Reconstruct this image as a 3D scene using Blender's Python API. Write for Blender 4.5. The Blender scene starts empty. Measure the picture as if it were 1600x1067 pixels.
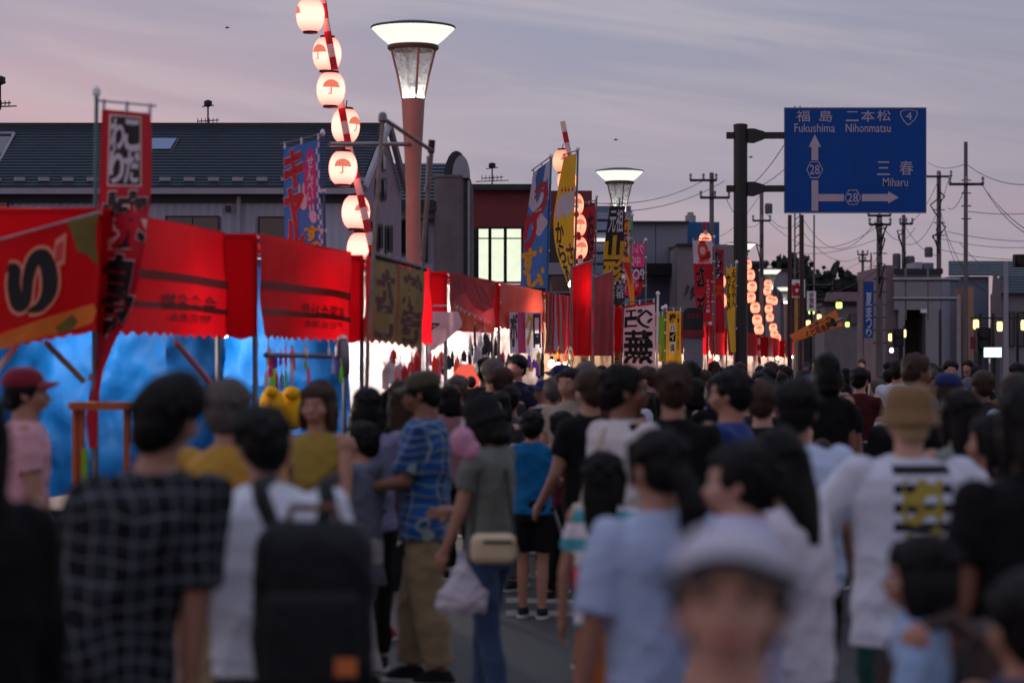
import bpy, bmesh, math, random, mathutils.noise
import numpy as np
from mathutils import Vector, Matrix
random.seed(7); np.random.seed(7)
S = bpy.context.scene
COL = S.collection
PI = math.pi
# ------------------------------------------------------------------ camera, world, sun, exposure
FPX = 3778.0            # focal length in pixels of the 1600 px wide photograph
EYE = 1.75              # camera height, horizon sits on photo row 565
cam = bpy.data.cameras.new('camera'); camo = bpy.data.objects.new('camera', cam); COL.objects.link(camo)
cam.sensor_width = 36.0; cam.lens = 36.0 * FPX / 1600.0
camo.location = (0, 0, EYE); camo.rotation_euler = (PI / 2, 0, 0)
cam.shift_y = (565 - 533.5) / 1600.0
cam.clip_start = 0.1; cam.clip_end = 6000
cam.dof.use_dof = True; cam.dof.focus_distance = 42.0; cam.dof.aperture_fstop = 2.1
cam.dof.aperture_blades = 9
S.camera = camo
S.cycles.use_denoising = True
S.cycles.max_bounces = 8; S.cycles.transparent_max_bounces = 8
S.cycles.sample_clamp_indirect = 3.0
S.view_settings.view_transform = 'Standard'; S.view_settings.look = 'None'
S.view_settings.exposure = 0.0; S.view_settings.gamma = 1.0; S.view_settings.use_curve_mapping = False

W = bpy.data.worlds.new('World'); S.world = W; W.use_nodes = True
nt = W.node_tree; nt.nodes.clear()
def N(nt, typ, **kw):
    n = nt.nodes.new(typ)
    for k, v in kw.items():
        if k.startswith('i_'):
            key = k[2:]
            key = int(key) if key.isdigit() else key.replace('_', ' ')
            if hasattr(v, 'is_linked') or isinstance(v, bpy.types.NodeSocket): nt.links.new(v, n.inputs[key])
            else: n.inputs[key].default_value = v
        else: setattr(n, k, v)
    return n
def mth(nt, op, a, b=0.0, c=None, clamp=False):
    n = nt.nodes.new('ShaderNodeMath'); n.operation = op; n.use_clamp = clamp
    for i, v in enumerate((a, b) if c is None else (a, b, c)):
        if isinstance(v, bpy.types.NodeSocket): nt.links.new(v, n.inputs[i])
        else: n.inputs[i].default_value = v
    return n.outputs[0]
def mixc(nt, f, a, b, mode='MIX'):
    n = nt.nodes.new('ShaderNodeMix'); n.data_type = 'RGBA'; n.blend_type = mode
    for i, v in ((0, f), (6, a), (7, b)):
        if isinstance(v, bpy.types.NodeSocket): nt.links.new(v, n.inputs[i])
        elif i == 0: n.inputs[0].default_value = v
        else: n.inputs[i].default_value = (v[0], v[1], v[2], 1)
    return n.outputs[2]
def ramp(nt, f, stops):
    n = nt.nodes.new('ShaderNodeValToRGB'); nt.links.new(f, n.inputs[0])
    e = n.color_ramp.elements
    while len(e) < len(stops): e.new(0.5)
    for x, (p, c) in zip(e, stops): x.position = p; x.color = (c[0], c[1], c[2], 1)
    return n.outputs[0]
tc = N(nt, 'ShaderNodeTexCoord'); sx = N(nt, 'ShaderNodeSeparateXYZ', i_0=tc.outputs['Generated'])
X_, Y_, Z_ = sx.outputs
elev = mth(nt, 'ARCSINE', Z_)                                  # radians, 0 at the horizon
e01 = mth(nt, 'MULTIPLY', mth(nt, 'MAXIMUM', elev, 0.0), 1 / 1.5708)
base = ramp(nt, e01, [(0.0, (.37, .235, .262)), (.025, (.40, .272, .305)), (.05, (.32, .275, .335)), (.09, (.245, .258, .345)),
                      (.2, (.28, .31, .43)), (.5, (.38, .44, .62)), (1.0, (.42, .49, .70))])
# sunset side: the sun went down off to the left of the view
side = mth(nt, 'MULTIPLY', X_, -1.0)
west = mth(nt, 'MULTIPLY', mth(nt, 'ADD', side, .02, clamp=True), 4.5, clamp=True)
low = mth(nt, 'SUBTRACT', 1.0, mth(nt, 'MULTIPLY', e01, 8.5), clamp=True)
pink = mixc(nt, mth(nt, 'MULTIPLY', mth(nt, 'MULTIPLY', west, low), .95), base, (.70, .385, .375))
# streaky clouds, slanting slightly down to the right
slant = mth(nt, 'ADD', Z_, mth(nt, 'MULTIPLY', X_, .13))
cmb = N(nt, 'ShaderNodeCombineXYZ', i_X=mth(nt, 'MULTIPLY', X_, 5.0), i_Y=mth(nt, 'MULTIPLY', Y_, 5.0), i_Z=mth(nt, 'MULTIPLY', slant, 46.0))
n1 = N(nt, 'ShaderNodeTexNoise', i_Vector=cmb.outputs[0]); n1.inputs['Scale'].default_value = 1.0; n1.inputs['Detail'].default_value = 6; n1.inputs['Roughness'].default_value = .55; n1.inputs['Distortion'].default_value = .7
cf = mth(nt, 'MULTIPLY', mth(nt, 'SUBTRACT', n1.outputs[0], .44), 4.5, clamp=True)
c1 = mixc(nt, mth(nt, 'MULTIPLY', cf, .5), pink, (.45, .385, .415))
n2 = N(nt, 'ShaderNodeTexNoise', i_Vector=cmb.outputs[0]); n2.inputs['Scale'].default_value = .5; n2.inputs['Detail'].default_value = 4; n2.inputs['Distortion'].default_value = .5
df = mth(nt, 'MULTIPLY', mth(nt, 'SUBTRACT', n2.outputs[0], .46), 4.5, clamp=True)
c2 = mixc(nt, mth(nt, 'MULTIPLY', df, .55), c1, (.225, .24, .32))
right = mth(nt, 'MULTIPLY', mth(nt, 'ADD', X_, -.04, clamp=True), 3.0, clamp=True)
c3 = mixc(nt, mth(nt, 'MULTIPLY', right, .5), c2, (.215, .205, .255))
bg = N(nt, 'ShaderNodeBackground', i_Color=c3); bg.inputs['Strength'].default_value = 1.25
SUN_EL, SUN_AZ = math.radians(1.0), math.radians(-75)
sky = N(nt, 'ShaderNodeTexSky'); sky.sky_type = 'NISHITA'; sky.sun_disc = False; sky.sun_elevation = SUN_EL; sky.sun_rotation = SUN_AZ
bg2 = N(nt, 'ShaderNodeBackground', i_Color=sky.outputs[0]); bg2.inputs['Strength'].default_value = .012
ad = N(nt, 'ShaderNodeAddShader'); nt.links.new(bg.outputs[0], ad.inputs[0]); nt.links.new(bg2.outputs[0], ad.inputs[1])
wo = N(nt, 'ShaderNodeOutputWorld'); nt.links.new(ad.outputs[0], wo.inputs[0])
sl = bpy.data.lights.new('sun', 'SUN'); sl.energy = .10; sl.angle = math.radians(25); sl.color = (1, .72, .66)
so = bpy.data.objects.new('sun', sl); COL.objects.link(so)
so.rotation_euler = (math.radians(78), 0, math.radians(-75)); so.location = (-20, 10, 20)

# ------------------------------------------------------------------ helpers
def P(px, py, Y):
    return Vector(((px - 800) / FPX * Y, Y, EYE - (py - 565) / FPX * Y))
def XP(px, Y): return (px - 800) / FPX * Y
def ZP(py, Y): return EYE - (py - 565) / FPX * Y
def lin(c):
    return tuple(((x / 255) / 12.92 if x / 255 <= .04045 else ((x / 255 + .055) / 1.055) ** 2.4) for x in c)
ORG = {}
def tag(o, label=None, cat=None, group=None, kind=None):
    if label: o['label'] = label
    if cat: o['category'] = cat
    if group: o['group'] = group
    if kind: o['kind'] = kind
    return o
def thing(name, label, cat, loc=(0, 0, 0), group=None, rz=0.0):
    o = bpy.data.objects.new(name, None); COL.objects.link(o); o.location = loc
    o.rotation_euler = (0, 0, rz); o.empty_display_size = .2
    tag(o, label, cat, group); ORG[o.name] = Vector(loc)
    return o
def link(name, me, m, parent=None, smooth=False):
    o = bpy.data.objects.new(name, me); COL.objects.link(o)
    if m is not None and not me.materials:
        for q in (m if isinstance(m, (list, tuple)) else [m]): me.materials.append(q)
    if parent is not None: o.parent = parent; ORG[o.name] = ORG.get(parent.name, Vector())
    if smooth: me.polygons.foreach_set('use_smooth', [True] * len(me.polygons))
    return o
def ring_frame(d):
    d = d.normalized(); a = Vector((0, 0, 1)) if abs(d.z) < .9 else Vector((1, 0, 0))
    u = d.cross(a).normalized(); return u, u.cross(d).normalized()
class MB:
    def __init__(s): s.v = []; s.f = []; s.mi = []
    def face(s, pts, m=0):
        n = len(s.v); s.v += [Vector(p) for p in pts]; s.f.append(tuple(range(n, n + len(pts)))); s.mi.append(m); return s
    def box(s, c, d, rz=0, m=0, M=None):
        c = Vector(c); hx, hy, hz = d[0] / 2, d[1] / 2, d[2] / 2; n = len(s.v)
        R = M if M else Matrix.Rotation(rz, 3, 'Z')
        for x in (-hx, hx):
            for y in (-hy, hy):
                for z in (-hz, hz): s.v.append(c + R @ Vector((x, y, z)))
        for q in ((0, 1, 3, 2), (4, 6, 7, 5), (0, 4, 5, 1), (2, 3, 7, 6), (0, 2, 6, 4), (1, 5, 7, 3)):
            s.f.append(tuple(n + i for i in q)); s.mi.append(m)
        return s
    def bx(s, x0, x1, y0, y1, z0, z1, m=0): return s.box(((x0 + x1) / 2, (y0 + y1) / 2, (z0 + z1) / 2), (x1 - x0, y1 - y0, z1 - z0), m=m)
    def tube(s, pts, r, k=8, m=0, cap=True):
        pts = [Vector(p) for p in pts]; n0 = len(s.v); rs = r if isinstance(r, (list, tuple)) else [r] * len(pts)
        for i, p in enumerate(pts):
            d = (pts[min(i + 1, len(pts) - 1)] - pts[max(i - 1, 0)])
            if i == 0: u, w = ring_frame(d)
            else:
                dd = d.normalized(); u = (u - dd * u.dot(dd)).normalized(); w = u.cross(dd).normalized()
            for j in range(k):
                a = 2 * PI * j / k; s.v.append(p + (u * math.cos(a) + w * math.sin(a)) * rs[i])
        for i in range(len(pts) - 1):
            mm = m(i) if callable(m) else m
            for j in range(k):
                a = n0 + i * k + j; b = n0 + i * k + (j + 1) % k
                s.f.append((a, b, b + k, a + k)); s.mi.append(mm)
        if cap:
            s.f.append(tuple(n0 + j for j in range(k))[::-1]); s.mi.append(m(0) if callable(m) else m)
            s.f.append(tuple(n0 + (len(pts) - 1) * k + j for j in range(k))); s.mi.append(m(0) if callable(m) else m)
        return s
    def lathe(s, c, prof, k=24, m=0, cap=True, sx=1, sy=1):
        c = Vector(c); n0 = len(s.v)
        for r, z in prof:
            for j in range(k):
                a = 2 * PI * j / k; s.v.append(c + Vector((r * math.cos(a) * sx, r * math.sin(a) * sy, z)))
        for i in range(len(prof) - 1):
            mm = m(i) if callable(m) else m
            for j in range(k):
                a = n0 + i * k + j; b = n0 + i * k + (j + 1) % k
                s.f.append((a, b, b + k, a + k)); s.mi.append(mm)
        if cap:
            s.f.append(tuple(n0 + j for j in range(k))[::-1]); s.mi.append(0)
            s.f.append(tuple(n0 + (len(prof) - 1) * k + j for j in range(k))); s.mi.append(0)
        return s
    def prism(s, poly, y0, y1, m=0):            # poly in (x, z), extruded along y
        n = len(s.v); k = len(poly)
        for y in (y0, y1):
            for x, z in poly: s.v.append(Vector((x, y, z)))
        s.f.append(tuple(range(n, n + k))); s.f.append(tuple(range(n + k, n + 2 * k))[::-1]); s.mi += [m, m]
        for i in range(k):
            j = (i + 1) % k; s.f.append((n + i, n + k + i, n + k + j, n + j)); s.mi.append(m)
        return s
    def grid(s, fn, nu, nv, m=0):
        n0 = len(s.v)
        for j in range(nv + 1):
            for i in range(nu + 1): s.v.append(Vector(fn(i / nu, j / nv)))
        for j in range(nv):
            for i in range(nu):
                a = n0 + j * (nu + 1) + i; s.f.append((a, a + 1, a + nu + 2, a + nu + 1)); s.mi.append(m(i / nu, j / nv) if callable(m) else m)
        return s
    def mesh(s, name, off=Vector()):
        me = bpy.data.meshes.new(name); me.from_pydata([tuple(v - off) for v in s.v], [], s.f)
        me.polygons.foreach_set('material_index', s.mi); me.update(); return me
    def build(s, name, m, parent=None, smooth=False, fix=True):
        off = ORG.get(parent.name, Vector()) if parent is not None else Vector()
        me = s.mesh(name, off)
        if fix:
            b = bmesh.new(); b.from_mesh(me); bmesh.ops.recalc_face_normals(b, faces=b.faces)
            if smooth:
                for e in b.edges: e.smooth = (len(e.link_faces) != 2) or e.calc_face_angle(0) < .7
            b.to_mesh(me); b.free()
        o = link(name, me, m, parent, smooth)
        return o
def copy_tree(o, parent=None):
    c = o.copy(); COL.objects.link(c); c.parent = parent
    for ch in list(o.children): copy_tree(ch, c)
    return c
# ------------------------------------------------------------------ materials
MATS = {}
def bsdf_mat(name):
    m = bpy.data.materials.new(name); m.use_nodes = True
    t = m.node_tree; return m, t, t.nodes['Principled BSDF']
def mat(name, c, rough=.7, var=.15, scale=6.0, metal=0.0, bump=0.0, bscale=40.0, spec=.4, trans=0.0, srgb=True, stretch=None):
    """painted / fabric / metal surface with patchy colour variation; trans > 0 makes it a translucent sheet"""
    if name in MATS: return MATS[name]
    m, t, b = bsdf_mat(name)
    c = lin(c) if srgb else c
    co = N(t, 'ShaderNodeTexCoord').outputs['Object']
    if stretch:
        v = N(t, 'ShaderNodeVectorMath', operation='MULTIPLY', i_0=co); v.inputs[1].default_value = stretch; co = v.outputs[0]
    n = N(t, 'ShaderNodeTexNoise', i_Vector=co); n.inputs['Scale'].default_value = scale; n.inputs['Detail'].default_value = 5
    f = mth(t, 'MULTIPLY', mth(t, 'SUBTRACT', n.outputs[0], .5), 2.2)
    dark = tuple(x * (1 - var) for x in c); lite = tuple(min(1, x * (1 + var)) for x in c)
    cc = mixc(t, mth(t, 'ADD', f, .5, clamp=True), dark, lite)
    t.links.new(cc, b.inputs['Base Color'])
    b.inputs['Roughness'].default_value = rough; b.inputs['Metallic'].default_value = metal
    b.inputs['Specular IOR Level'].default_value = spec
    if bump > 0:
        n2 = N(t, 'ShaderNodeTexNoise', i_Vector=co); n2.inputs['Scale'].default_value = bscale; n2.inputs['Detail'].default_value = 3
        bp = N(t, 'ShaderNodeBump', i_Height=n2.outputs[0]); bp.inputs['Strength'].default_value = bump; bp.inputs['Distance'].default_value = .02
        t.links.new(bp.outputs[0], b.inputs['Normal'])
    if trans > 0:
        tr = N(t, 'ShaderNodeBsdfTranslucent', i_Color=cc)
        mx = N(t, 'ShaderNodeMixShader'); mx.inputs[0].default_value = trans
        t.links.new(b.outputs[0], mx.inputs[1]); t.links.new(tr.outputs[0], mx.inputs[2])
        t.links.new(mx.outputs[0], t.nodes['Material Output'].inputs[0])
    MATS[name] = m; return m
def emis(name, c, strength=1.0):
    if name in MATS: return MATS[name]
    m, t, b = bsdf_mat(name); t.nodes.remove(b)
    co = N(t, 'ShaderNodeTexCoord').outputs['Object']
    n = N(t, 'ShaderNodeTexNoise', i_Vector=co); n.inputs['Scale'].default_value = 3
    e = N(t, 'ShaderNodeEmission', i_Color=mixc(t, n.outputs[0], tuple(x * .9 for x in c), tuple(x * 1.1 for x in c)))
    e.inputs[1].default_value = strength
    t.links.new(e.outputs[0], t.nodes['Material Output'].inputs[0]); MATS[name] = m; return m
STEEL = mat('steel_pipe', (120, 118, 122), .4, .2, 9, metal=.8)
DARKM = mat('dark_metal', (38, 36, 36), .5, .2, 9, spec=.3)
BLACK = mat('black_paint', (20, 20, 22), .6, .2)
WHITE = mat('white_paint', (225, 222, 220), .5, .08)
INK = mat('black_ink', (18, 15, 17), .7, .1, trans=.15)
RED = mat('red_sheet', (222, 8, 24), .5, .14, 1.6, bump=.25, bscale=5, trans=.55, spec=.2)
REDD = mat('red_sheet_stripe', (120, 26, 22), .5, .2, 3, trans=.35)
REDC = mat('red_cloth', (185, 16, 36), .7, .12, 3, trans=.3)
WHC = mat('white_cloth', (224, 214, 224), .7, .08, 3, trans=.3)
PINKC = mat('pink_cloth', (240, 200, 205), .7, .08, 3, trans=.35)
YELC = mat('yellow_cloth', (240, 178, 30), .7, .1, 3, trans=.3)
BLUC = mat('blue_cloth', (66, 112, 178), .7, .1, 3, trans=.3)
BLKC = mat('black_cloth', (26, 22, 26), .7, .1, 3, trans=.1)
ORGC = mat('orange_cloth', (235, 90, 60), .7, .1, 3, trans=.35)
HOTP = mat('hot_pink_cloth', (225, 60, 130), .7, .1, 3, trans=.3)
GRNC = mat('green_cloth', (130, 190, 40), .7, .1, 3, trans=.3)
TARP = mat('blue_tarp', (14, 90, 160), .62, .3, 2.2, bump=1.0, bscale=5, spec=.2, trans=.2)
OLIVE = mat('olive_print_sheet', (128, 108, 42), .5, .25, 4, bump=.3, bscale=6, trans=.2)
# ------------------------------------------------------------------ sheets (banners, valances) and lettering on them
class Sheet:
    """rows: (py_left, py_right, px_left, px_right) on the photograph, laid at real depths YL..YR"""
    def __init__(s, rows, YL, YR, amp=.03, wn=1.3, ph=0.0, zig=0.0, zn=9, sag=0.0):
        s.rows = rows; s.YL, s.YR, s.amp, s.wn, s.ph, s.zig, s.zn, s.sag = YL, YR, amp, wn, ph, zig, zn, sag
    def pos(s, u, v, off=0.0):
        n = len(s.rows) - 1; t = min(max(v, 0), 1) * n; i = min(int(t), n - 1); t -= i
        def cr(k):
            p0 = s.rows[max(i - 1, 0)][k]; p1 = s.rows[i][k]; p2 = s.rows[i + 1][k]; p3 = s.rows[min(i + 2, n)][k]
            return .5 * (2 * p1 + (p2 - p0) * t + (2 * p0 - 5 * p1 + 4 * p2 - p3) * t * t + (3 * p1 - p0 - 3 * p2 + p3) * t ** 3)
        a, b, c, d = (cr(k) for k in range(4))
        py = a + (b - a) * u; px = c + (d - c) * u
        Y = s.YL + (s.YR - s.YL) * u
        if s.zig: py += s.zig * (abs(((u * s.zn) % 1) - .5) * 2 - .5) * max(0, v - .9) / .1
        if s.sag: py += s.sag * math.sin(PI * u) * (1 - v)
        p = P(px, py, Y)
        p.y += s.amp * (math.sin(2 * PI * s.wn * u + s.ph + 1.5 * v) * (.4 + .6 * v) + .35 * math.sin(11 * u + 5 * v + s.ph)) - off
        return p
    def cloth(s, name, m, parent, nu=24, nv=24):
        o = MB().grid(lambda u, v: s.pos(u, v), nu, nv).build(name, m, parent, smooth=True)
        return o
    def poly(s, pts, m, parent, name='print', off=.008, mirror=False):
        """flat printed shape given in sheet coordinates (u, v)"""
        b = bmesh.new()
        vs = [b.verts.new(((1 - u) if mirror else u, v, 0)) for u, v in pts]; b.faces.new(vs)
        bmesh.ops.triangulate(b, faces=b.faces)
        for _ in range(2): bmesh.ops.subdivide_edges(b, edges=[e for e in b.edges if e.calc_length() > .12], cuts=1)
        O = ORG[parent.name]
        for v in b.verts: v.co = s.pos(v.co.x, v.co.y, off) - O
        me = bpy.data.meshes.new(name); b.to_mesh(me); b.free()
        return link(name, me, m, parent)
    def text(s, txt, u0, v0, u1, v1, m, parent, off=.01, mirror=False, bold=.03, vert=True, name='lettering', shear=0.0, gap=.04, outline=None, ob=.07):
        bold *= .6; ob *= .95
        if outline: s.text(txt, u0, v0, u1, v1, outline, parent, off - .004, mirror, bold + ob, vert, name + '_outline', shear, gap)
        b = bmesh.new(); n = len(txt)
        cells = [(c, u0, v0 + (v1 - v0) * i / n, u1, v0 + (v1 - v0) * (i + 1) / n) for i, c in enumerate(txt)] if vert else [(txt, u0, v0, u1, v1)]
        for c, a0, b0, a1, b1 in cells:
            if c == ' ': continue
            vs, fs, _b = glyph(c, bold); x0, x1, y0, y1 = glyph(c, 0.0)[2]
            g = gap * (b1 - b0) if vert else 0
            base = [b.verts.new((0, 0, 0)) for _ in vs]
            for q, (x, y) in zip(base, vs):
                tx = (x - x0) / (x1 - x0); ty = (y1 - y) / (y1 - y0)
                tx += shear * (.5 - ty)
                uu = a0 + (a1 - a0) * tx; vv = b0 + g + (b1 - b0 - 2 * g) * ty
                if mirror: uu = (a0 + a1) - uu
                q.co = (uu, vv, 0)
            for f in fs:
                try: b.faces.new([base[i] for i in f])
                except ValueError: pass
                bmesh.ops.triangulate(b, faces=b.faces)
        for _ in range(3 if getattr(s, 'amp', 1) > .012 else 1): bmesh.ops.subdivide_edges(b, edges=[e for e in b.edges if e.calc_length() > .07], cuts=1)
        O = ORG[parent.name]
        for v in b.verts: v.co = s.pos(v.co.x, v.co.y, off) - O
        me = bpy.data.meshes.new(name); b.to_mesh(me); b.free()
        return link(name, me, m, parent)
GL = {}
def glyph(c, bold):
    k = (c, round(bold, 3))
    if k not in GL:
        cu = bpy.data.curves.new('t', 'FONT'); cu.body = c; cu.offset = bold; cu.resolution_u = 3
        o = bpy.data.objects.new('t', cu); COL.objects.link(o)
        me = bpy.data.meshes.new_from_object(o.evaluated_get(bpy.context.evaluated_depsgraph_get()))
        vs = [(v.co.x, v.co.y) for v in me.vertices]; fs = [tuple(p.vertices) for p in me.polygons]
        bpy.data.objects.remove(o); bpy.data.meshes.remove(me); bpy.data.curves.remove(cu)
        xs = [v[0] for v in vs]; ys = [v[1] for v in vs]
        GL[k] = (vs, fs, (min(xs), max(xs), min(ys), max(ys)))
    return GL[k]
# ------------------------------------------------------------------ the setting: ground
SD = Vector((.155, .988, 0)).normalized(); SL = Vector((-SD.y, SD.x, 0))        # along the street / to its left
def XF(Y): return -1.88 + .157 * (Y - 18)                                       # the line of stall fronts
def asphalt():
    m, t, b = bsdf_mat('asphalt')
    co = N(t, 'ShaderNodeTexCoord').outputs['Object']
    n = N(t, 'ShaderNodeTexNoise', i_Vector=co); n.inputs['Scale'].default_value = .7; n.inputs['Detail'].default_value = 8
    n2 = N(t, 'ShaderNodeTexNoise', i_Vector=co); n2.inputs['Scale'].default_value = 90
    c = mixc(t, n.outputs[0], (.016, .016, .018), (.042, .04, .042)); c = mixc(t, mth(t, 'MULTIPLY', n2.outputs[0], .3), c, (.06, .06, .06))
    vr = N(t, 'ShaderNodeTexVoronoi', i_Vector=co); vr.feature = 'DISTANCE_TO_EDGE'; vr.inputs['Scale'].default_value = .45
    ck = mth(t, 'LESS_THAN', vr.outputs[0], mth(t, 'MULTIPLY', n.outputs[0], .012)); c = mixc(t, ck, c, (.006, .006, .006))
    t.links.new(c, b.inputs['Base Color']); b.inputs['Roughness'].default_value = .72
    bp = N(t, 'ShaderNodeBump', i_Height=n2.outputs[0]); bp.inputs['Strength'].default_value = .5; bp.inputs['Distance'].default_value = .01
    t.links.new(bp.outputs[0], b.inputs['Normal']); return m
g = MB().grid(lambda u, v: (-1500 + 3000 * u, -60 + 3000 * v, 0), 6, 6).build('ground', asphalt()); tag(g, kind='structure')
CONC = mat('pavement_concrete', (120, 116, 112), .85, .15, 3, bump=.3, bscale=30)
pv = MB()
def kerb_pt(Y, off): p = Vector((XF(Y), Y, 0)) + SL * off; return p
a, b_ = kerb_pt(4, 2.3), kerb_pt(260, 2.3); c_, d_ = kerb_pt(260, 7), kerb_pt(4, 7)
n0 = [a, b_, c_, d_]
pv.face([p + Vector((0, 0, .12)) for p in n0]); pv.face([a, b_, b_ + Vector((0, 0, .12)), a + Vector((0, 0, .12))])
tag(pv.build('pavement', CONC), kind='structure')
WL = mat('road_paint', (118, 116, 114), .8, .6, 9)
ln = MB()
for k in range(5):
    y = 13.0 + k * 9; x = XP(850, 16) + .157 * (y - 16)
    ln.face([(x + .9, y, .005), (x + 1.03, y, .005), (x + 1.03 + .8, y + 5, .005), (x + .9 + .8, y + 5, .005)])
for k in range(2):
    y = 16.6 + k * .9; ln.face([(XP(790, 16), y, .005), (XP(990, 16), y - .08, .005), (XP(990, 16), y + .3, .005), (XP(790, 16), y + .38, .005)])
tag(ln.build('road_marking', WL), kind='structure')

# ------------------------------------------------------------------ buildings on the left
ROOFM = mat('slate_metal_roof', (34, 48, 62), .5, .25, 2.5, spec=.35, stretch=(1, 4, 4))
WALLG = mat('grey_corrugated_wall', (168, 166, 180), .7, .08, 1.2, stretch=(1, 1, .2))
WALLP = mat('mauve_render_wall', (142, 126, 138), .85, .1, 1.5)
GLASSD = mat('dark_window_glass', (24, 27, 34), .12, .2, 2, spec=.8)
TRIM = mat('dark_trim', (46, 44, 50), .6, .15, 4)
LTRIM = mat('pale_trim', (150, 142, 150), .6, .1, 4)
def roof_slope(parent, xr0, xr1, xe0, xe1, Yr, Zr, Ye, Ze, n, m, th=.05, name='roof_course', side=1):
    """overlapping horizontal courses from eave to ridge, each a slab of its own"""
    for i in range(n):
        a, b = i / n, (i + 1.12) / n
        L = lambda t: (xe0 + (xr0 - xe0) * t, xe1 + (xr1 - xe1) * t, Ye + (Yr - Ye) * t, Ze + (Zr - Ze) * t)
        x0, x1, y0, z0 = L(a); X0, X1, Y1, Z1 = L(min(b, 1.0))
        q = MB(); up = th; dn = .01
        t4 = [(x0, y0, z0 + up), (x1, y0, z0 + up), (X1, Y1, Z1 + dn), (X0, Y1, Z1 + dn)]
        bt = [(x0, y0, z0 - .03), (x1, y0, z0 - .03), (X1, Y1, Z1 - .04), (X0, Y1, Z1 - .04)]
        q.face(t4); q.face(bt[::-1])
        for k in range(4): j = (k + 1) % 4; q.face([bt[k], bt[j], t4[j], t4[k]])
        q.build(name, m, parent)
def window(parent, x0, x1, z0, z1, Y, m=GLASSD, fr=TRIM, mull=(1, 0), fw=.06, d=.08, name='window'):
    w = MB()
    w.bx(x0 - fw, x1 + fw, Y - d, Y, z1, z1 + fw); w.bx(x0 - fw, x1 + fw, Y - d, Y, z0 - fw, z0)
    w.bx(x0 - fw, x0, Y - d, Y, z0, z1); w.bx(x1, x1 + fw, Y - d, Y, z0, z1)
    for i in range(mull[0]): xm = x0 + (x1 - x0) * (i + 1) / (mull[0] + 1); w.bx(xm - fw / 3, xm + fw / 3, Y - d * .8, Y - .01, z0, z1)
    for i in range(mull[1]): zm = z1 - (z1 - z0) * .18; w.bx(x0, x1, Y - d * .78, Y - .012, zm - fw / 3, zm + fw / 3)
    f = w.build(name, fr, parent)
    MB().bx(x0, x1, Y - d * .5, Y - d * .35, z0, z1).build('pane', m, f)
    return f
# A: long slate-roofed hall
YA = 50.0
A = thing('slate_roofed_hall', 'long grey corrugated hall with dark ribbed roof and skylight behind the left stalls', 'building', (XP(300, YA), YA, 0))
xl, xr = XP(-260, YA), XP(560, YA); Ze = ZP(293, YA); Yr = 53.0; Zr = ZP(200, Yr); xrr = XP(600, Yr)
roof_slope(A, XP(-260, Yr), xrr, xl, xr + .05, Yr, Zr, YA - .35, Ze - .02, 21, ROOFM)
MB().bx(XP(-260, Yr), xrr, Yr - .12, Yr + .12, Zr - .02, Zr + .1).build('ridge_cap', TRIM, A)
w = MB(); npit = int((xr - xl) / .085)
w.grid(lambda u, v: (xl + (xr - xl) * u, YA + .02 * (1 if int(u * npit + .5) % 2 else -1), v * (Ze - .1)), npit, 1)
w.build('corrugated_wall', WALLG, A)
MB().bx(xl, xr, YA - .4, YA + .1, Ze - .16, Ze - .04).build('gutter', LTRIM, A)
MB().bx(xl, xr, YA - .1, YA + .02, Ze - .32, Ze - .165).build('fascia_board', TRIM, A)
for px in (373, -60): MB().tube([(XP(px, YA - .1), YA - .1, Ze - .2), (XP(px, YA - .1), YA - .1, 0)], .05).build('downpipe', LTRIM, A)
for a, b, c, d in ((-40, 12, 305, 380), (25, 112, 339, 380), (262, 341, 340, 380), (406, 462, 341, 392)):
    window(A, XP(a, YA), XP(b, YA), ZP(d, YA), ZP(c, YA), YA - .03, mull=(1 if b - a > 60 else 0, 0), fw=.03)
MB().bx(XP(354, YA), XP(361, YA), YA - .15, YA - .03, ZP(332, YA), ZP(322, YA)).build('wall_vent', TRIM, A)
for i in range(16):
    x = XP(-10 + i * 38, YA - .3); MB().box((x, YA - .12, Ze + .16), (.22, .12, .08)).build('snow_guard', LTRIM, A)
def slope_pt(px, py, lift=.1):
    # point on the near slope of roof A seen at (px, py)
    t = .5
    for _ in range(20):
        Y = YA + t * 3; zt = Ze + (Zr - Ze) * t; pyt = 565 - (zt - EYE) * FPX / Y; t += (pyt - py) / 200
    Y = YA + t * 3; return Vector((XP(px, Y), Y, Ze + (Zr - Ze) * t + lift))
sk = [slope_pt(237, 243, .14), slope_pt(266, 243, .14), slope_pt(276, 226, .14), slope_pt(237, 226, .14)]
f = MB(); cn = sum(sk, Vector()) / 4
big = [cn + (p - cn) * 1.25 - Vector((0, 0, .03)) for p in sk]; f.face(big); low = [p - Vector((0, 0, .14)) for p in big]
for k in range(4): j = (k + 1) % 4; f.face([low[k], low[j], big[j], big[k]])
skf = f.build('skylight', TRIM, A)
MB().face(sk).build('pane', mat('sky_glass', (50, 84, 140), .08, .1, 2, spec=1.0), skf)
rk = MB()
rk.tube([slope_pt(-2, 262), slope_pt(22, 216)], .035); rk.tube([slope_pt(-30, 216), slope_pt(22, 216)], .035); rk.build('roof_rail', LTRIM, A)
sk2 = [slope_pt(-30, 250, .12), slope_pt(2, 250, .12), slope_pt(16, 222, .12), slope_pt(-30, 222, .12)]
MB().face(sk2).build('skylight', GLASSD, A)
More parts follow.
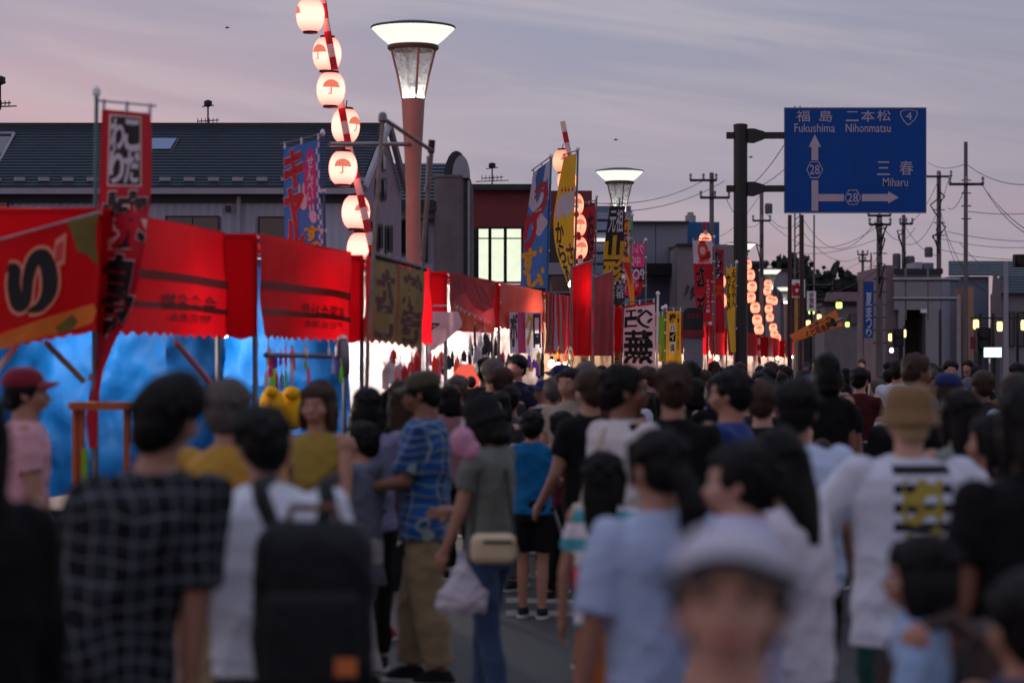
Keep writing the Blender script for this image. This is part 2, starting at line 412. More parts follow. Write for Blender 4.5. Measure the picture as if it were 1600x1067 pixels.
# end wall of A, running away along the side street
n1_, n2_ = Vector((xr, YA, 0)), Vector((XP(627, 56), 56.0, 0)); rp = Vector((xrr, Yr, Zr)); fe = ZP(300, 56)
MB().face([n1_, n2_, n2_ + Vector((0, 0, fe)), rp, n1_ + Vector((0, 0, Ze))]).build('gable_wall', WALLP, A)
rk = MB(); o_ = Vector((.12, -.1, .02))
rk.tube([n1_ + Vector((0, 0, Ze - .05)) + o_, rp + o_ + Vector((0, 0, .04))], .08, 6)
rk.tube([rp + o_ + Vector((0, 0, .04)), n2_ + Vector((0, 0, fe)) + o_], .08, 6); rk.build('bargeboard', LTRIM, A)
roof_slope(A, XP(-260, Yr), xrr, XP(-260, 56), XP(627, 56), Yr, Zr, 56.2, fe, 6, ROOFM)
def endwall(px0, px1, py0, py1):
    def pt(px, py, off=.03):
        d = n2_ - n1_; k = (px - 800) / FPX; t = (n1_.x - k * n1_.y) / (k * d.y - d.x); q = n1_ + d * t
        return Vector((q.x + off, q.y, ZP(py, q.y)))
    q = MB().face([pt(px0, py1), pt(px1, py1), pt(px1, py0), pt(px0, py0)]).build('window', TRIM, A)
    w_ = (px1 - px0) * .2; h_ = (py1 - py0) * .1
    MB().face([pt(px0 + w_, py1 - h_, .06), pt(px1 - w_, py1 - h_, .06), pt(px1 - w_, py0 + h_, .06), pt(px0 + w_, py0 + h_, .06)]).build('pane', GLASSD, q)
for q in ((585, 592, 278, 310), (594, 602, 278, 314), (593, 601, 235, 268), (576, 581, 345, 380), (588, 596, 350, 392), (601, 612, 352, 395)): endwall(*q)

def antenna(px, pyt, pyb, Y, label):
    t = thing('television_antenna', label, 'antenna', P(px, pyb, Y)); k = Y / FPX
    MB().tube([P(px, pyb, Y), P(px, pyt, Y)], .02, 6).build('mast', DARKM, t)
    for z, L in ((pyt + 8, 9), (pyb - 10, 17), (pyb - 5, 26)):
        MB().tube([P(px - L, z + 1, Y), P(px + L, z - 1, Y + .2)], .012, 5).build('boom', DARKM, t)
    e = MB()
    for i in range(6): x = px - 16 + i * 6; e.tube([P(x, pyb - 14, Y - .25), P(x, pyb - 6, Y + .25)], .008, 4)
    e.build('element', DARKM, t)
    MB().lathe(P(px, pyt + 4, Y), [(.02, -.08), (.09, -.05), (.09, .05), (.02, .08)], 8).build('dipole_box', DARKM, t)
antenna(325, 158, 199, 53, 'thin television antenna on the ridge of the long slate roof')
antenna(0, 122, 172, 40, 'television antenna cut off by the left edge of the photo')
antenna(769, 255, 288, 62, 'television antenna above the brick-red building')

# B: house with a barrel dormer, behind the first street lamp
YB = 60.0
B = thing('dormer_house', 'pale house with black roof, barrel dormer and round grey column behind the big lamp', 'building', (XP(670, YB), YB, 0))
roof_slope(B, XP(600, YB + 3), XP(730, YB + 3), XP(600, YB), XP(706, YB), YB + 3, ZP(256, YB + 3), YB - .3, ZP(322, YB), 12, ROOFM)
MB().bx(XP(600, YB), XP(712, YB), YB - .4, YB - .28, ZP(330, YB), ZP(316, YB)).build('gutter', TRIM, B)
MB().bx(XP(590, YB), XP(706, YB), YB, YB + 5, 0, ZP(326, YB)).build('wall', mat('pale_siding', (176, 172, 186), .8, .08, 2), B)
window(B, XP(622, YB), XP(640, YB), ZP(395, YB), ZP(346, YB), YB - .01, mull=(0, 0)); window(B, XP(657, YB), XP(665, YB), ZP(405, YB), ZP(345, YB), YB - .01, mull=(0, 0))
MB().bx(XP(668, YB), XP(703, YB), YB - .25, YB, ZP(345, YB), ZP(342, YB)).build('ledge', TRIM, B)
MB().lathe((XP(702, YB - .5), YB - .2, 0), [(.38, 0), (.38, ZP(280, YB)), (.41, ZP(280, YB) + .01), (.41, ZP(276, YB))], 20).build('round_column', mat('taupe_concrete', (112, 98, 98), .8, .15, 3), B, smooth=True)
q = MB(); arch = []
xa, xb = XP(694, YB), XP(733, YB); xc, rx = (xa + xb) / 2, (xb - xa) / 2; zb = ZP(282, YB); zt = ZP(238, YB)
poly = [(xa, zb)] + [(xc - rx * math.cos(a), zb + (zt - zb) * math.sin(a)) for a in np.linspace(.1, PI - .1, 12)] + [(xb, zb)]
q.prism(poly, YB - .4, YB + 3); q.build('barrel_dormer', TRIM, B)
ins = [(xc + (x - xc) * .72 + .12, zb + .03 + (z - zb) * .8) for x, z in poly]
MB().prism(ins, YB - .44, YB - .405).build('dormer_panel', LTRIM, B)
MB().bx(XP(714, YB), XP(736, YB), YB - .3, YB + 4, 0, zb).build('recess_wall', mat('shaded_brown_wall', (70, 62, 62), .8, .1), B)  # solid block; the recess shade is put into its dark brown colour
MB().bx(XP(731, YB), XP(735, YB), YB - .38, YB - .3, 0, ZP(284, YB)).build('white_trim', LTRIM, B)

# C: brick-red building with the lit window
YC = 66.0
C_ = thing('brick_red_building', 'brick-red upper wall over a lit pale green window and dark ground floor', 'building', (XP(800, YC), YC, 0))
MB().bx(XP(735, YC), XP(925, YC), YC, YC + 9, ZP(358, YC), ZP(298, YC)).build('red_wall', mat('brick_red_render', (124, 54, 54), .8, .1, 1), C_)
MB().bx(XP(732, YC), XP(840, YC), YC - .3, YC + 9, ZP(298, YC), ZP(289, YC)).build('parapet', TRIM, C_)
MB().bx(XP(735, YC), XP(748, YC), YC + .01, YC + 9, 0, ZP(358, YC)).build('side_pier', TRIM, C_)
MB().bx(XP(815, YC), XP(925, YC), YC + .012, YC + 9, 0, ZP(358, YC)).build('ground_floor_wall', mat('dark_brown_wall', (66, 56, 58), .8, .1), C_)
MB().bx(XP(748, YC), XP(815, YC), YC + .02, YC + 9, 0, ZP(445, YC)).build('sill_wall', mat('dark_brown_wall', (0, 0, 0)), C_)
gl = emis('lit_window_glow', (.80, .86, .66), 1.15)
window(C_, XP(748, YC), XP(763, YC), ZP(440, YC), ZP(358, YC), YC + .01, m=gl, fr=BLACK, mull=(0, 1), fw=.05)
window(C_, XP(768, YC), XP(787, YC), ZP(440, YC), ZP(358, YC), YC + .01, m=gl, fr=BLACK, mull=(0, 1), fw=.05)
window(C_, XP(792, YC), XP(814, YC), ZP(440, YC), ZP(358, YC), YC + .01, m=gl, fr=BLACK, mull=(0, 1), fw=.05)
window(C_, XP(825, YC), XP(848, YC), ZP(440, YC), ZP(358, YC), YC + .005, m=GLASSD, fr=BLACK, mull=(0, 1), fw=.05)
window(C_, XP(862, YC), XP(895, YC), ZP(455, YC), ZP(430, YC), YC + .005, fr=LTRIM, mull=(0, 0))
MB().bx(XP(855, YC), XP(925, YC), YC - .6, YC, ZP(430, YC), ZP(412, YC)).build('canopy', LTRIM, C_)

# D / E: grey blocks in the middle distance
D = thing('slatted_blue_grey_building', 'pale blue-grey slatted building between the flags', 'building', (XP(945, 76), 76, 0))
MB().bx(XP(925, 76), XP(986, 76), 76, 82, 0, ZP(322, 76)).build('wall', mat('blue_grey_wall', (96, 104, 124), .7, .08), D)
for i in range(9):
    z = ZP(330 + i * 17, 76); MB().bx(XP(924, 76), XP(988, 76), 75.85, 75.99, z - .26, z).build('wall_slat', mat('blue_grey_slat', (140, 150, 172), .6, .08), D)
MB().bx(XP(922, 76), XP(955, 76), 75.7, 75.84, ZP(378, 76), ZP(373, 76)).build('light_strip', emis('strip_glow', (1, .9, .85), 1.0), D)
E_ = thing('grey_warehouse', 'plain grey flat-roofed warehouse with dark awning behind the sweet-shop flags', 'building', (XP(1030, 84), 84, 0))
GW = mat('grey_panel_wall', (130, 128, 140), .8, .06, .8)
for a, b in ((980, 1024), (1025, 1074)): MB().bx(XP(a, 84), XP(b, 84), 84, 96, 0, ZP(348, 84)).build('wall_panel', GW, E_)
MB().bx(XP(978, 84), XP(1076, 84), 83.8, 96, ZP(349, 84), ZP(346, 84)).build('parapet', TRIM, E_)
MB().bx(XP(1052, 84), XP(1071, 84), 85, 87, ZP(346, 84), ZP(343, 84)).build('roof_unit', BLACK, E_)
MB().bx(XP(985, 84), XP(1060, 84), 82.6, 83.95, ZP(432, 84), ZP(414, 84)).build('awning', BLACK, E_)
MB().bx(XP(1045, 84), XP(1057, 84), 83.85, 83.97, ZP(415, 84), ZP(386, 84)).build('doorway', BLACK, E_)
MB().bx(XP(995, 84), XP(1050, 84), 83.9, 83.98, 0, ZP(438, 84)).build('shutter', mat('blue_grey_wall', (0, 0, 0)), E_)
F_ = thing('blue_roof_block', 'bright blue rooftop block above the grey warehouse', 'building', (XP(1098, 90), 90, 0))
MB().bx(XP(1073, 90), XP(1124, 90), 90, 96, 0, ZP(347, 90)).build('wall', mat('bright_blue_panel', (20, 84, 128), .6, .08, .5), F_)
MB().lathe((XP(1082, 90), 91, ZP(347, 90)), [(.2, 0), (.2, .3), (.12, .32), (.12, .42)], 10).build('roof_vent', LTRIM, F_)
G_ = thing('beige_block', 'low beige block with faded graffiti left of the sign post', 'building', (XP(1105, 80), 80, 0))
MB().bx(XP(1058, 80), XP(1152, 80), 80, 83.9, 0, ZP(382, 80)).build('wall', mat('beige_render', (134, 122, 122), .85, .1, 1.2), G_)
MB().bx(XP(1057, 80), XP(1110, 80), 79.85, 83.8, ZP(384, 80) - .0, ZP(381, 80)).build('coping', TRIM, G_)
r_ = random.Random(4)
gm = MB()
for i in range(7):
    x, y = 1070 + r_.random() * 28, 448 + r_.random() * 18
    gm.lathe(P(x, y, 79.98), [(0.02, 0), (.02, .01)], 6) if False else gm.tube([P(x, y, 79.97), P(x + r_.uniform(-6, 6), y - r_.uniform(3, 10), 79.97), P(x + r_.uniform(-6, 9), y + 3, 79.97)], .03, 4)
gm.build('graffiti', mat('graffiti_paint', (84, 78, 82), .8, .1), G_)
def block(name, label, x0, x1, y0, Y, m, d=6, extra=()):
    t = thing(name, label, 'building', (XP((x0 + x1) / 2, Y), Y, 0))
    MB().bx(XP(x0, Y), XP(x1, Y), Y, Y + d, 0, ZP(y0, Y)).build('wall', m, t)
    MB().bx(XP(x0, Y) - .15, XP(x1, Y) + .15, Y - .15, Y + d, ZP(y0, Y) + .004, ZP(y0, Y) + .18).build('roof', TRIM, t)
    for (a, b, c, e, mm) in extra: window(t, XP(a, Y), XP(b, Y), ZP(e, Y), ZP(c, Y), Y - .01, m=mm, mull=(0, 0))
    return t
DK = mat('dark_facade', (44, 44, 48), .8, .15, 1); BG = mat('grey_far_facade', (132, 124, 130), .85, .1, .7)
block('dark_shop', 'narrow dark shop between the lantern strings and the sign post', 1168, 1196, 414, 118, DK, extra=((1173, 1190, 480, 500, GLASSD),))
block('pale_shop', 'small pale shop beyond the third street lamp', 1197, 1236, 424, 160, BG, extra=((1203, 1212, 450, 470, GLASSD), (1218, 1228, 450, 470, GLASSD)))
block('office_block', 'dark office front below the wooded hill', 1236, 1290, 470, 150, DK, extra=((1240, 1252, 500, 520, GLASSD), (1256, 1270, 500, 520, GLASSD)))
hb = block('tiled_roof_house', 'old house with a reddish tiled roof under the traffic lights', 1288, 1345, 478, 140, mat('aged_plaster', (112, 102, 102), .85, .15, 2), extra=((1296, 1306, 492, 506, GLASSD), (1328, 1338, 492, 506, GLASSD)))
roof_slope(hb, XP(1292, 143), XP(1348, 143), XP(1286, 140), XP(1350, 140), 143, ZP(457, 143), 139.6, ZP(478, 140) + .25, 5, mat('reddish_tile', (92, 56, 56), .7, .2, 3))
block('far_left_house', 'grey house glimpsed beyond the blue vertical flag', 1345, 1392, 486, 155, BG, extra=((1350, 1356, 500, 516, GLASSD),))
# right-hand buildings
YH = 92.0
H_ = thing('grey_corner_building', 'grey corner building with tall columns and dark doorway right of the blue sign', 'building', (XP(1430, YH), YH, 0))
HG = mat('warm_grey_stone', (146, 136, 138), .85, .1, 1); HP = mat('pinkish_stone', (122, 104, 108), .85, .1, 1)
MB().bx(XP(1398, YH), XP(1470, YH), YH, YH + 8, ZP(484, YH), ZP(423, YH)).build('upper_wall', HG, H_)
MB().bx(XP(1396, YH), XP(1472, YH), YH - .2, YH - .01, ZP(428, YH), ZP(420, YH)).build('cornice', TRIM, H_)
for a, b in ((1404, 1413), (1446, 1466)): MB().bx(XP(a, YH), XP(b, YH), YH - .1, YH + 2, 0, ZP(484.2, YH)).build('column', HG, H_)
MB().bx(XP(1413, YH), XP(1446, YH), YH + 1.5, YH + 1.7, 0, ZP(484.2, YH)).build('doorway', mat('doorway_brown', (62, 50, 48), .8, .1), H_)
MB().bx(XP(1415, YH), XP(1437, YH), YH + .8, YH + 1.2, ZP(494, YH), ZP(484.4, YH)).build('door_header', BLACK, H_)
MB().bx(XP(1437, YH), XP(1447, YH), YH - .25, YH - .12, ZP(489, YH), ZP(483, YH)).build('wall_sign', WHITE, H_)
MB().bx(XP(1386, YH), XP(1403, YH), YH + .3, YH + 8, 0, ZP(414, YH)).build('side_wall', HP, H_)
MB().bx(XP(1436, YH), XP(1448, YH), YH + 1, YH + 3, ZP(423, YH), ZP(408, YH)).build('roof_hut', LTRIM, H_)
MB().bx(XP(1450, YH), XP(1466, YH), YH + 1, YH + 3, ZP(423, YH), ZP(409, YH)).build('roof_tank', mat('blue_grey_wall', (0, 0, 0)), H_)
YI = 100.0
I_ = thing('blue_roofed_row', 'row of pale houses with dark blue roofs at the right edge', 'building', (XP(1540, YI), YI, 0))
PBL = mat('pale_blue_wall', (118, 120, 138), .85, .08, .8); BR = mat('dark_blue_roof', (34, 50, 64), .5, .15, 2)
MB().bx(XP(1484, YI), XP(1545, YI), YI, YI + 5, 0, ZP(432, YI)).build('wall', PBL, I_)
roof_slope(I_, XP(1482, YI + 3), XP(1640, YI + 3), XP(1480, YI), XP(1640, YI), YI + 3, ZP(408, YI + 3), YI - .3, ZP(430, YI), 6, BR)
MB().bx(XP(1547, YI), XP(1640, YI), YI - 2, YI - .05, 0, ZP(460, YI)).build('front_wall', mat('grey_far_facade', (0, 0, 0)), I_)
roof_slope(I_, XP(1560, YI), XP(1640, YI), XP(1548, YI - 2), XP(1640, YI - 2), YI - .4, ZP(430, YI), YI - 2.3, ZP(459, YI - 2), 7, BR)
MB().prism([(XP(1542, YI - 2), ZP(560, YI - 2)), (XP(1558, YI - 2), ZP(560, YI - 2)), (XP(1558, YI - 2), ZP(455, YI - 2)), (XP(1551, YI - 2), ZP(428, YI - 2)), (XP(1549, YI - 2), ZP(428, YI - 2))], YI - 2.8, YI - 2.31).build('gable_pillar', HP, I_)
MB().bx(XP(1470, YI), XP(1478, YI), YI - 6, YI - 3, 0, ZP(455, YI)).build('orange_wall', mat('warm_wall', (170, 124, 100), .85, .1), I_)  # narrow wall in one warm orange-tan colour
MB().bx(XP(1479, YI), XP(1484, YI), YI - 5, YI - 3, 0, ZP(470, YI)).build('side_pier', HG, I_)
for a, b, c, d in ((1500, 1504, 470, 520), (1575, 1583, 490, 540), (1562, 1568, 490, 540)): window(I_, XP(a, YI), XP(b, YI), ZP(d, YI), ZP(c, YI), YI - (.01 if a < 1540 else 2.01), mull=(0, 0), fw=.04)
sg = MB().bx(XP(1517, 88), XP(1529, 88), 88, 88.1, ZP(545, 88), ZP(526, 88)).build('shop_sign', mat('dark_red_sign', (110, 28, 44), .6, .1)); tag(sg, 'small dark red sign below the hanging lanterns at right', 'sign'); ORG[sg.name] = Vector()

# wooded hill beyond the street
LEAF = mat('dark_foliage', (34, 46, 38), .8, .35, .8); BARK = mat('bark', (50, 42, 38), .9, .2)
hl = MB().grid(lambda u, v: (XP(1150 + 230 * u, 225), 225 + 30 * v, max(0, (ZP(408, 225)) * (math.sin(PI * min(1, .12 + .88 * u)) ** .8) * (.35 + .65 * v) + .5 * math.sin(40 * u))), 40, 6).build('hill', LEAF, smooth=True); tag(hl, kind='structure')
def tree(px, pyt, Y, wpx, label, seed):
    wpx *= 1.35
    r = random.Random(seed); t = thing('broadleaf_tree', label, 'tree', (XP(px, Y), Y, 0), group='trees on the far wooded hill')
    h = ZP(pyt, Y); rad = wpx / 2 / FPX * Y
    MB().tube([(XP(px, Y), Y, 0), (XP(px, Y) + .2, Y, h * .5), (XP(px, Y), Y, h * .75)], [.35, .25, .1], 7).build('trunk', BARK, t)
    vs = []; n = 1500
    rs = np.random.RandomState(seed)
    cl = [(rs.uniform(-.75, .75), rs.uniform(-.6, .6), rs.uniform(.12, .86), rs.uniform(.26, .46)) for _ in range(20)]
    q = MB()
    for i in range(n):
        cx, cy, cz, cr = cl[rs.randint(20)]; d = rs.normal(size=3); d /= np.linalg.norm(d); d *= cr * rs.uniform(.6, 1.05)
        c = Vector((XP(px, Y) + (cx + d[0]) * rad, Y + (cy + d[1]) * rad, h * (cz + d[2] * .38))); s_ = rs.uniform(.22, .45)
        a = Vector(rs.normal(size=3)).normalized() * s_; b = a.cross(Vector(rs.normal(size=3))).normalized() * s_
        q.face([c + a, c + b, c - a, c - b])
    q.build('crown', LEAF, t, fix=False)
for i, (px, py, w, lb) in enumerate(((1196, 404, 50, 'tree at the left foot of the wooded hill by the sign post'), (1218, 396, 50, 'round tree left of the thin dark poles on the hill'),
        (1248, 394, 56, 'tallest dark tree in the middle of the wooded hill'), (1276, 400, 56, 'broad dark tree on the right shoulder of the hill'),
        (1302, 412, 46, 'tree sloping down to the right of the hill top'), (1326, 424, 44, 'small tree near the hill right end'), (1340, 428, 40, 'lowest tree at the right end of the hill'),
        (1232, 420, 60, 'front tree low on the hill behind the lanterns'), (1262, 424, 60, 'front tree low on the hill above the traffic lights'))):
    tree(px, py, 190 + 4 * (i % 3), w, lb, i + 3)

# ------------------------------------------------------------------ utility poles and wires
CP = mat('utility_pole_concrete', (104, 96, 96), .8, .15, 4); BROWNP = mat('brown_painted_pole', (66, 40, 38), .6, .15, 4)
def upole(px, pyt, Y, wpx, label, arms=(), trans=(), m=CP, stubs=0, clutter=0):
    t = thing('utility_pole', label, 'utility pole', (XP(px, Y), Y, 0), group='utility poles along the street')
    r = wpx / 2 / FPX * Y
    MB().tube([(XP(px, Y), Y, 0), P(px, pyt, Y)], [r * 1.15, r * .85], 12).build('pole', m, t, smooth=True)
    for (py, a, b) in arms:
        MB().tube([P(px + a, py, Y - r), P(px + b, py, Y - r)], .05, 6).build('crossarm', DARKM, t)
        for k in range(3):
            x = px + a + (b - a) * (k + .05) / 2.1; MB().lathe(P(x, py, Y - r), [(.02, 0), (.06, .05), (.03, .12), (.06, .2), (.02, .25)], 7).build('insulator', LTRIM, t)
    for (dx, py, w, h) in trans:
        rr = w / 2 / FPX * Y; MB().lathe(P(px + dx, py + h, Y), [(rr * .9, 0), (rr, .05), (rr, h / FPX * Y - .05), (rr * .7, h / FPX * Y)], 14).build('transformer', mat('transformer_grey', (90, 88, 96), .5, .1), t, smooth=True)
    for k in range(stubs):
        py = pyt + 60 + k * 20; MB().tube([P(px - wpx, py, Y), P(px + wpx * 1.2, py, Y)], .02, 5).build('climbing_rung', DARKM, t)
    rr = random.Random(int(px))
    for k in range(clutter):
        py = pyt + rr.uniform(10, 110); a = rr.uniform(-14, 14)
        MB().tube([P(px, py, Y - r), P(px + a, py + rr.uniform(-6, 12), Y - .4), P(px + a * .4, py + rr.uniform(14, 26), Y - .3), P(px, py + 30, Y - r)], .03, 5).build('loose_cable', DARKM, t)
    return t
upole(1112, 270, 86, 8, 'utility pole with short crossarms standing behind the blue rooftop', arms=((282, -34, 8), (309, -18, 28)))
upole(1190, 300, 105, 7, 'pole with transformer just right of the black sign post', arms=((345, -14, 14),), trans=((11, 318, 12, 16),), clutter=4)
upole(1234, 336, 70, 7, 'dark brown pole under the left corner of the road sign', m=BROWNP)
upole(1253, 336, 71, 7, 'second dark brown pole under the road sign', m=BROWNP)
upole(1272, 336, 110, 3, 'thin bare pole under the road sign')
upole(1348, 392, 130, 5, 'small distant pole above the tiled roof', arms=((398, -8, 8), (408, -6, 14)), clutter=4)
upole(1374, 336, 88, 10, 'thick pole thick with cables below the sign right half', arms=((337, -18, 18), (351, -16, 18)), stubs=8, clutter=7)
upole(1412, 336, 98, 7, 'pole with two drum transformers above the grey corner building', arms=((350, -6, 14),), trans=((-11, 396, 13, 24), (10, 400, 15, 22)), clutter=4)
upole(1467, 268, 96, 8, 'tall cluttered pole just right of the road sign', arms=((276, -22, 20),), trans=((-16, 386, 13, 16),), stubs=3, clutter=7)
upole(1509, 222, 78, 7, 'tallest slim utility pole at the right with one crossarm', arms=((288, -26, 28),), stubs=4)
upole(1361, 395, 125, 3, 'slender pole beside the thick cabled pole')
upole(1572, 408, 75, 8, 'pale concrete pole near the right edge', m=mat('pale_concrete', (150, 142, 148), .8, .1))
upole(1498, 460, 84, 7, 'short pale pole holding the pipe gantry', m=mat('pale_concrete', (0, 0, 0)))
lat = thing('lattice_mast', 'thin lattice mast rising beside the brown poles', 'mast', (XP(1246, 100), 100, 0))
for k, dx in enumerate((-4, 4)): MB().tube([P(1246 + dx, 560, 100), P(1246 + dx, 166, 100)], .035, 5).build('leg', CP, lat)
for k in range(26): y = 190 + k * 14; MB().tube([P(1242, y, 100), P(1250, y - 7, 100)], .02, 4).build('brace', CP, lat)
gt = thing('pipe_gantry', 'steel pipe gantry in front of the grey corner building', 'gantry', (XP(1450, 86), 86, 0))
for py in (437, 467): MB().tube([P(1396, py, 86), P(1500, py, 84.2)], .07, 7).build('rail', STEEL, gt)
for px in (1415, 1450): MB().tube([P(px, 420, 86.2), P(px, 500, 86.2)], .04, 6).build('upright', STEEL, gt)
NW = 0
def wire(p0, p1, sag, r=.012, label='thin power line crossing the dusk sky'):
    q = []
    for i in range(17):
        t = i / 16; p = p0.lerp(p1, t); p.z -= sag * 4 * t * (1 - t); q.append(p)
    o = MB().tube(q, r, 5).build('power_line', BLACK); tag(o, label, 'power line', 'power lines between the utility poles')
def nick(px):
    return min(((1112, 'the rooftop pole'), (800, 'the left sky'), (1190, 'the pole beside the sign post'), (1240, 'the brown poles'), (1300, 'the sign board'), (1350, 'the distant small pole'), (1374, 'the thick cabled pole'), (1412, 'the drum transformer pole'), (1467, 'the tall cluttered pole'), (1509, 'the tallest slim pole'), (1570, 'the pale pole'), (1635, 'the right edge')), key=lambda q: abs(q[0] - px))[1]
for a, ya, Ya, b, yb, Yb, s_ in ((1100, 282, 86, 838, 302, 58, .5), (1132, 283, 86, 800, 306, 60, .7), (1134, 309, 86, 1190, 345, 105, .6), (1148, 300, 86, 1228, 222, 60, .3),
        (1160, 300, 86, 1300, 180, 58, .4), (1190, 300, 105, 1110, 372, 120, .5), (1196, 330, 105, 1250, 345, 100, .5), (1200, 345, 105, 1374, 351, 88, 1.0),
        (1230, 394, 110, 1368, 375, 88, .25), (1238, 410, 140, 1348, 408, 130, .6), (1245, 350, 100, 1345, 400, 130, .8), (1256, 344, 100, 1374, 337, 88, 1.2), (1412, 350, 98, 1467, 400, 96, .3), (1467, 280, 96, 1412, 352, 98, .4),
        (1484, 276, 96, 1412, 380, 98, .9), (1470, 330, 96, 1500, 420, 84, .4), (1473, 350, 96, 1540, 455, 98, .5), (1509, 256, 78, 1450, 254, 110, .2),
        (1509, 256, 78, 1640, 284, 60, .3), (1535, 290, 78, 1620, 370, 50, .15), (1537, 292, 78, 1625, 376, 50, .25), (1481, 325, 96, 1509, 290, 78, .3), (1470, 390, 96, 1640, 402, 90, .2), (1467, 372, 96, 1640, 384, 90, .2),
        (1480, 362, 96, 1640, 376, 95, .15), (1374, 345, 88, 1430, 356, 98, .6), (1374, 395, 88, 1348, 415, 130, .3), (1509, 330, 78, 1640, 330, 80, .1), (1185, 440, 105, 1374, 420, 88, .8), (1500, 380, 84, 1580, 440, 75, .2)):
    wire(P(a, ya, Ya), P(b, yb, Yb), s_, .011 if Ya > 75 else .009, 'thin %s power line from %s to %s' % ('lower' if ya > 330 else 'upper', nick(a), nick(b)))

# ------------------------------------------------------------------ the blue road sign
YS = 55.5
rs_ = thing('road_sign', 'big blue overhead direction sign reading Fukushima, Nihonmatsu and Miharu on a black post', 'road sign', (XP(1157, YS), YS, 0))
POST = mat('sign_post_paint', (34, 31, 31), .45, .15, 3)
MB().tube([P(1157, 765, YS) * 1, P(1157, 197, YS)], .155, 20).build('post', POST, rs_, smooth=True) if False else MB().tube([(XP(1157, YS), YS, 0), P(1157, 197, YS)], .16, 20).build('post', POST, rs_, smooth=True)
MB().lathe(P(1157, 197, YS), [(.165, -.02), (.165, .03), (.1, .05)], 20).build('post_cap', POST, rs_, smooth=True)
for py in (212, 295):
    z0, z1 = ZP(py + 5, YS), ZP(py - 5, YS)
    MB().bx(XP(1135, YS), XP(1226, YS) - .002, YS - .06, YS + .06, z0, z1).build('arm', POST, rs_)
    MB().prism([(XP(1168, YS), z0 - .09), (XP(1178, YS), z0 - .1), (XP(1194, YS), z0 - .01), (XP(1194, YS), z1 + .01), (XP(1178, YS), z1 + .08), (XP(1168, YS), z1 + .08)], YS - .1, YS + .1).build('bracket', POST, rs_)
SB = mat('sign_blue', (0, 66, 140), .5, .08, .6, spec=.2)
SW = mat('sign_white', (178, 160, 172), .5, .12, 2)
brd = MB().bx(XP(1226, YS), XP(1446, YS), YS - .05, YS + .02, ZP(332, YS), ZP(170, YS)).build('board', SB, rs_)
e = MB()
for a, b, c, d in ((1225, 1447, 168.5, 170), (1225, 1447, 332, 333.5), (1225, 1226, 170, 332), (1446, 1447, 170, 332)):
    e.bx(XP(a, YS), XP(b, YS), YS - .056, YS + .03, ZP(d, YS), ZP(c, YS))
e.build('board_rim', LTRIM, rs_)
for px in (1281, 1336, 1391): MB().bx(XP(px - .25, YS), XP(px + .25, YS), YS - .0515, YS - .0505, ZP(331.5, YS), ZP(170.5, YS)).build('panel_seam', mat('seam_blue', (0, 44, 100), .5, .1), rs_)
for py in (200, 250, 300): MB().bx(XP(1228, YS), XP(1444, YS), YS + .022, YS + .09, ZP(py + 3, YS), ZP(py - 3, YS)).build('back_rail', STEEL, rs_)
SS = Sheet([(170, 170, 1226, 1446), (251, 251, 1226, 1446), (332, 332, 1226, 1446)], YS, YS, amp=0.0)
def suv(px, py): return ((px - 1226) / 220, (py - 170) / 162)
def stext(txt, x0, y0, x1, y1, bold=.012, name='lettering'):
    (a, b), (c, d) = suv(x0, y0), suv(x1, y1); SS.text(txt, a, b, c, d, SW, rs_, off=.056, bold=bold * .3, vert=False, name=name)
stext('福', 1244, 176, 1265, 197, .02, 'character'); stext('島', 1280, 176, 1300, 197, .02, 'character')
stext('二', 1321, 178, 1341, 196, .02, 'character'); stext('本', 1345, 176, 1366, 197, .02, 'character'); stext('松', 1370, 175, 1391, 196, .02, 'character')
stext('Fukushima', 1241, 200, 1304, 212, .018, 'place_name'); stext('Nihonmatsu', 1321, 200, 1391, 212, .018, 'place_name')
stext('三', 1370, 253, 1390, 272, .02, 'character'); stext('春', 1405, 252, 1426, 272, .02, 'character'); stext('Miharu', 1379, 276, 1418, 287, .018, 'place_name')
stext('4', 1415, 180, 1424, 194, .03, 'route_number'); stext('28', 1265, 258, 1280, 271, .03, 'route_number'); stext('28', 1324, 297, 1340, 310, .03, 'route_number')
def sshape(pts, name, off=.056): SS.poly([suv(*p) for p in pts], SW, rs_, name=name, off=off)
sshape([(1267.5, 328), (1267.5, 279), (1278, 279), (1278, 328)], 'arrow_shaft'); sshape([(1267.5, 251), (1267.5, 232), (1278, 232), (1278, 251)], 'arrow_shaft')
sshape([(1263, 232), (1272.7, 215), (1282.5, 232)], 'arrow_head')
sshape([(1278.3, 298), (1318, 298), (1318, 309), (1278.3, 309)], 'arrow_shaft'); sshape([(1346, 298), (1387, 298), (1387, 309), (1346, 309)], 'arrow_shaft')
sshape([(1387, 294), (1404, 303), (1387, 313)], 'arrow_head')
def outline(pts, w, name):
    c = (sum(p[0] for p in pts) / len(pts), sum(p[1] for p in pts) / len(pts)); n = len(pts)
    inn = [(c[0] + (p[0] - c[0]) * w, c[1] + (p[1] - c[1]) * w) for p in pts]; b = MB()
    for i in range(n):
        j = (i + 1) % n; b.face([SS.pos(*suv(*q), .057) for q in (pts[i], pts[j], inn[j], inn[i])])
    b.build(name, SW, rs_)
for cx, cy in ((1272.5, 264.5), (1332, 303.5)): outline([(cx + 13 * math.cos(a * PI / 3), cy + 13.5 * math.sin(a * PI / 3)) for a in range(6)], .9, 'route_hexagon')
outline([(1406, 178), (1412, 175), (1420, 174), (1427, 175), (1433, 177), (1433, 185), (1429, 194), (1420, 202), (1417, 202), (1410, 194), (1406, 186)], .9, 'route_shield')
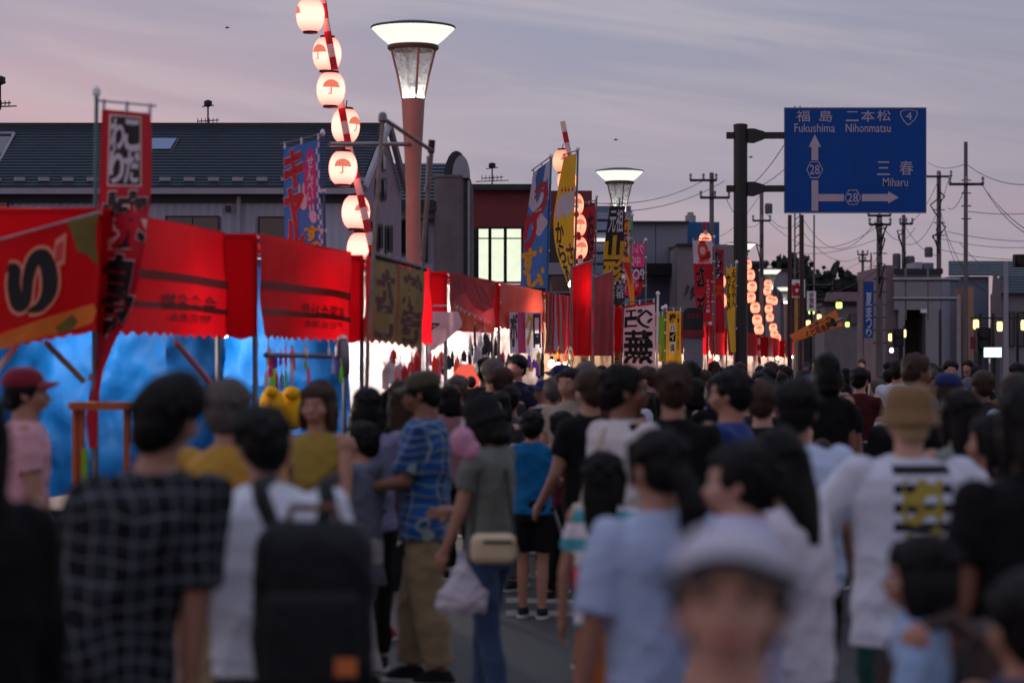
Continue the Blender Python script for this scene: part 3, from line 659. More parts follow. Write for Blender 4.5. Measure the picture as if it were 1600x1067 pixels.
# ------------------------------------------------------------------ traffic lights, small far signs and lights
def lantern_lamp(px, py, Y, w, h, label, em):
    t = thing('street_lantern', label, 'street lantern', P(px, py + h, Y), group='warm street lanterns in the distance'); k = Y / FPX
    MB().lathe(P(px, py + h / 2, Y), [(w / 2 * k * .7, 0), (w / 2 * k, h * k * .15), (w / 2 * k, h * k * .85), (w / 2 * k * .7, h * k)], 14).build('glass', em, t, smooth=True)
    MB().lathe(P(px, py - h / 2, Y), [(w / 2 * k * .8, .0), (w / 2 * k * .9, .04), (.02, .14)], 12).build('cap', BLACK, t)
WARM = emis('warm_lantern_glow', (1.0, .72, .30), 2.2); COOLW = emis('white_glow', (.85, 1.0, .85), 2.5); LIME = emis('lime_glow', (.75, 1.0, .25), 1.6)
for px, py, w, h, lb in ((1392, 527, 8, 12, 'warm lantern left of the grey corner building doorway'), (1413, 521, 6, 12, 'narrow warm lantern inside the corner building entrance'),
        (1525, 507, 9, 15, 'left lantern of the black post lamps at right'), (1562, 510, 9, 15, 'middle lantern of the black post lamps at right'), (1599, 508, 8, 16, 'warm lantern cut by the right photo edge'),
        (1263, 505, 7, 9, 'small warm lamp just left of the tilted orange banner'), (1280, 495, 7, 8, 'small warm lamp above the orange banner middle')):
    lantern_lamp(px, py, 80, w, h, lb, WARM)
lantern_lamp(1311, 477, 90, 10, 10, 'square lime green light above the orange banner', LIME); lantern_lamp(1268, 487, 90, 10, 8, 'lime green light left of the orange banner', LIME)
lantern_lamp(1324, 507, 90, 7, 8, 'pale light right of the orange banner tip', LIME)
for px, arm, lb in ((1532, (1516, 1556), 'black lamp post with crossarm at right'), (1552, (1540, 1571), 'second black lamp post with crossarm'), (1590, (1578, 1612), 'black lamp post near the right edge')):
    t = thing('lamp_post', lb, 'lamp post', (XP(px, 80.3), 80.3, 0), group='black lamp posts at right')
    MB().tube([(XP(px, 80.3), 80.3, 0), P(px, 490, 80.3)], .05, 8).build('post', BLACK, t)
    MB().tube([P(arm[0], 497, 80.3), P(arm[1], 497, 80.3)], .03, 6).build('crossarm', BLACK, t)
t = thing('lit_vending_sign', 'bright pale blue illuminated box sign behind the heads at right', 'sign', P(1553, 560, 60))
MB().bx(XP(1541, 60), XP(1565, 60), 60, 60.3, ZP(558, 60), ZP(543, 60)).build('light_panel', emis('cyan_box_glow', (.55, .9, 1.0), 2.2), t)
MB().bx(XP(1540, 60), XP(1566, 60), 60.05, 60.35, ZP(559, 60), ZP(558, 60)).build('frame', BLACK, t); MB().tube([(XP(1553, 60), 60.2, 0), P(1553, 559, 60.2)], .05, 6).build('post', BLACK, t)
def tl(px, py, Y, n, s, label, horiz=True, pole=None):
    t = thing('traffic_light', label, 'traffic light', (XP(px, Y), Y, 0)); k = Y / FPX
    if horiz:
        w = n * s
        MB().bx(XP(px - w / 2 - 2, Y), XP(px + w / 2 + 2, Y), Y, Y + .3, ZP(py + s * .6, Y), ZP(py - s * .6, Y)).build('housing', BLACK, t)
        for i in range(n): x = px - w / 2 + s * (i + .5); MB().lathe(P(x, py, Y), [(s * .45 * k, 0), (s * .45 * k, .01)], 12).build('visor', BLACK, t) if False else MB().tube([P(x, py, Y), P(x, py, Y - .25)], s * .44 * k, 12).build('visor', DARKM, t)
    else:
        MB().bx(XP(px - s * .6, Y), XP(px + s * .6, Y), Y, Y + .3, ZP(py + n * s / 2, Y), ZP(py - n * s / 2, Y)).build('housing', BLACK, t)
        for i in range(n): z = py - n * s / 2 + s * (i + .5); MB().tube([P(px, z, Y), P(px, z, Y - .25)], s * .4 * k, 12).build('visor', DARKM, t)
    if pole: MB().tube([P(pole[0], py, Y + .35), P(pole[1], py, Y + .35), (XP(pole[1], Y), Y + .35, 0)], .08, 8).build('mast_arm', DARKM, t)
tl(1323, 446, 100, 3, 13, 'unlit dark horizontal traffic light hanging over the far crossing', pole=(1323, 1258))
tl(1596, 407, 60, 1, 16, 'dark traffic light head at the right photo edge', pole=(1596, 1625))
tl(1538, 530, 78, 2, 18, 'dark pedestrian signal on the right-hand post', horiz=False, pole=(1538, 1532))
tl(1404, 528, 78, 2, 14, 'dark pedestrian signal beside the corner building', horiz=False, pole=(1404, 1408))
def flat_sign(name, label, x0, x1, y0, y1, Y, m, cat='sign', leg=True):
    t = thing(name, label, cat, (XP((x0 + x1) / 2, Y), Y, 0))
    MB().bx(XP(x0, Y), XP(x1, Y), Y, Y + .06, ZP(y1, Y), ZP(y0, Y)).build('panel', m, t)
    if leg: MB().tube([(XP((x0 + x1) / 2, Y), Y + .1, 0), P((x0 + x1) / 2, y0 + 2, Y + .1)], .05, 8).build('post', mat('yellow_post', (190, 130, 40), .6, .1) if 'flower' in label else DARKM, t)
    return t, Sheet([(y0, y0, x0, x1), ((y0 + y1) / 2,) * 2 + (x0, x1), (y1, y1, x0, x1)], Y, Y, amp=0)
t, sh = flat_sign('flower_sign', 'square white sign with a red flower shape on an orange post', 1231, 1258, 437, 465, 75, WHITE)
rp_ = mat('sign_red_print', (190, 24, 40), .6, .08)
for k in range(7):
    a = 2 * PI * k / 7 + .3; c = (.52 + .24 * math.cos(a), .58 + .24 * math.sin(a))
    sh.poly([(c[0] + .15 * math.cos(b + a) * (1.25 if abs(math.cos(b)) > .5 else .6), c[1] + .13 * math.sin(b + a)) for b in np.linspace(0, 2 * PI, 9)[:-1]], rp_, t, name='petal', off=.01)
t, sh = flat_sign('vertical_shop_sign', 'narrow white vertical shop sign above the lime light', 1261, 1275, 455, 486, 88, WHITE)
sh.text('学習塾', .25, .1, .75, .9, mat('sign_grey_print', (110, 70, 66), .6, .08), t, off=.01)
bs = thing('vertical_blue_banner', 'tall blue vertical banner with white marks beside the thick pole', 'banner', (XP(1358, 84), 84, 0))
sh = Sheet([(440, 440, 1350, 1365), (490, 490, 1350, 1365), (528, 528, 1351, 1364)], 84, 84, amp=.02)
sh.cloth('cloth', mat('deep_blue_cloth', (16, 72, 140), .6, .1, trans=.2), bs, 4, 10); sh.text('夏まつり', .2, .2, .8, .95, WHC, bs)
MB().tube([(XP(1349, 84), 84.05, 0), P(1349, 438, 84.05)], .04, 6).build('pole', STEEL, bs)
ob = thing('tilted_orange_banner', 'orange banner with dark lettering leaning diagonally over the crowd', 'banner', (XP(1280, 40), 40, 0))
sh = Sheet([(524, 484, 1233, 1306), (530, 500, 1238, 1313), (535, 508, 1240, 1318)], 40, 40.5, amp=.02)
sh.cloth('cloth', mat('banner_orange', (216, 112, 40), .7, .12, 3, trans=.25), ob, 16, 6)
sh.text('くじ引き屋', .28, .35, .80, .95, BLKC, ob, vert=False, bold=.05); sh.text('お楽しみ', .4, .08, .85, .3, mat('brown_ink', (90, 50, 60), .7), ob, vert=False)
sh.poly([(.86 + .055 * math.cos(a), .55 + .3 * math.sin(a)) for a in np.linspace(0, 2 * PI, 15)[:-1]], BLKC, ob)
MB().tube([(XP(1245, 40), 40.1, 0), P(1243, 532, 40.1), P(1316, 498, 40.55)], .03, 6).build('pole', STEEL, ob)
for px, py, Y, lb in ((355, 44, 60, 'tiny bird in the pink sky left of the lanterns'), (962, 219, 60, 'tiny bird above the second street lamp'), (1173, 246, 60, 'tiny bird between sign post and sign board')):
    c = P(px, py, Y); q = MB(); q.tube([c + Vector((-.06, 0, .0)), c, c + Vector((.06, 0, .01))], [.005, .02, .006], 6)
    q.face([c + Vector((-.02, 0, 0)), c + Vector((.02, 0, 0)), c + Vector((.0, -.12, .04))]); q.face([c + Vector((-.02, 0, 0)), c + Vector((.02, 0, 0)), c + Vector((.01, .12, .05))])
    o = q.build('bird', BLACK); tag(o, lb, 'bird')
# ------------------------------------------------------------------ street lamps
LAMPW = emis('lamp_shade_glow', (.97, .99, .88), 1.04); LAMPH = emis('lamp_core_glow', (1.0, 1.0, .88), 9.0)
POLE = mat('lamp_pole_paint', (150, 114, 102), .45, .1, 4, spec=.5)
FGL = mat('funnel_glass', (150, 158, 150), .25, .3, 6, trans=.4)
def funnel_glass():
    m, t, b = bsdf_mat('lamp_funnel_glass'); n = N(t, 'ShaderNodeTexNoise', i_Vector=N(t, 'ShaderNodeTexCoord').outputs['Object']); n.inputs['Scale'].default_value = 14; n.inputs['Detail'].default_value = 6
    tb = N(t, 'ShaderNodeBsdfTransparent'); tr = N(t, 'ShaderNodeBsdfTranslucent'); tr.inputs[0].default_value = (.95, .98, .93, 1)
    mx = N(t, 'ShaderNodeMixShader'); t.links.new(mth(t, 'MULTIPLY', mth(t, 'SUBTRACT', n.outputs[0], .30, clamp=True), 2.4, clamp=True), mx.inputs[0])
    t.links.new(tb.outputs[0], mx.inputs[1]); t.links.new(tr.outputs[0], mx.inputs[2]); t.links.new(mx.outputs[0], t.nodes['Material Output'].inputs[0]); return m
FG = funnel_glass()
def street_lamp(px, Y, label):
    t = thing('street_lamp', label, 'street lamp', (XP(px, Y), Y, 0), group='funnel-shaped street lamps along the stalls')
    c = Vector((XP(px, Y), Y, 0)); zt = 6.25
    MB().lathe(c, [(.13, 0), (.1, .1), (.098, 3.2), (.1, 4.05), (.115, 4.5), (.14, 4.95), (.158, 5.28)], 20).build('pole', POLE, t, smooth=True)
    MB().lathe(c, [(.12, 5.282), (.15, 5.30), (.1, 5.34)], 16).build('base_lens', LAMPH, t)
    for a in (.35, 1.9, 3.5, 5.0):
        q = MB(); d = Vector((math.cos(a), math.sin(a), 0)); q.tube([c + d * .15 + Vector((0, 0, 5.27)), c + d * .22 + Vector((0, 0, 5.6)), c + d * .315 + Vector((0, 0, 5.96))], .018, 6); q.build('strut', POLE, t)
    MB().lathe(c, [(.14, 5.3), (.2, 5.62), (.29, 5.94)], 24, cap=False).build('funnel_glass', FG, t, smooth=True)
    MB().lathe(c, [(.325, 5.93), (.345, 5.95), (.345, 5.99), (.325, 6.0)], 28).build('ring', mat('lamp_ring', (70, 52, 48), .5, .1), t)
    MB().lathe(c, [(.32, 6.001), (.44, 6.1), (.56, 6.22)], 32, cap=False).build('shade', LAMPW, t, smooth=True)
    MB().lathe(c, [(.565, 6.221), (.575, 6.235), (.565, 6.25), (.3, 6.30), (.02, 6.31)], 32).build('lid', mat('lamp_lid', (60, 66, 72), .5, .1), t)
    MB().lathe(c, [(.20, 5.935), (.26, 5.95), (.27, 5.99)], 14).build('bulb', LAMPH, t)
street_lamp(645.5, 32.5, 'nearest and largest lit funnel street lamp, left of centre against the sky')
street_lamp(968, 57, 'second lit street lamp, rising above the black and yellow flags')
street_lamp(1158, 92, 'lit street lamp half hidden behind the black sign post')
street_lamp(1203, 118, 'small street lamp with orange-lit shade beside the far lantern string')
street_lamp(1228, 146, 'smallest lit street lamp in front of the red flower sign')

# ------------------------------------------------------------------ paper lanterns
def lantern_mat(name, cen, end, sc_=1.0):
    m, t, b = bsdf_mat(name); t.nodes.remove(b)
    s_ = N(t, 'ShaderNodeSeparateXYZ', i_0=N(t, 'ShaderNodeTexCoord').outputs['Object'])
    zz = mth(t, 'ABSOLUTE', mth(t, 'MULTIPLY', s_.outputs[2], 6.2)); zz = mth(t, 'POWER', zz, 2.0, clamp=True)
    rib = mth(t, 'MULTIPLY', mth(t, 'ADD', mth(t, 'SINE', mth(t, 'MULTIPLY', s_.outputs[2], 420.0)), 1.0), .04)
    e = N(t, 'ShaderNodeEmission', i_Color=mixc(t, mth(t, 'ADD', zz, rib, clamp=True), cen, end)); e.inputs[1].default_value = sc_
    t.links.new(e.outputs[0], t.nodes['Material Output'].inputs[0]); return m
LANT = lantern_mat('paper_lantern_glow', (5.5, 1.08, .84), (2.4, .46, .36))
LANTF = lantern_mat('far_lantern_glow', (2.3, .70, .42), (1.2, .30, .18), 1.0)
LRED = emis('lantern_red_print', (.85, .20, .13), 1.0)
SR = mat('striped_pole_red', (196, 20, 32), .6, .1, trans=0); SWH = mat('striped_pole_white', (232, 196, 190), .6, .1)
def make_lantern():
    t = thing('paper_lantern', 'x', 'paper lantern', (0, 0, 0)); r, h = .135, .155
    pr = []
    for i in range(29):
        a = -1.15 + 2.3 * i / 28; rr = r * (math.cos(a * 1.02) ** .72) * (1 + (.012 if i % 2 else -.006)); pr.append((rr, h * math.sin(a) / math.sin(1.15)))
    MB().lathe((0, 0, 0), pr, 28, cap=False).build('paper_shell', LANT, t, smooth=False)
    e = pr[-1][0]
    for z, nm in ((h + .008, 'top_ring'), (-h - .008, 'bottom_ring')): MB().lathe((0, 0, z), [(e * .95, -.014), (e * 1.05, -.012), (e * 1.05, .012), (e * .95, .014)], 20).build(nm, mat('lantern_rim_black', (40, 16, 14), .5, .1), t)
    MB().tube([(0, 0, h + .02), (.01, 0, h + .09)], .006, 5).build('hook', BLACK, t)
    # generic red parasol-like crest printed on the paper
    def onshell(u, v, k=1.012):
        a = v / h * 1.15; a = math.asin(max(-.99, min(.99, v * math.sin(1.15) / h))); rr = r * math.cos(a * 1.02) ** .72 * k + .003; th = -PI / 2 + u / r; return (rr * math.cos(th), rr * math.sin(th), v)
    q = MB()
    q.grid(lambda u, v: onshell((u - .5) * .17, -.005 + .075 * v * (1 - (2 * u - 1) ** 2) ** .5 + .012), 12, 3)
    q.grid(lambda u, v: onshell((u - .5) * .014, -.055 + .07 * v), 1, 4); q.grid(lambda u, v: onshell(-.012 + .03 * (u - .5), -.060 + .010 * v), 3, 1)
    q.build('crest', LRED, t, fix=False)
    return t
def string_pole(pts, r, label, seg=.16):
    q = []; P0 = [Vector(p) for p in pts]
    for i in range(len(P0) - 1):
        L = (P0[i + 1] - P0[i]).length; n = max(1, int(L / seg))
        q += [P0[i].lerp(P0[i + 1], k / n) for k in range(n)]
    q.append(P0[-1])
    o = MB().tube(q, r, 10, m=lambda i: i % 2).build('lantern_pole', [SR, SWH]); tag(o, label, 'pole'); ORG[o.name] = Vector()
    return o
lan0 = make_lantern(); used = [0]
def lantern(px, py, Y, label, group, w=44, turn=0.0, far=False, tilt=0.0):
    o = lan0 if not used[0] else copy_tree(lan0); used[0] = 1
    s_ = (w / FPX * Y) / .27; o.location = P(px, py, Y); o.scale = (s_, s_, s_); o.rotation_euler = (0, tilt, turn)
    o['label'] = label; o['group'] = group
    if far:
        for ch in o.children:
            if ch.name.startswith('paper_shell'): ch.material_slots[0].link = 'OBJECT'; ch.material_slots[0].material = LANTF
YL = 31.2
string_pole([(XP(604, YL), YL, 0), P(597, 470, YL), P(580, 383, YL), P(563, 305, YL), P(545, 230, YL), P(523, 110, YL), P(508, 30, YL), P(500, -40, YL)], .048, 'leaning red and white striped pole carrying the nearest lantern string')
G1 = 'lit paper lanterns on the near striped pole'
for px, py, tn, lb in ((485, 24, -1.3, 'topmost paper lantern, cut by the upper photo edge'), (511, 85, -.6, 'second paper lantern from the top, partly behind the pole'), (517, 140, 0.1, 'third paper lantern from the top with crest facing forward'),
        (540, 197, .9, 'fourth paper lantern from the top, crossed by the striped pole'), (536, 263, 0.05, 'fifth paper lantern from the top, in front of the roof edge'), (556, 332, .6, 'sixth paper lantern from the top, crossed by the pole'), (564, 390, 1.3, 'lowest paper lantern, half sunk behind the red canopy')):
    lantern(px, py, YL + (-.2 if px in (517, 536, 485) else .22), lb, G1, 44, tn, tilt=.03)
for px, py in ((485, 52),): pass
Y2 = 44.0
string_pole([(XP(915, Y2), Y2, 0), P(908, 420, Y2), P(900, 330, Y2), P(889, 240, Y2), P(879, 190, Y2)], .05, 'second striped lantern pole, behind the yellow flag')
for px, py, lb in ((879, 252, 'top lantern of the second pole, behind the yellow flag'), (886, 283, 'second lantern of the second pole, mostly behind the yellow flag'), (897, 320, 'lantern glowing through the yellow flag'), (901, 352, 'fourth lantern between yellow and red flags'), (903, 388, 'fifth lantern between yellow and red flags'),
        (907, 430, 'sixth lantern between yellow and red flags'), (913, 470, 'lowest lantern of the second pole, above the red canopy')):
    lantern(px, py, Y2 + .1, lb, 'lit lanterns on the second striped pole', 30, .4, far=True)
Y3 = 68.0
string_pole([(XP(1112, Y3), Y3, 0), P(1108, 400, Y3), P(1100, 347, Y3)], .05, 'third striped pole above the octopus-ball flag', seg=.2)
for px, py in ((1102, 376), (1120, 405), (1124, 440), (1126, 470)): lantern(px, py, Y3 + .1, 'orange lantern glowing behind far red flags, at height of %s' % {376: 'the white flag top', 405: 'the round logo', 440: 'the black letters', 470: 'the yellow flag'}[py], 'lit lanterns behind the far red flags', 20, far=True)
Y4 = 84.0
string_pole([(XP(1190, Y4), Y4, 0), P(1184, 500, Y4), P(1168, 405, Y4)], .05, 'fourth striped pole right of the black sign post', seg=.2)
for i, (px, py) in enumerate(((1167, 414), (1172, 430), (1175, 448), (1173, 465), (1180, 481), (1183, 500), (1186, 514), (1131, 470), (1132, 488), (1137, 505))):
    lantern(px, py, Y4, 'lantern in the string just right of the sign post, row %s from top' % ('one two three four five six seven eight nine ten'.split()[i]) if i < 7 else 'lantern low behind the yellow flag left of the sign post', 'lanterns beside the sign post', 15, far=True)
for i, (px, py) in enumerate(((1200, 444), (1199, 455), (1203, 468), (1209, 470), (1201, 483), (1203, 496), (1208, 512), (1210, 522), (1214, 528))):
    lantern(px, py, 104, 'small far lantern beside the orange-lit lamp, %s of nine from top' % 'first second third fourth fifth sixth seventh eighth ninth'.split()[i], 'far lanterns beside the orange-lit lamp', 12, far=True)
# ------------------------------------------------------------------ pipe frame that carries the olive banner
t = thing('scaffold', 'tall rickety steel pipe frame carrying the olive banner beside the big lamp', 'scaffold', (XP(590, 20.5), 20.5, 0))
a0, a1 = P(598, 185, 20.5), P(675, 236, 22.5)
MB().tube([(XP(566, 19.8), 19.8, 0), P(575, 520, 19.9), P(590, 300, 20.3), a0], .018, 8).build('upright', mat('rusty_pipe', (122, 104, 96), .5, .25, 9, metal=.5), t)
MB().tube([(XP(650, 22.5), 22.5, 0), P(657, 440, 22.5), a1 + Vector((0, 0, .06))], .022, 8).build('upright', mat('rusty_pipe', (0, 0, 0)), t)
MB().tube([a0, a1], .019, 8).build('crossbar', mat('rusty_pipe', (0, 0, 0)), t)
MB().tube([a1 + Vector((-.01, 0, -.02)), a1 + Vector((0, 0, .1))], .032, 8).build('rag_knot', BLACK, t)
MB().lathe(a0, [(.02, -.05), (.04, -.02), (.035, .03), (.02, .05)], 8).build('clamp', STEEL, t)
MB().tube([a1 + Vector((-.04, -.03, -.05)), a1 + Vector((-.05, -.04, -.3)), a1 + Vector((-.07, -.04, -.38))], .01, 5).build('rope_end', LTRIM, t)
o = MB().tube([P(515, 226, 29), P(600, 225, 31), P(640, 226, 32.4)], .028, 8).build('horizontal_pipe', STEEL); tag(o, 'orange-lit horizontal pipe clamped to the nearest lamp pole', 'pipe')
# olive translucent banner hung on the frame
t = thing('olive_banner', 'olive yellow printed sheet with dark red letters seen from behind on the pipe frame', 'banner', (XP(620, 21), 21, 0))
sh = Sheet([(396, 423, 581, 663), (440, 455, 582, 663), (490, 500, 581, 660), (530, 545, 580, 655)], 20.3, 22.2, amp=.05, wn=2.2, zig=6, zn=7, sag=5)
sh.cloth('cloth', OLIVE, t, 40, 24)
DR = mat('dried_red_print', (92, 30, 36), .6, .2, trans=.15)
sh.text('たこ', .08, .15, .42, .95, DR, t, mirror=True, bold=.07); sh.text('焼き', .6, .12, .95, .95, DR, t, mirror=True, bold=.07)
sh.poly([(.49, .03), (.52, .03), (.52, .97), (.49, .97)], mat('orange_red_stripe', (214, 54, 26), .6, .1, trans=.4), t, 'stripe')
for k in range(7):
    u = .04 + k * .15; MB().tube([sh.pos(u, .01), sh.pos(u, .0) + Vector((0, 0, .08))], .012, 5).build('cord_loop', LTRIM, t)
MB().tube([P(578, 397, 20.2), P(664, 421, 22.3)], .022, 7).build('top_rail', DARKM, t)

# ------------------------------------------------------------------ nobori flags
def nobori(label, rows, YL_, YR_, m, pole=None, polem=STEEL, amp=.03, wn=1.2, cross=True, clips=True, grp=None, nu=20, nv=30, yp=0.0):
    t = thing('banner_flag', label, 'banner flag', (XP(pole[0] if pole else rows[0][2], YL_), YL_, 0), group=grp)
    sh = Sheet(rows, YL_, YR_, amp=amp, wn=wn); sh.cloth('cloth', m, t, nu, nv)
    if pole:
        x0, y0, x1, y1 = pole; Yp = (YR_ if abs(rows[0][3] - x0) < abs(rows[0][2] - x0) else YL_) + .03 + yp
        gp = (XP(x1 + (x1 - x0) * .1, Yp), Yp, 0)
        r = .0145 if Yp < 30 else .02
        MB().tube([gp, P(x1, y1, Yp), P(x0, y0, Yp)], [r * 1.2, r, r * .9], 8).build('pole', polem, t)
        MB().lathe(P(x0, y0, Yp), [(r, 0), (r * 1.8, .02), (r * 1.6, .05), (r * .4, .07)], 8).build('pole_cap', WHITE, t)
        if cross:
            a = sh.pos(0, 0) + Vector((0, .02, .05)); b = sh.pos(1, 0) + Vector((0, .02, .05)); d = (b - a)
            MB().tube([a - d * .08, b + d * .08], .007 if Yp < 30 else .011, 6).build('crossbar', STEEL, t)
            for u in (.03, .5, .97): MB().tube([sh.pos(u, .0) + Vector((0, 0, -.01)), sh.pos(u, 0) + Vector((0, .02, .06))], .012, 5).build('loop', WHC, t)
        if clips:
            for v in (.25, .5, .75):
                e = sh.pos(1 if abs(rows[0][3] - x0) < abs(rows[0][2] - x0) else 0, v); tz = (e.z - P(x1, y1, Yp).z) / max(.01, P(x0, y0, Yp).z - P(x1, y1, Yp).z)
                q = P(x1, y1, Yp).lerp(P(x0, y0, Yp), tz); MB().box((e + q) / 2, (abs(e.x - q.x) + .05, .02, .035)).build('clip', WHC, t)
    return t, sh
# 1 near red flag
t, sh = nobori('tall red flag on a teal pole at left, black box lettering curling at the bottom', [(170, 178, 159, 237), (290, 290, 155, 237), (345, 345, 151, 231), (400, 405, 149, 222), (470, 480, 148, 205), (540, 540, 148, 176), (590, 590, 143, 158), (650, 650, 134, 152), (700, 700, 138, 150)], 15.2, 14.8, REDC,
    pole=(151, 152, 146, 640), polem=mat('teal_pole', (52, 104, 108), .4, .1, spec=.6), amp=.04, wn=.9, nv=60)
sh.poly([(.14, .012), (.80, .012), (.82, .128), (.14, .126)], mat('pale_outline', (228, 196, 190), .7, .1, trans=.2), t, 'print_frame', off=.006)
sh.poly([(.17, .016), (.77, .016), (.79, .124), (.17, .122)], INK, t, 'print_box', off=.009)
sh.text('こだ', .48, .02, .76, .12, WHC, t, bold=.06, off=.014); sh.text('わり', .19, .02, .46, .12, WHC, t, bold=.06, off=.014)
sh.text('焼', .08, .14, .95, .345, INK, t, bold=.08, off=.016, outline=mat('pale_outline', (0, 0, 0)), ob=.06)
sh.text('鳥', .08, .365, .95, .60, INK, t, bold=.08, off=.016, outline=mat('pale_outline', (0, 0, 0)), ob=.06)
# 2 blue flag
t, sh = nobori('light blue flag with red outlined katakana and pink oval behind the red canopy', [(232, 218, 443, 499), (300, 298, 443, 500), (360, 360, 444, 503), (410, 412, 446, 506), (470, 470, 447, 507)], 24.4, 24.0, BLUC,
    pole=(504, 213, 508, 420), polem=mat('blue_pole', (40, 70, 120), .4, .1), amp=.03)
sh.text('キャルピ', .04, .03, .52, .84, mat('flag_red_print', (200, 24, 40), .6, .1, trans=.3), t, bold=.085, off=.016, outline=WHC, ob=.06)
sh.poly([(.74 + .17 * math.cos(a), .20 + .155 * math.sin(a)) for a in np.linspace(0, 2 * PI, 19)[:-1]], HOTP, t, 'oval', off=.008)
sh.text('せんべい', .66, .09, .82, .31, WHC, t, bold=.03, off=.014)
sh.text('すくい', .56, .47, .9, .80, YELC, t, bold=.08, off=.014, outline=INK, ob=.03)
for i in range(24):
    for k in range(2):
        if (i + k) % 2: sh.poly([(.90 + k * .05, .02 + i * .034), (.95 + k * .05, .02 + i * .034), (.95 + k * .05, .054 + i * .034), (.90 + k * .05, .054 + i * .034)], WHC, t, 'checker_square', off=.007)
for cx, cy, s_ in ((.52, .30, 1), (.78, .40, .8)):      # two plain pale round blobs with little ears
    for ox, oy, a_, b_ in ((0, 0, .13, .042), (-.08, -.06, .035, .03), (.03, -.065, .035, .03), (.02, .035, .10, .03)):
        sh.poly([(cx + s_ * (ox + a_ * math.cos(q)), cy + s_ * (oy + b_ * math.sin(q))) for q in np.linspace(0, 2 * PI, 13)[:-1]], PINKC, t, 'animal_print', off=.012)
# 3 blue / white / red flag
t, sh = nobori('blue and white flag with red lettering and pink bear shape, left of yellow flag', [(270, 250, 833, 860), (320, 300, 826, 858), (380, 370, 818, 857), (450, 450, 813, 856)], 37, 38, BLUC, pole=(861, 247, 854, 460), polem=mat('blue_pole2', (40, 96, 140), .4, .1), amp=.05)
sh.poly([(.0, .0), (1, 0), (1, .38), (.5, .52), (0, .34)], WHC, t, 'white_field', off=.006)
sh.text('つ', .1, .22, .9, .5, mat('flag_red_print', (0, 0, 0)), t, bold=.12, off=.014, outline=INK, ob=.05); sh.text('り', .0, .44, .45, .72, mat('flag_red_print', (0, 0, 0)), t, bold=.12, off=.014, outline=WHC, ob=.05)
sh.poly([(.62 + .3 * math.cos(a) * (1 + .15 * math.cos(4 * a)), .56 + .075 * math.sin(a) * (1 + .15 * math.cos(4 * a))) for a in np.linspace(0, 2 * PI, 21)[:-1]], PINKC, t, 'animal_print', off=.012)
sh.text('す', .0, .72, .5, .88, YELC, t, bold=.1, off=.014, outline=INK, ob=.04); sh.text('い', .25, .88, .8, .99, YELC, t, bold=.1, off=.014)
for a, b in ((.7, .74), (.8, .86), (.6, .93)): sh.poly([(a + .07 * math.cos(q), b + .02 * math.sin(q)) for q in np.linspace(0, 2 * PI, 9)[:-1]], YELC, t, 'dot', off=.01)
# 4 yellow flag
t, sh = nobori('tall yellow flag with black brush lettering and white egg shapes', [(246, 240, 881, 901), (300, 298, 871, 898), (345, 345, 865, 897), (390, 390, 869, 897), (430, 430, 882, 899), (470, 470, 896, 905), (484, 480, 896, 912)], 40.6, 41.4, YELC, pole=(903, 236, 896, 500), amp=.05, nv=44)
for k, (cx, cy) in enumerate(((.22, .26), (.62, .25), (.42, .23), (.86, .22))): sh.poly([(cx + .17 * math.cos(a), cy + .07 * math.sin(a)) for a in np.linspace(0, 2 * PI, 15)[:-1]], WHC, t, 'egg_print', off=.01 + .002 * k)
for k in range(4): sh.poly([(.2 + .2 * k, .165), (.26 + .2 * k, .145), (.32 + .2 * k, .17)], mat('flag_red_print', (0, 0, 0)), t, 'comb_print', off=.02)
sh.text('からあげ', .1, .34, .48, .84, INK, t, bold=.04, off=.014); sh.text('ささみ', .56, .46, .95, .92, mat('maroon_ink', (96, 26, 20), .7, .1), t, bold=.04, off=.014)
# 5 red flag with black letters
t, sh = nobori('dark red flag with black lettering and black top edge, right of the yellow flag', [(322, 317, 910, 930), (380, 376, 906, 929), (420, 420, 908, 925), (450, 450, 914, 924)], 46, 46.6, REDC, pole=(932, 310, 929, 470), amp=.04)
sh.text('お好み焼', .48, .1, .95, .95, INK, t, bold=.06, off=.014); sh.text('名物', .02, .3, .42, .6, INK, t, bold=.05, off=.014); sh.poly([(0, 0), (1, 0), (1, .03), (0, .03)], INK, t, 'top_edge')
# 6,7 black flags
t, sh = nobori('black flag with big yellow brush lettering and small white title, below the second lamp', [(322, 322, 953, 977), (380, 380, 945, 975), (430, 430, 942, 972), (470, 474, 942, 972)], 49, 49.6, BLKC, pole=(968, 312, 965, 480), amp=.05)
sh.text('元祖', .1, .05, .9, .24, WHC, t, vert=False, bold=.03, off=.014); sh.text('山形', .05, .27, .95, .75, YELC, t, bold=.09, off=.014); sh.text('牛', .1, .76, .9, .97, YELC, t, bold=.09, off=.014)
t, sh = nobori('lower black flag with yellow brush lettering touching the white grilled-squid flag', [(444, 442, 961, 976), (490, 490, 958, 976), (530, 530, 955, 974), (572, 572, 952, 972)], 45, 45.5, BLKC, pole=(974, 436, 976, 580), amp=.04)
sh.text('元祖', .15, .03, .9, .18, WHC, t, bold=.03, off=.014); sh.text('一', .2, .25, .95, .5, YELC, t, bold=.06, off=.014) if False else sh.poly([(.45, .26), (.7, .24), (.85, .5), (.6, .56), (.45, .48)], YELC, t, 'brush_stroke', off=.014)
sh.text('焼', .05, .56, .95, .78, YELC, t, bold=.07, off=.014); sh.text('蕎', .05, .79, .95, .99, YELC, t, bold=.07, off=.014)
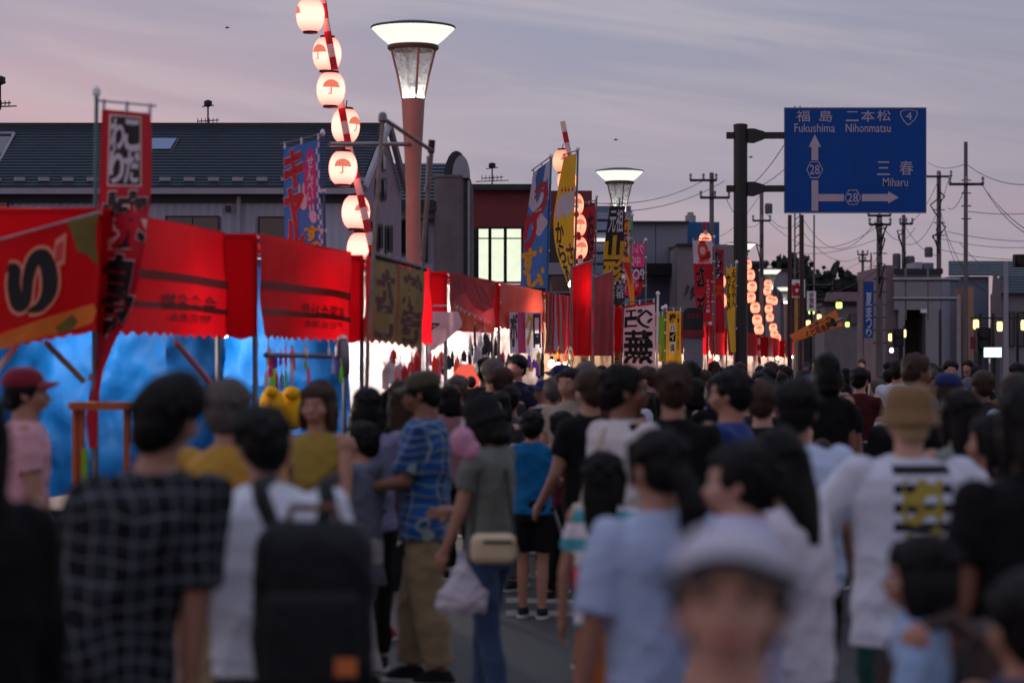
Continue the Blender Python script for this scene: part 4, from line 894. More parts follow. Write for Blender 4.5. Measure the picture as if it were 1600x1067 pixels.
# 8 small colourful flag + green pole
t, sh = nobori('narrow yellow, white and orange flag on a green pole', [(340, 343, 975, 984), (370, 372, 972, 983), (410, 410, 973, 985), (440, 440, 980, 990), (478, 478, 985, 992)], 52, 52.3, mat('warm_yellow_cloth', (248, 150, 40), .7, .15, 3, trans=.4), pole=(988, 338, 984, 470), polem=mat('green_pole', (30, 160, 80), .4, .1), amp=.04)
sh.poly([(.05, .2), (.95, .22), (.95, .42), (.05, .46)], WHC, t, 'white_patch', off=.008); sh.poly([(.0, .5), (.9, .5), (.95, .7), (.5, .8)], mat('flag_red_print', (0, 0, 0)), t, 'red_patch', off=.008); sh.text('焼そば', .2, .02, .8, .45, mat('maroon_ink', (0, 0, 0)), t, bold=.05, off=.014)
# 9 pink crepe flag (seen from the back)
t, sh = nobori('pink flag with white mirrored lettering over a black band, seen from behind', [(382, 380, 975, 1007), (410, 410, 973, 1007), (440, 440, 971, 1006), (462, 462, 968, 1000)], 54, 54, HOTP, pole=(1009, 377, 1009, 470), amp=.03)
sh.poly([(0, .42), (1, .42), (1, .66), (0, .66)], BLKC, t, 'black_band', off=.007); sh.text('TPOTE', -.3, .45, 1.0, .63, WHC, t, mirror=False, vert=False, bold=.06, off=.014) if False else sh.text('POTE', .03, .45, .97, .63, WHC, t, mirror=True, vert=False, bold=.06, off=.014)
sh.text('クレミア', .05, .03, .95, .2, PINKC, t, mirror=True, vert=False, bold=.04, off=.014); sh.text('中口', .3, .23, .8, .39, PINKC, t, mirror=True, vert=False, bold=.04, off=.014); sh.poly([(0, .66), (1, .66), (1, 1), (0, 1)], mat('flag_red_print', (0, 0, 0)), t, 'red_band', off=.007); sh.text('ポテト', .1, .7, .9, .9, PINKC, t, mirror=True, vert=False, bold=.04, off=.014)
# 10 white grilled flag (mirrored)
t, sh = nobori('white flag with big black mirrored brush lettering and a red top band', [(478, 472, 976, 1023), (500, 498, 975, 1024), (530, 530, 974, 1024), (575, 575, 973, 1024)], 38, 38.2, PINKC, pole=(1028, 462, 1026, 580), polem=WHITE, amp=.03)
sh.poly([(0, 0), (1, 0), (1, .07), (0, .075)], mat('flag_red_print', (0, 0, 0)), t, 'top_band', off=.007)
sh.text('いか', .45, .12, .92, .5, INK, t, mirror=True, bold=.06, off=.014, outline=WHC, ob=.04) if False else sh.text('ペソ', .42, .14, .9, .5, INK, t, mirror=True, bold=.06, off=.014)
sh.text('エコ', .04, .14, .4, .48, INK, t, mirror=True, bold=.06, off=.014); sh.text('蕪', .04, .52, .9, .94, INK, t, mirror=True, bold=.04, off=.014)
t, sh = nobori('narrow green and yellow flag between the white flag and yellow sign', [(492, 492, 1030, 1040), (530, 530, 1030, 1042), (565, 565, 1029, 1042)], 42, 42, GRNC, pole=(1036, 484, 1036, 575), amp=.03, nu=8)
sh.poly([(0, .6), (1, .7), (1, 1), (0, 1)], YELC, t, 'yellow_part', off=.007)
# 11 yellow 樽ハイ flag
t, sh = nobori('yellow flat sign flag reading barrel high in black and white boxes', [(486, 486, 1041, 1064), (520, 520, 1041, 1064), (572, 572, 1040, 1064)], 41, 41, YELC, pole=(1040, 482, 1040, 575), amp=.015)
sh.text('樽', .2, .08, .65, .32, INK, t, bold=.03, off=.014)
for i, (c, f_, g_) in enumerate((('ハ', WHC, INK), ('イ', INK, WHC), ('倶', WHC, INK))):
    y = .34 + i * .15; sh.poly([(.22, y), (.62, y), (.62, y + .14), (.22, y + .14)], f_, t, 'letter_box', off=.007); sh.text(c, .27, y + .02, .57, y + .125, g_, t, bold=.03, off=.014)
sh.text('生ビール冷えてます', .74, .08, .88, .75, mat('maroon_ink', (0, 0, 0)), t, bold=.02, off=.014)
# 12 red octopus-ball flag
FR = 'cluster of far red flags left of the black sign post'
t, sh = nobori('red flag with white top and round orange logo, mirrored octopus-ball lettering', [(376, 376, 1082, 1113), (420, 420, 1084, 1113), (460, 460, 1086, 1113), (505, 502, 1088, 1112)], 60, 60, REDC, pole=(1116, 372, 1116, 560), amp=.03)
sh.poly([(0, 0), (1, 0), (1, .275), (0, .275)], WHC, t, 'white_top', off=.007)
sh.poly([(.48 + .29 * math.cos(a), .125 + .085 * math.sin(a)) for a in np.linspace(0, 2 * PI, 19)[:-1]], mat('logo_orange', (235, 70, 30), .6, .05, trans=.3), t, 'round_logo', off=.012)
sh.poly([(.5 + .15 * math.cos(a), .14 + .045 * math.sin(a)) for a in np.linspace(0, 2 * PI, 15)[:-1]], PINKC, t, 'logo_centre', off=.016)
sh.text('ootako', .25, .225, .85, .262, mat('logo_orange', (0, 0, 0)), t, mirror=True, vert=False, bold=.05, off=.014)
sh.text('たこ焼', .12, .30, .55, .98, INK, t, mirror=True, bold=.07, off=.014, outline=WHC, ob=.04)
for i, c in enumerate('TAKOYAKI'): sh.text(c, .66, .48 + .05 * i, .84, .515 + .05 * i, WHC, t, mirror=True, bold=.02, off=.014, name='letter')
t, sh = nobori('bright red flag with white outlined lettering behind the octopus-ball flag', [(390, 390, 1113, 1131), (440, 440, 1113, 1131), (480, 480, 1114, 1132), (520, 520, 1116, 1132)], 63, 63, REDC, pole=(1115, 385, 1115, 560), amp=.03, cross=False)
sh.text('お好み', .1, .03, .9, .3, INK, t, bold=.06, off=.014, outline=WHC, ob=.05); sh.text('る', .1, .38, .9, .62, mat('logo_orange', (0, 0, 0)), t, bold=.1, off=.014)
t, sh = nobori('yellow flag with black vertical kana just left of the black sign post', [(420, 416, 1135, 1150), (460, 458, 1135, 1150), (500, 500, 1137, 1150), (550, 550, 1142, 1150)], 50, 50.2, YELC, pole=(1151, 412, 1147, 560), amp=.03)
sh.text('よっちゃん', .55, .03, .95, .5, INK, t, bold=.03, off=.014); sh.text('カルメ', .0, .1, .4, .55, INK, t, bold=.06, off=.014)
for i, (x, m_) in enumerate(((1172, GRNC), (1062, HOTP))): pass
# dark machine-like sign cabinet
t = thing('sign_cabinet', 'dark arched sign cabinet with faint red lettering on a red body', 'sign', (XP(1083, 43), 43, 0))
ax, bx_ = XP(1068, 43), XP(1099, 43); zt_, zm, zb_ = ZP(481, 43), ZP(515, 43), ZP(530, 43)
pl = [(ax, zm), (ax, zt_ - .08), (ax + .04, zt_ - .02), (ax + .1, zt_), (bx_ - .1, zt_), (bx_ - .04, zt_ - .02), (bx_, zt_ - .08), (bx_, zm)]
MB().prism(pl, 43, 43.3).build('head', BLACK, t)
MB().bx(ax - .01, bx_ + .01, 42.95, 43.35, ZP(527, 43), zm - .002).build('collar', mat('dark_red_body', (120, 16, 30), .5, .1), t)
MB().bx(ax + .01, bx_ - .01, 43, 43.3, 0, ZP(527.1, 43)).build('body', mat('grey_lilac_body', (120, 112, 128), .5, .1), t)
s2 = Sheet([(486, 486, 1070, 1097), (496, 496, 1070, 1097), (512, 512, 1070, 1097)], 43, 43, amp=0); s2.text('かき氷', .15, .2, .85, .6, mat('faint_red_print', (130, 30, 36), .6), t, vert=False, off=.01)

# ------------------------------------------------------------------ food stalls
BULB = emis('bulb_glow', (1.0, .95, .85), 14.0); BULBW = emis('warm_bulb_glow', (1.0, .70, .40), 14.0)
TARPW = mat('white_tarp', (168, 158, 160), .6, .35, 3, bump=.8, bscale=5, trans=.25)
def bulb_light(loc, w, c=(1, .93, .84), par=None, m=None, nick='cluster under the middle flags'):
    l = bpy.data.lights.new('stall_bulb_light', 'POINT'); l.energy = w; l.color = c; l.shadow_soft_size = .06
    o = bpy.data.objects.new('stall_bulb_light', l); COL.objects.link(o); o.location = Vector(loc); 
    t = thing('hanging_bulb', 'lit bare bulb of the ' + ' '.join(nick.split()[:10]), 'light bulb', loc, group='bare bulbs hanging in the food stalls')
    MB().lathe(Vector(loc) + Vector((.0, 0, .02)), [(.01, -.065), (.04, -.05), (.052, -.02), (.035, .02), (.02, .05)], 12).build('glass', m or BULB, t)
    MB().lathe(Vector(loc) + Vector((0, 0, .02)), [(.022, .051), (.022, .1)], 8).build('socket', BLACK, t)
    o.parent = t; o.location = (0, 0, -.09); return t
def cyl(p, q, r=.022): return MB().tube([p, q], r, 8)
def quad_sheet(a, b, c, d, amp=.02, wn=1.5, zig=0, zn=12, sag=0, ph=0):
    """a,b top corners, c,d bottom corners in metres; returns fn(u, v, off)"""
    a, b, c, d = (Vector(x) for x in (a, b, c, d)); nrm = (b - a).cross(Vector((0, 0, -1))).normalized()
    if nrm.y > 0: nrm = -nrm
    class Q(Sheet):
        def __init__(s): pass
        def pos(s, u, v, off=0.0):
            p = a.lerp(b, u).lerp(c.lerp(d, u), v); p.z -= sag * math.sin(PI * u) * (1 - v)
            if zig: p.z += zig * (abs(((u * zn) % 1) - .5) * 2 - .5) * max(0, v - .92) / .08
            return p + nrm * (off + amp * (math.sin(2 * PI * wn * u + ph + 2 * v) + .5 * math.sin(7 * u + 9 * v + ph)) * (.3 + .7 * v))
    return Q()
def stall(name, label, Y0, Y1, front, side=None, roof=RED, far=RED, back=TARP, endw=TARP, H=2.70, h=1.93, depth=1.9, bulbw=45, bulbc=(1, .93, .84), shift=0.0, zig=.035, bm=None):
    def pt(Y, off, z): p = Vector((XF(Y) + shift, Y, z)) + SL * off; return p
    t = thing('food_stall', label, 'food stall', pt((Y0 + Y1) / 2, depth / 2, 0))
    C = [pt(Y0, 0, 0), pt(Y1, 0, 0), pt(Y1, depth, 0), pt(Y0, depth, 0)]; up = Vector((0, 0, 1)); ins = (C[0] + C[2]) / 2
    for c in C: i_ = c + (ins - c).normalized() * .05; cyl(i_, i_ + up * (H - .03), .02).build('leg', STEEL, t)
    for k in range(4): a = C[k]; b = C[(k + 1) % 4]; e = (ins - (a + b) / 2).normalized() * .05; e.z = 0; cyl(a + e + up * (H - .05), b + e + up * (H - .05), .016).build('frame_bar', STEEL, t)
    r = MB(); rid = (C[0] + C[1] + C[2] + C[3]) / 4 + up * (H + .18)
    r.grid(lambda u, v: (C[0].lerp(C[1], u).lerp(C[3].lerp(C[2], u), v)) + up * (H - .01 + .03 * math.sin(PI * v)), 10, 6); r.build('canopy_roof', roof, t, smooth=True)
    out = .02; fo = -SL * out
    F = quad_sheet(C[0] + up * H + fo, C[1] + up * H + fo, C[0] + up * h + fo, C[1] + up * h + fo, zig=zig, zn=14, amp=.022, ph=Y0)
    MB().grid(lambda u, v: F.pos(u, v), 84, 14).build('front_valance', front, t, smooth=True)
    so_ = -SD * out; L = quad_sheet(C[3] + up * H + so_, C[0] + up * H + so_, C[3] + up * h + so_, C[0] + up * h + so_, zig=zig, zn=9, amp=.02, ph=1)
    MB().grid(lambda u, v: L.pos(u, v), 54, 10).build('side_valance', side or front, t, smooth=True)
    E = quad_sheet(C[2] + up * (H - .02), C[1] + up * (H - .02), C[2] + up * .05, C[1] + up * .05, amp=.04, wn=2.5)
    def wr(u, v): n_ = mathutils.noise; q_ = Vector((u * 5 + Y0, v * 5, Y0)); return E.pos(u, v, .10 * (1 - abs(n_.noise(q_) * 2)) + .04 * (1 - abs(n_.noise(q_ * 2.7) * 2)) - .1)
    MB().grid(wr, 60, 60).build('end_tarp', endw, t, smooth=True)
    B_ = quad_sheet(C[3] + up * (H - .02), C[2] + up * (H - .02), C[3] + up * .05, C[2] + up * .05, amp=.04, wn=2.5)
    MB().grid(lambda u, v: B_.pos(u, v), 24, 20).build('back_tarp', back, t, smooth=True)
    q = MB(); cc = pt(Y0 + .2, .25, .82); ce = pt(Y1 - .2, .25, .82); q.face([cc, ce, ce + SL * .6, cc + SL * .6]); q.face([x - up * .05 for x in (cc, ce, ce + SL * .6, cc + SL * .6)][::-1]); q.face([cc, ce, ce - up * .05, cc - up * .05]); q.build('counter_top', mat('counter_board', (150, 130, 110), .7, .15), t)
    q = MB(); q.face([cc - up * .055, ce - up * .055, ce - up * .75, cc - up * .75]); q.build('counter_skirt', mat('white_tarp', (0, 0, 0)), t)
    if bulbw:
        bulb_light(pt(Y1 - .55, depth * .42, h + .06), bulbw, bulbc, m=bm, nick=label)
    return t, F, L, E
STR = mat('valance_print_brown', (110, 20, 24), .6, .2, trans=.3)
def deco_front(t, F, txt=None):
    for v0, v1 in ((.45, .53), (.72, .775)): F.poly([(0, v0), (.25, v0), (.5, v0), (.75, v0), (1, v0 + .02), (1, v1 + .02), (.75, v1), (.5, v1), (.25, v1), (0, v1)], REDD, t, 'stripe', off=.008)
    if txt: F.text(txt, .42, .63, .9, .78, STR, t, mirror=True, vert=False, bold=.04, off=.012); F.text(txt[::-1], .46, .8, .86, .88, STR, t, mirror=True, vert=False, bold=.03, off=.012)
# stall 0 - nearest, only its near end with the big hand-painted syllable
KC = thing('painted_end_sheet', 'slanting red painted sheet with big black kana and orange lower edge at far left', 'sheet', P(70, 565, 14.6))
sh = Sheet([(392, 332, -60, 156), (430, 400, -60, 156), (490, 460, -60, 152), (556, 516, -60, 150)], 14.8, 14.4, amp=.02, wn=1.2, zig=5, zn=12)
sh.cloth('cloth', RED, KC, 60, 30)
sh.text('り', .285, .26, .635, .84, INK, KC, bold=.12, off=.02, outline=mat('peach_outline', (236, 150, 120), .7, .1, trans=.3), ob=.05) if False else None
PO = mat('peach_outline', (236, 150, 120), .7, .1, trans=.3)
def brush(sh, pts, w, m, t, off, name='brush_stroke', k=8):
    q = MB(); n = len(pts); N_ = 8 * (n - 1); c = []
    for i in range(N_ + 1):
        s_ = i / 8; j = min(int(s_), n - 2); f = s_ - j; p0, p1, p2, p3 = pts[max(j - 1, 0)], pts[j], pts[j + 1], pts[min(j + 2, n - 1)]
        c.append([.5 * (2 * p1[d] + (p2[d] - p0[d]) * f + (2 * p0[d] - 5 * p1[d] + 4 * p2[d] - p3[d]) * f * f + (3 * p1[d] - p0[d] - 3 * p2[d] + p3[d]) * f ** 3) for d in (0, 1, 2)])
    L = []; R_ = []
    asp = .76
    for i, (x, y, ww) in enumerate(c):
        a = c[max(i - 1, 0)]; b = c[min(i + 1, N_)]; dx, dy = (b[0] - a[0]), (b[1] - a[1]) * asp; l = math.hypot(dx, dy) or 1
        nx, ny = -dy / l, dx / l; h_ = (ww + w) / 2
        L.append((x + nx * h_, y + ny * h_ / asp)); R_.append((x - nx * h_, y - ny * h_ / asp))
    for i in range(N_): q.face([sh.pos(*L[i], off), sh.pos(*L[i + 1], off), sh.pos(*R_[i + 1], off), sh.pos(*R_[i], off)])
    q.build(name, m, t, fix=False)
def kuv(px, py):                                   # sheet coordinates of a photo point on the painted sheet
    u = (px + 60) / 213; y0 = 392 - 60 * u; y1 = 556 - 40 * u; return (u, (py - y0) / (y1 - y0))
s1 = [(*kuv(12, 428), .055), (*kuv(22, 430), .085), (*kuv(22, 455), .09), (*kuv(30, 478), .10), (*kuv(42, 474), .07), (*kuv(44, 440), .08), (*kuv(52, 412), .09), (*kuv(66, 406), .10), (*kuv(76, 425), .11), (*kuv(78, 455), .11), (*kuv(66, 478), .07), (*kuv(46, 488), .02)]
brush(sh, s1, .045, PO, KC, .012, 'lettering_outline'); brush(sh, s1, 0, INK, KC, .018, 'lettering')
ye = mat('orange_painted_edge', (226, 120, 30), .6, .2, 3, trans=.3); gp = mat('olive_painted_patch', (120, 104, 40), .6, .3, 5, trans=.3)
sh.poly([(0, .90), (.3, .86), (.6, .80), (.97, .74), (1, .80), (.97, .90), (.7, .96), (.4, .99), (.15, 1.03), (0, 1.05)], ye, KC, 'painted_edge', off=.01)
sh.poly([(.76, .02), (.99, .0), (.97, .2), (.99, .42), (.9, .3), (.84, .28), (.8, .14)], gp, KC, 'painted_leaf', off=.01); sh.poly([(.70, .88), (.82, .8), (.86, .86), (.82, .93), (.72, .95)], gp, KC, 'painted_leaf', off=.014)
sh.poly([(.68, .16), (.76, .12), (.75, .36), (.65, .40)], mat('peach_outline', (0, 0, 0)), KC, 'small_tag', off=.012); sh.poly([(.69, .20), (.74, .18), (.73, .32), (.68, .34)], mat('tag_red', (190, 40, 50), .6, .3, 20), KC, 'tag_mark', off=.016)
MB().tube([sh.pos(0, 0) + Vector((0, .03, 0)), sh.pos(1, 0) + Vector((0, .03, 0))], .015, 6).build('top_pole', STEEL, KC)
# stall 1
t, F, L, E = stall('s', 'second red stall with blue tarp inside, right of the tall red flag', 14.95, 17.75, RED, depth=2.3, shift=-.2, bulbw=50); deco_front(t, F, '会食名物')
# brace bars in front of the tarp
for a, b, m_, lb in (((275, 535, 15.6), (330, 600, 16.2), mat('pink_brace', (200, 110, 120), .5, .1), 'pinkish diagonal brace in front of the bright blue tarp'), ((72, 536, 15.2), (130, 595, 15.6), mat('wood_brace', (170, 140, 100), .6, .1), 'tan diagonal brace left of the red flag'), ((-10, 585, 15.0), (26, 540, 15.3), WHITE, 'white diagonal tube at the far left edge')):
    o = MB().tube([P(*a), P(*b)], .02, 7).build('diagonal_brace', m_); tag(o, lb, 'brace bar')
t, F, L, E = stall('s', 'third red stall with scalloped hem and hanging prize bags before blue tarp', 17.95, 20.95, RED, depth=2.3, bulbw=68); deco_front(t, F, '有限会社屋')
E3 = E
t, F, L, E = stall('s', 'dark red stall mostly hidden behind the olive banner', 21.55, 24.6, RED, depth=1.9, endw=TARPW, back=TARPW, bulbw=130)
crabm = mat('crab_orange_print', (226, 100, 56), .6, .3, 4, trans=.35); crabd = mat('crab_dark_print', (150, 40, 44), .6, .2, 4, trans=.3)
t, F, L, E = stall('s', 'red crab-painted stall with jagged white claw teeth and plastic bags hung below', 25.6, 28.6, crabd, side=RED, depth=1.9, H=2.70, h=2.08, endw=TARPW, back=TARPW, bulbw=120, zig=.0)
F.poly([(0, .0), (.15, 0), (.5, .04), (.9, 0), (1, .12), (.97, .5), (.7, .62), (.5, .55), (.35, .3), (.2, .38), (0, .55)], mat('crab_red_print', (176, 44, 50), .6, .25, 3, trans=.4), t, 'crab_claw', off=.006)
F.poly([(0, .6), (.2, .56), (.45, .72), (.8, .84), (1, .74), (1, .96), (.7, 1.0), (.3, .96), (0, .9)], crabm, t, 'crab_claw', off=.008)
zz = [(0.04, .52)]
for k in range(9): u = .1 + k * .1; zz += [(u, .50 + .035 * k), (u + .05, .62 + .03 * k)]
for k in range(9): u = .06 + k * .1; b0 = .52 + .03 * k; F.poly([(u, b0), (u + .05, b0 + .12), (u + .1, b0 + .02), (u + .05, b0 + .06)], WHC, t, 'claw_tooth', off=.012)
q = MB().tube([L.pos(u, .52 - .06 * math.sin(5 * u), .02) for u in np.linspace(0, 1, 14)], .009, 5).build('rope_line', WHC, t)
# its pale apron with black spikes
ap = thing('pale_apron_sheet', 'pale pink draped sheet with black spiky print under the crab stall', 'sheet', P(690, 565, 25.2))
sh = Sheet([(487, 487, 655, 716), (510, 508, 655, 722), (530, 522, 655, 708), (560, 538, 656, 690)], 25.2, 25.5, amp=.05, wn=1.6); sh.cloth('cloth', PINKC, ap, 24, 16)
sh.poly([(0, .30), (.2, .26), (.5, .28), (.3, .45), (0, .6)], INK, ap, 'spike_print'); sh.poly([(0, .66), (.3, .62), (.15, .74), (0, .78)], INK, ap, 'spike_print')
t, F, L, E = stall('s', 'salmon orange stall with white fringed lower cloth right of the crab stall', 29.0, 32.4, mat('salmon_sheet', (226, 84, 60), .5, .12, 2, trans=.4), side=RED, depth=1.2, endw=TARPW, h=2.15, bulbw=75, bulbc=(1, .85, .68), zig=.02)
lc = Sheet([(488, 488, 796, 846), (510, 510, 796, 846), (552, 552, 797, 847)], 29.3, 32.0, amp=.05, wn=3); o = lc.cloth('lettered_curtain', WHC, None, 40, 8); tag(o, 'pale lilac lettered curtain hanging under the salmon stall', 'curtain'); ORG[o.name] = Vector()
for i, c in enumerate('ポークロ'): lc.text(c, .03 + i * .24, .1, .24 + i * .24, .85, (BLKC, HOTP, YELC, BLKC)[i], o, bold=.08, off=.02)
t, F, L, E = stall('s', 'stall with dark glittery patterned cloth strips and bright bulbs', 32.7, 35.4, REDC, depth=1.6, h=1.86, endw=TARPW, bulbw=55, bulbc=(1, .66, .36), bm=BULBW, zig=.02)
rr = random.Random(3)
for k in range(7):
    u = .06 + .14 * k; w_ = .03 + .02 * rr.random(); F.poly([(u, 0), (u + w_, 0), (u + w_ + rr.uniform(-.08, .08), .95), (u + rr.uniform(-.06, .02), .95)], (mat('glitter_strip', (150, 110, 96), .35, .6, 60, trans=.3), mat('dark_strip', (58, 52, 56), .6, .4, 30), GRNC if k == 9 else mat('lilac_strip', (150, 130, 150), .6, .3, 20))[k % 3], t, 'hanging_strip', off=.01 + .002 * k)
t, F, L, E = stall('s', 'plain bright red stall between the yellow flag and the red flag', 35.6, 37.9, RED, depth=1.2, h=1.86, endw=TARPW, bulbw=30, bulbc=(1, .6, .3), bm=BULBW)
t, F, L, E = stall('s', 'dusty red pleated stall behind the black and yellow flags', 38.1, 41.0, mat('dusty_red_sheet', (170, 60, 66), .6, .15, 4, trans=.3), depth=1.2, H=2.72, h=1.88, endw=TARPW, bulbw=30, bulbc=(1, .6, .3), bm=BULBW)
farl = ('red stall behind the white mirrored flag', 'red stall behind the yellow barrel sign flag', 'red stall below the yellow sign flag', 'red and yellow stall beneath the octopus-ball flag', 'red stall just left of the sign post', 'far red stall right of the sign post', 'farthest red stall before the tilted orange banner', 'tiny red stall beyond the smallest street lamp')
for (a, b), lb in zip(((42, 47), (48, 53), (54, 61), (62, 68), (69, 76), (78, 86), (92, 101), (106, 116)), farl):
    stall('s', lb, a, b, RED, depth=1.4, endw=TARPW, bulbw=60, bulbc=(1, .7, .5), bm=BULBW)
for lb, x0, x1, y0, Y_, mm in (('tall plain bright red sheet hung between the yellow flag and red flag', 893, 924, 412, 35.4, RED), ('dusty red pleated sheet right of the tall plain red sheet', 927, 957, 428, 37.9, mat('dusty_red_sheet', (0, 0, 0)))):
    t = thing('hanging_sheet', lb, 'sheet', (XP(x0, Y_), Y_, 0)); sh = Sheet([(y0 + 6, y0 - 4, x0, x1), (490, 490, x0, x1), (556, 556, x0, x1)], Y_, Y_ + .6, amp=.04, wn=2.4); sh.cloth('cloth', mm, t, 24, 16)
    for u in (0, 1): a = sh.pos(u, 0); MB().tube([(a.x, a.y + .05, 0), a + Vector((0, .05, .03))], .02, 7).build('pole', STEEL, t)
    MB().tube([sh.pos(0, 0) + Vector((0, .05, 0)), sh.pos(1, 0) + Vector((0, .05, 0))], .015, 6).build('top_rail', STEEL, t)
# visible clusters of naked bulbs
for i, (px, py, Y, w_) in enumerate(((862, 570, 33.5, 8), (872, 574, 33.5, 8), (884, 571, 34.5, 8), (893, 431 + 14, 36, 3), (1013, 572, 40, 10), (1120, 560, 58, 10), (1215, 560, 95, 20), (1237, 558, 95, 25), (1393, 548, 60, 6), (1300, 560, 70, 14))):
    bulb_light(P(px, py, Y), w_, (1, .72, .42) if px < 1200 else (1, .95, .9), m=BULBW if px < 1200 else BULB, nick=('glittery stall, left of three', 'glittery stall, middle of three', 'glittery stall, right of three', 'yellow flag, small and high', 'white mirrored flag foot', 'octopus-ball flag foot', 'far lantern strings foot', 'smallest street lamp foot', 'grey corner building foot', 'tilted orange banner foot')[i])
CARD = [mat('price_card_white', (226, 220, 214)), mat('price_card_yellow', (240, 200, 60)), mat('price_card_red', (200, 40, 40)), mat('cardboard', (150, 112, 76), .8, .15), mat('steel_pan', (120, 120, 124), .35, .1, metal=.7)]
cr_ = random.Random(21)
for (a, b, dp, lb) in ((18.2, 20.8, .35, 'third red stall'), (21.8, 24.4, .35, 'olive banner stall'), (25.9, 28.4, .35, 'crab stall'), (29.3, 32.1, .3, 'salmon stall'), (33.0, 35.2, .3, 'glittery stall')):
    for i in range(7):
        Yc = a + (b - a) * (i + .5) / 7; c = Vector((XF(Yc), Yc, .825)) + SL * (dp + cr_.uniform(0, .3)); k = cr_.randrange(5); w = cr_.uniform(.12, .26); hh = cr_.uniform(.12, .42)
        t = thing('price_card' if k < 3 else 'goods_box', '%s %s standing on the counter of the %s' % (('tall' if hh > .27 else 'low'), ('white price card', 'yellow price card', 'red price card', 'cardboard box', 'steel box')[k], lb), 'price card' if k < 3 else 'box', c, group='cards and boxes on the stall counters')
        if k < 3: MB().box(c + Vector((0, 0, hh / 2)), (w, .012, hh), rz=cr_.uniform(-.4, .4)).build('card', CARD[k], t); MB().box(c + Vector((0, .04, .02)), (w * .6, .08, .03)).build('foot', BLACK, t)
        else: MB().box(c + Vector((0, 0, hh / 2)), (w, w * .8, hh)).build('box', CARD[k], t); MB().box(c + Vector((0, 0, hh + .011)), (w * 1.04, w * .84, .02)).build('lid', CARD[(k + 1) % 5], t)
# merchandise: hanging prize bags, plastic cutlery bags, plush
GOODC = [mat('goods_' + n, c, .4, .2, 9, trans=.35, spec=.6) for n, c in (('lime', (150, 230, 90)), ('pink', (240, 120, 170)), ('white', (220, 220, 226)), ('yellow', (245, 205, 50)), ('orange', (240, 110, 60)), ('violet', (150, 100, 220)), ('clear', (190, 200, 215)), ('red', (220, 40, 50)), ('dark', (50, 48, 56)))]
def goods(n, px0, px1, py0, py1, Y, label, grp, cols, seed, L_=(14, 36), W_=(4, 9)):
    r = random.Random(seed)
    for i in range(n):
        px = r.uniform(px0, px1); py = r.uniform(py0, py1); l = r.uniform(*L_); w = r.uniform(*W_); y = Y + r.uniform(-.3, .3); k = y / FPX
        c = r.choice(cols); t = thing('hanging_bag', (label % (('short', 'long')[l > sum(L_) / 2] + ' ' + GOODC[c].name.split('_')[1])) + ('' if n < 15 else ', left part' if px < px0 + (px1 - px0) / 3 else ', right part' if px > px1 - (px1 - px0) / 3 else ', middle'), 'hanging goods', P(px, py, y), group=grp)
        q = MB(); a = r.uniform(0, 3); tw = r.uniform(-.3, .3)
        prof = [(.15, 0), (.5, -.12), (1.0, -.35), (.9, -.7), (1.05, -.95), (.3, -1.0)]; nn = 7
        for (rad, z) in prof: pass
        q.lathe(P(px, py, y), [(max(.004, rad * w / 2 * k), z * l * k) for rad, z in prof][::-1], nn, sx=1, sy=.4)
        q.build('bag', GOODC[c], t, smooth=True); MB().tube([P(px, py, y), P(px + r.uniform(-3, 3), py - r.uniform(5, 12), y)], .004, 4).build('string', WHITE, t)
goods(26, 416, 536, 540, 585, 19.6, '%s prize bag hanging in the third red stall', 'prize bags hung before the blue tarp', (0, 1, 2, 2, 5, 6, 0, 4), 1)
goods(20, 600, 655, 545, 585, 22.6, '%s toy bag hanging under the olive banner', 'toy bags hung under the olive banner', (2, 3, 4, 7, 7, 2, 2), 2, W_=(7, 14))
goods(22, 724, 776, 504, 560, 26.6, '%s bag hanging under the crab stall', 'bags hung under the crab stall', (8, 6, 2, 8, 2, 8), 3)
goods(24, 780, 850, 548, 572, 30.5, '%s bag hanging under the salmon stall', 'bags hung under the salmon stall', (8, 4, 2, 3, 8, 7, 5), 9, L_=(12, 26), W_=(4, 8))
goods(18, 655, 722, 545, 575, 26.3, '%s toy hanging left of the crab stall', 'toys hung left of the crab stall', (8, 7, 1, 2, 4, 6), 12, L_=(14, 34), W_=(5, 10))
goods(14, 860, 905, 545, 565, 34, '%s bag hanging by the bright bulbs', 'bags hung by the bright bulbs', (4, 3, 2), 4, L_=(8, 16), W_=(3, 6))
o = MB().tube([P(415, 555, 18.7), P(540, 557, 20.2)], .02, 7).build('display_rail', STEEL); tag(o, 'grey horizontal display rail across the third red stall', 'rail')
t = thing('steel_canister', 'shiny steel canister hanging at the right end of the display rail', 'canister', P(535, 590, 19.8)); MB().lathe(P(535, 590, 19.8), [(.04, 0), (.06, .03), (.06, .26), (.03, .31)], 14).build('body', STEEL, t, smooth=True); MB().lathe(P(535, 590, 19.8), [(.031, .311), (.045, .32), (.02, .35)], 12).build('lid', WHITE, t)
def blob(name, label, cat, parts, m, grp=None):
    c = parts[0][0]; t = thing(name, label, cat, c, group=grp)
    for nm, (p, rx, rz, mm) in zip(('body', 'detail', 'detail'), [(x[0], x[1], x[2], x[3]) for x in parts]):
        MB().lathe(p, [(rx * math.cos(a) + .002, rz * math.sin(a)) for a in np.linspace(-PI / 2, PI / 2, 11)], 18, cap=False).build(nm, mm, t, smooth=True)
YP = mat('yellow_plush', (240, 180, 20), .9, .1, 6)
blob('yellow_inflatable', 'big yellow inflatable toy on the counter left of the woman facing us', 'inflatable toy', [(P(455, 640, 17.5), .12, .15, YP), (P(456, 614, 17.4), .06, .05, YP)], YP)
blob('yellow_inflatable', 'second yellow inflatable toy beside the big one', 'inflatable toy', [(P(425, 632, 17.3), .09, .12, YP), (P(424, 612, 17.2), .05, .04, YP)], YP)
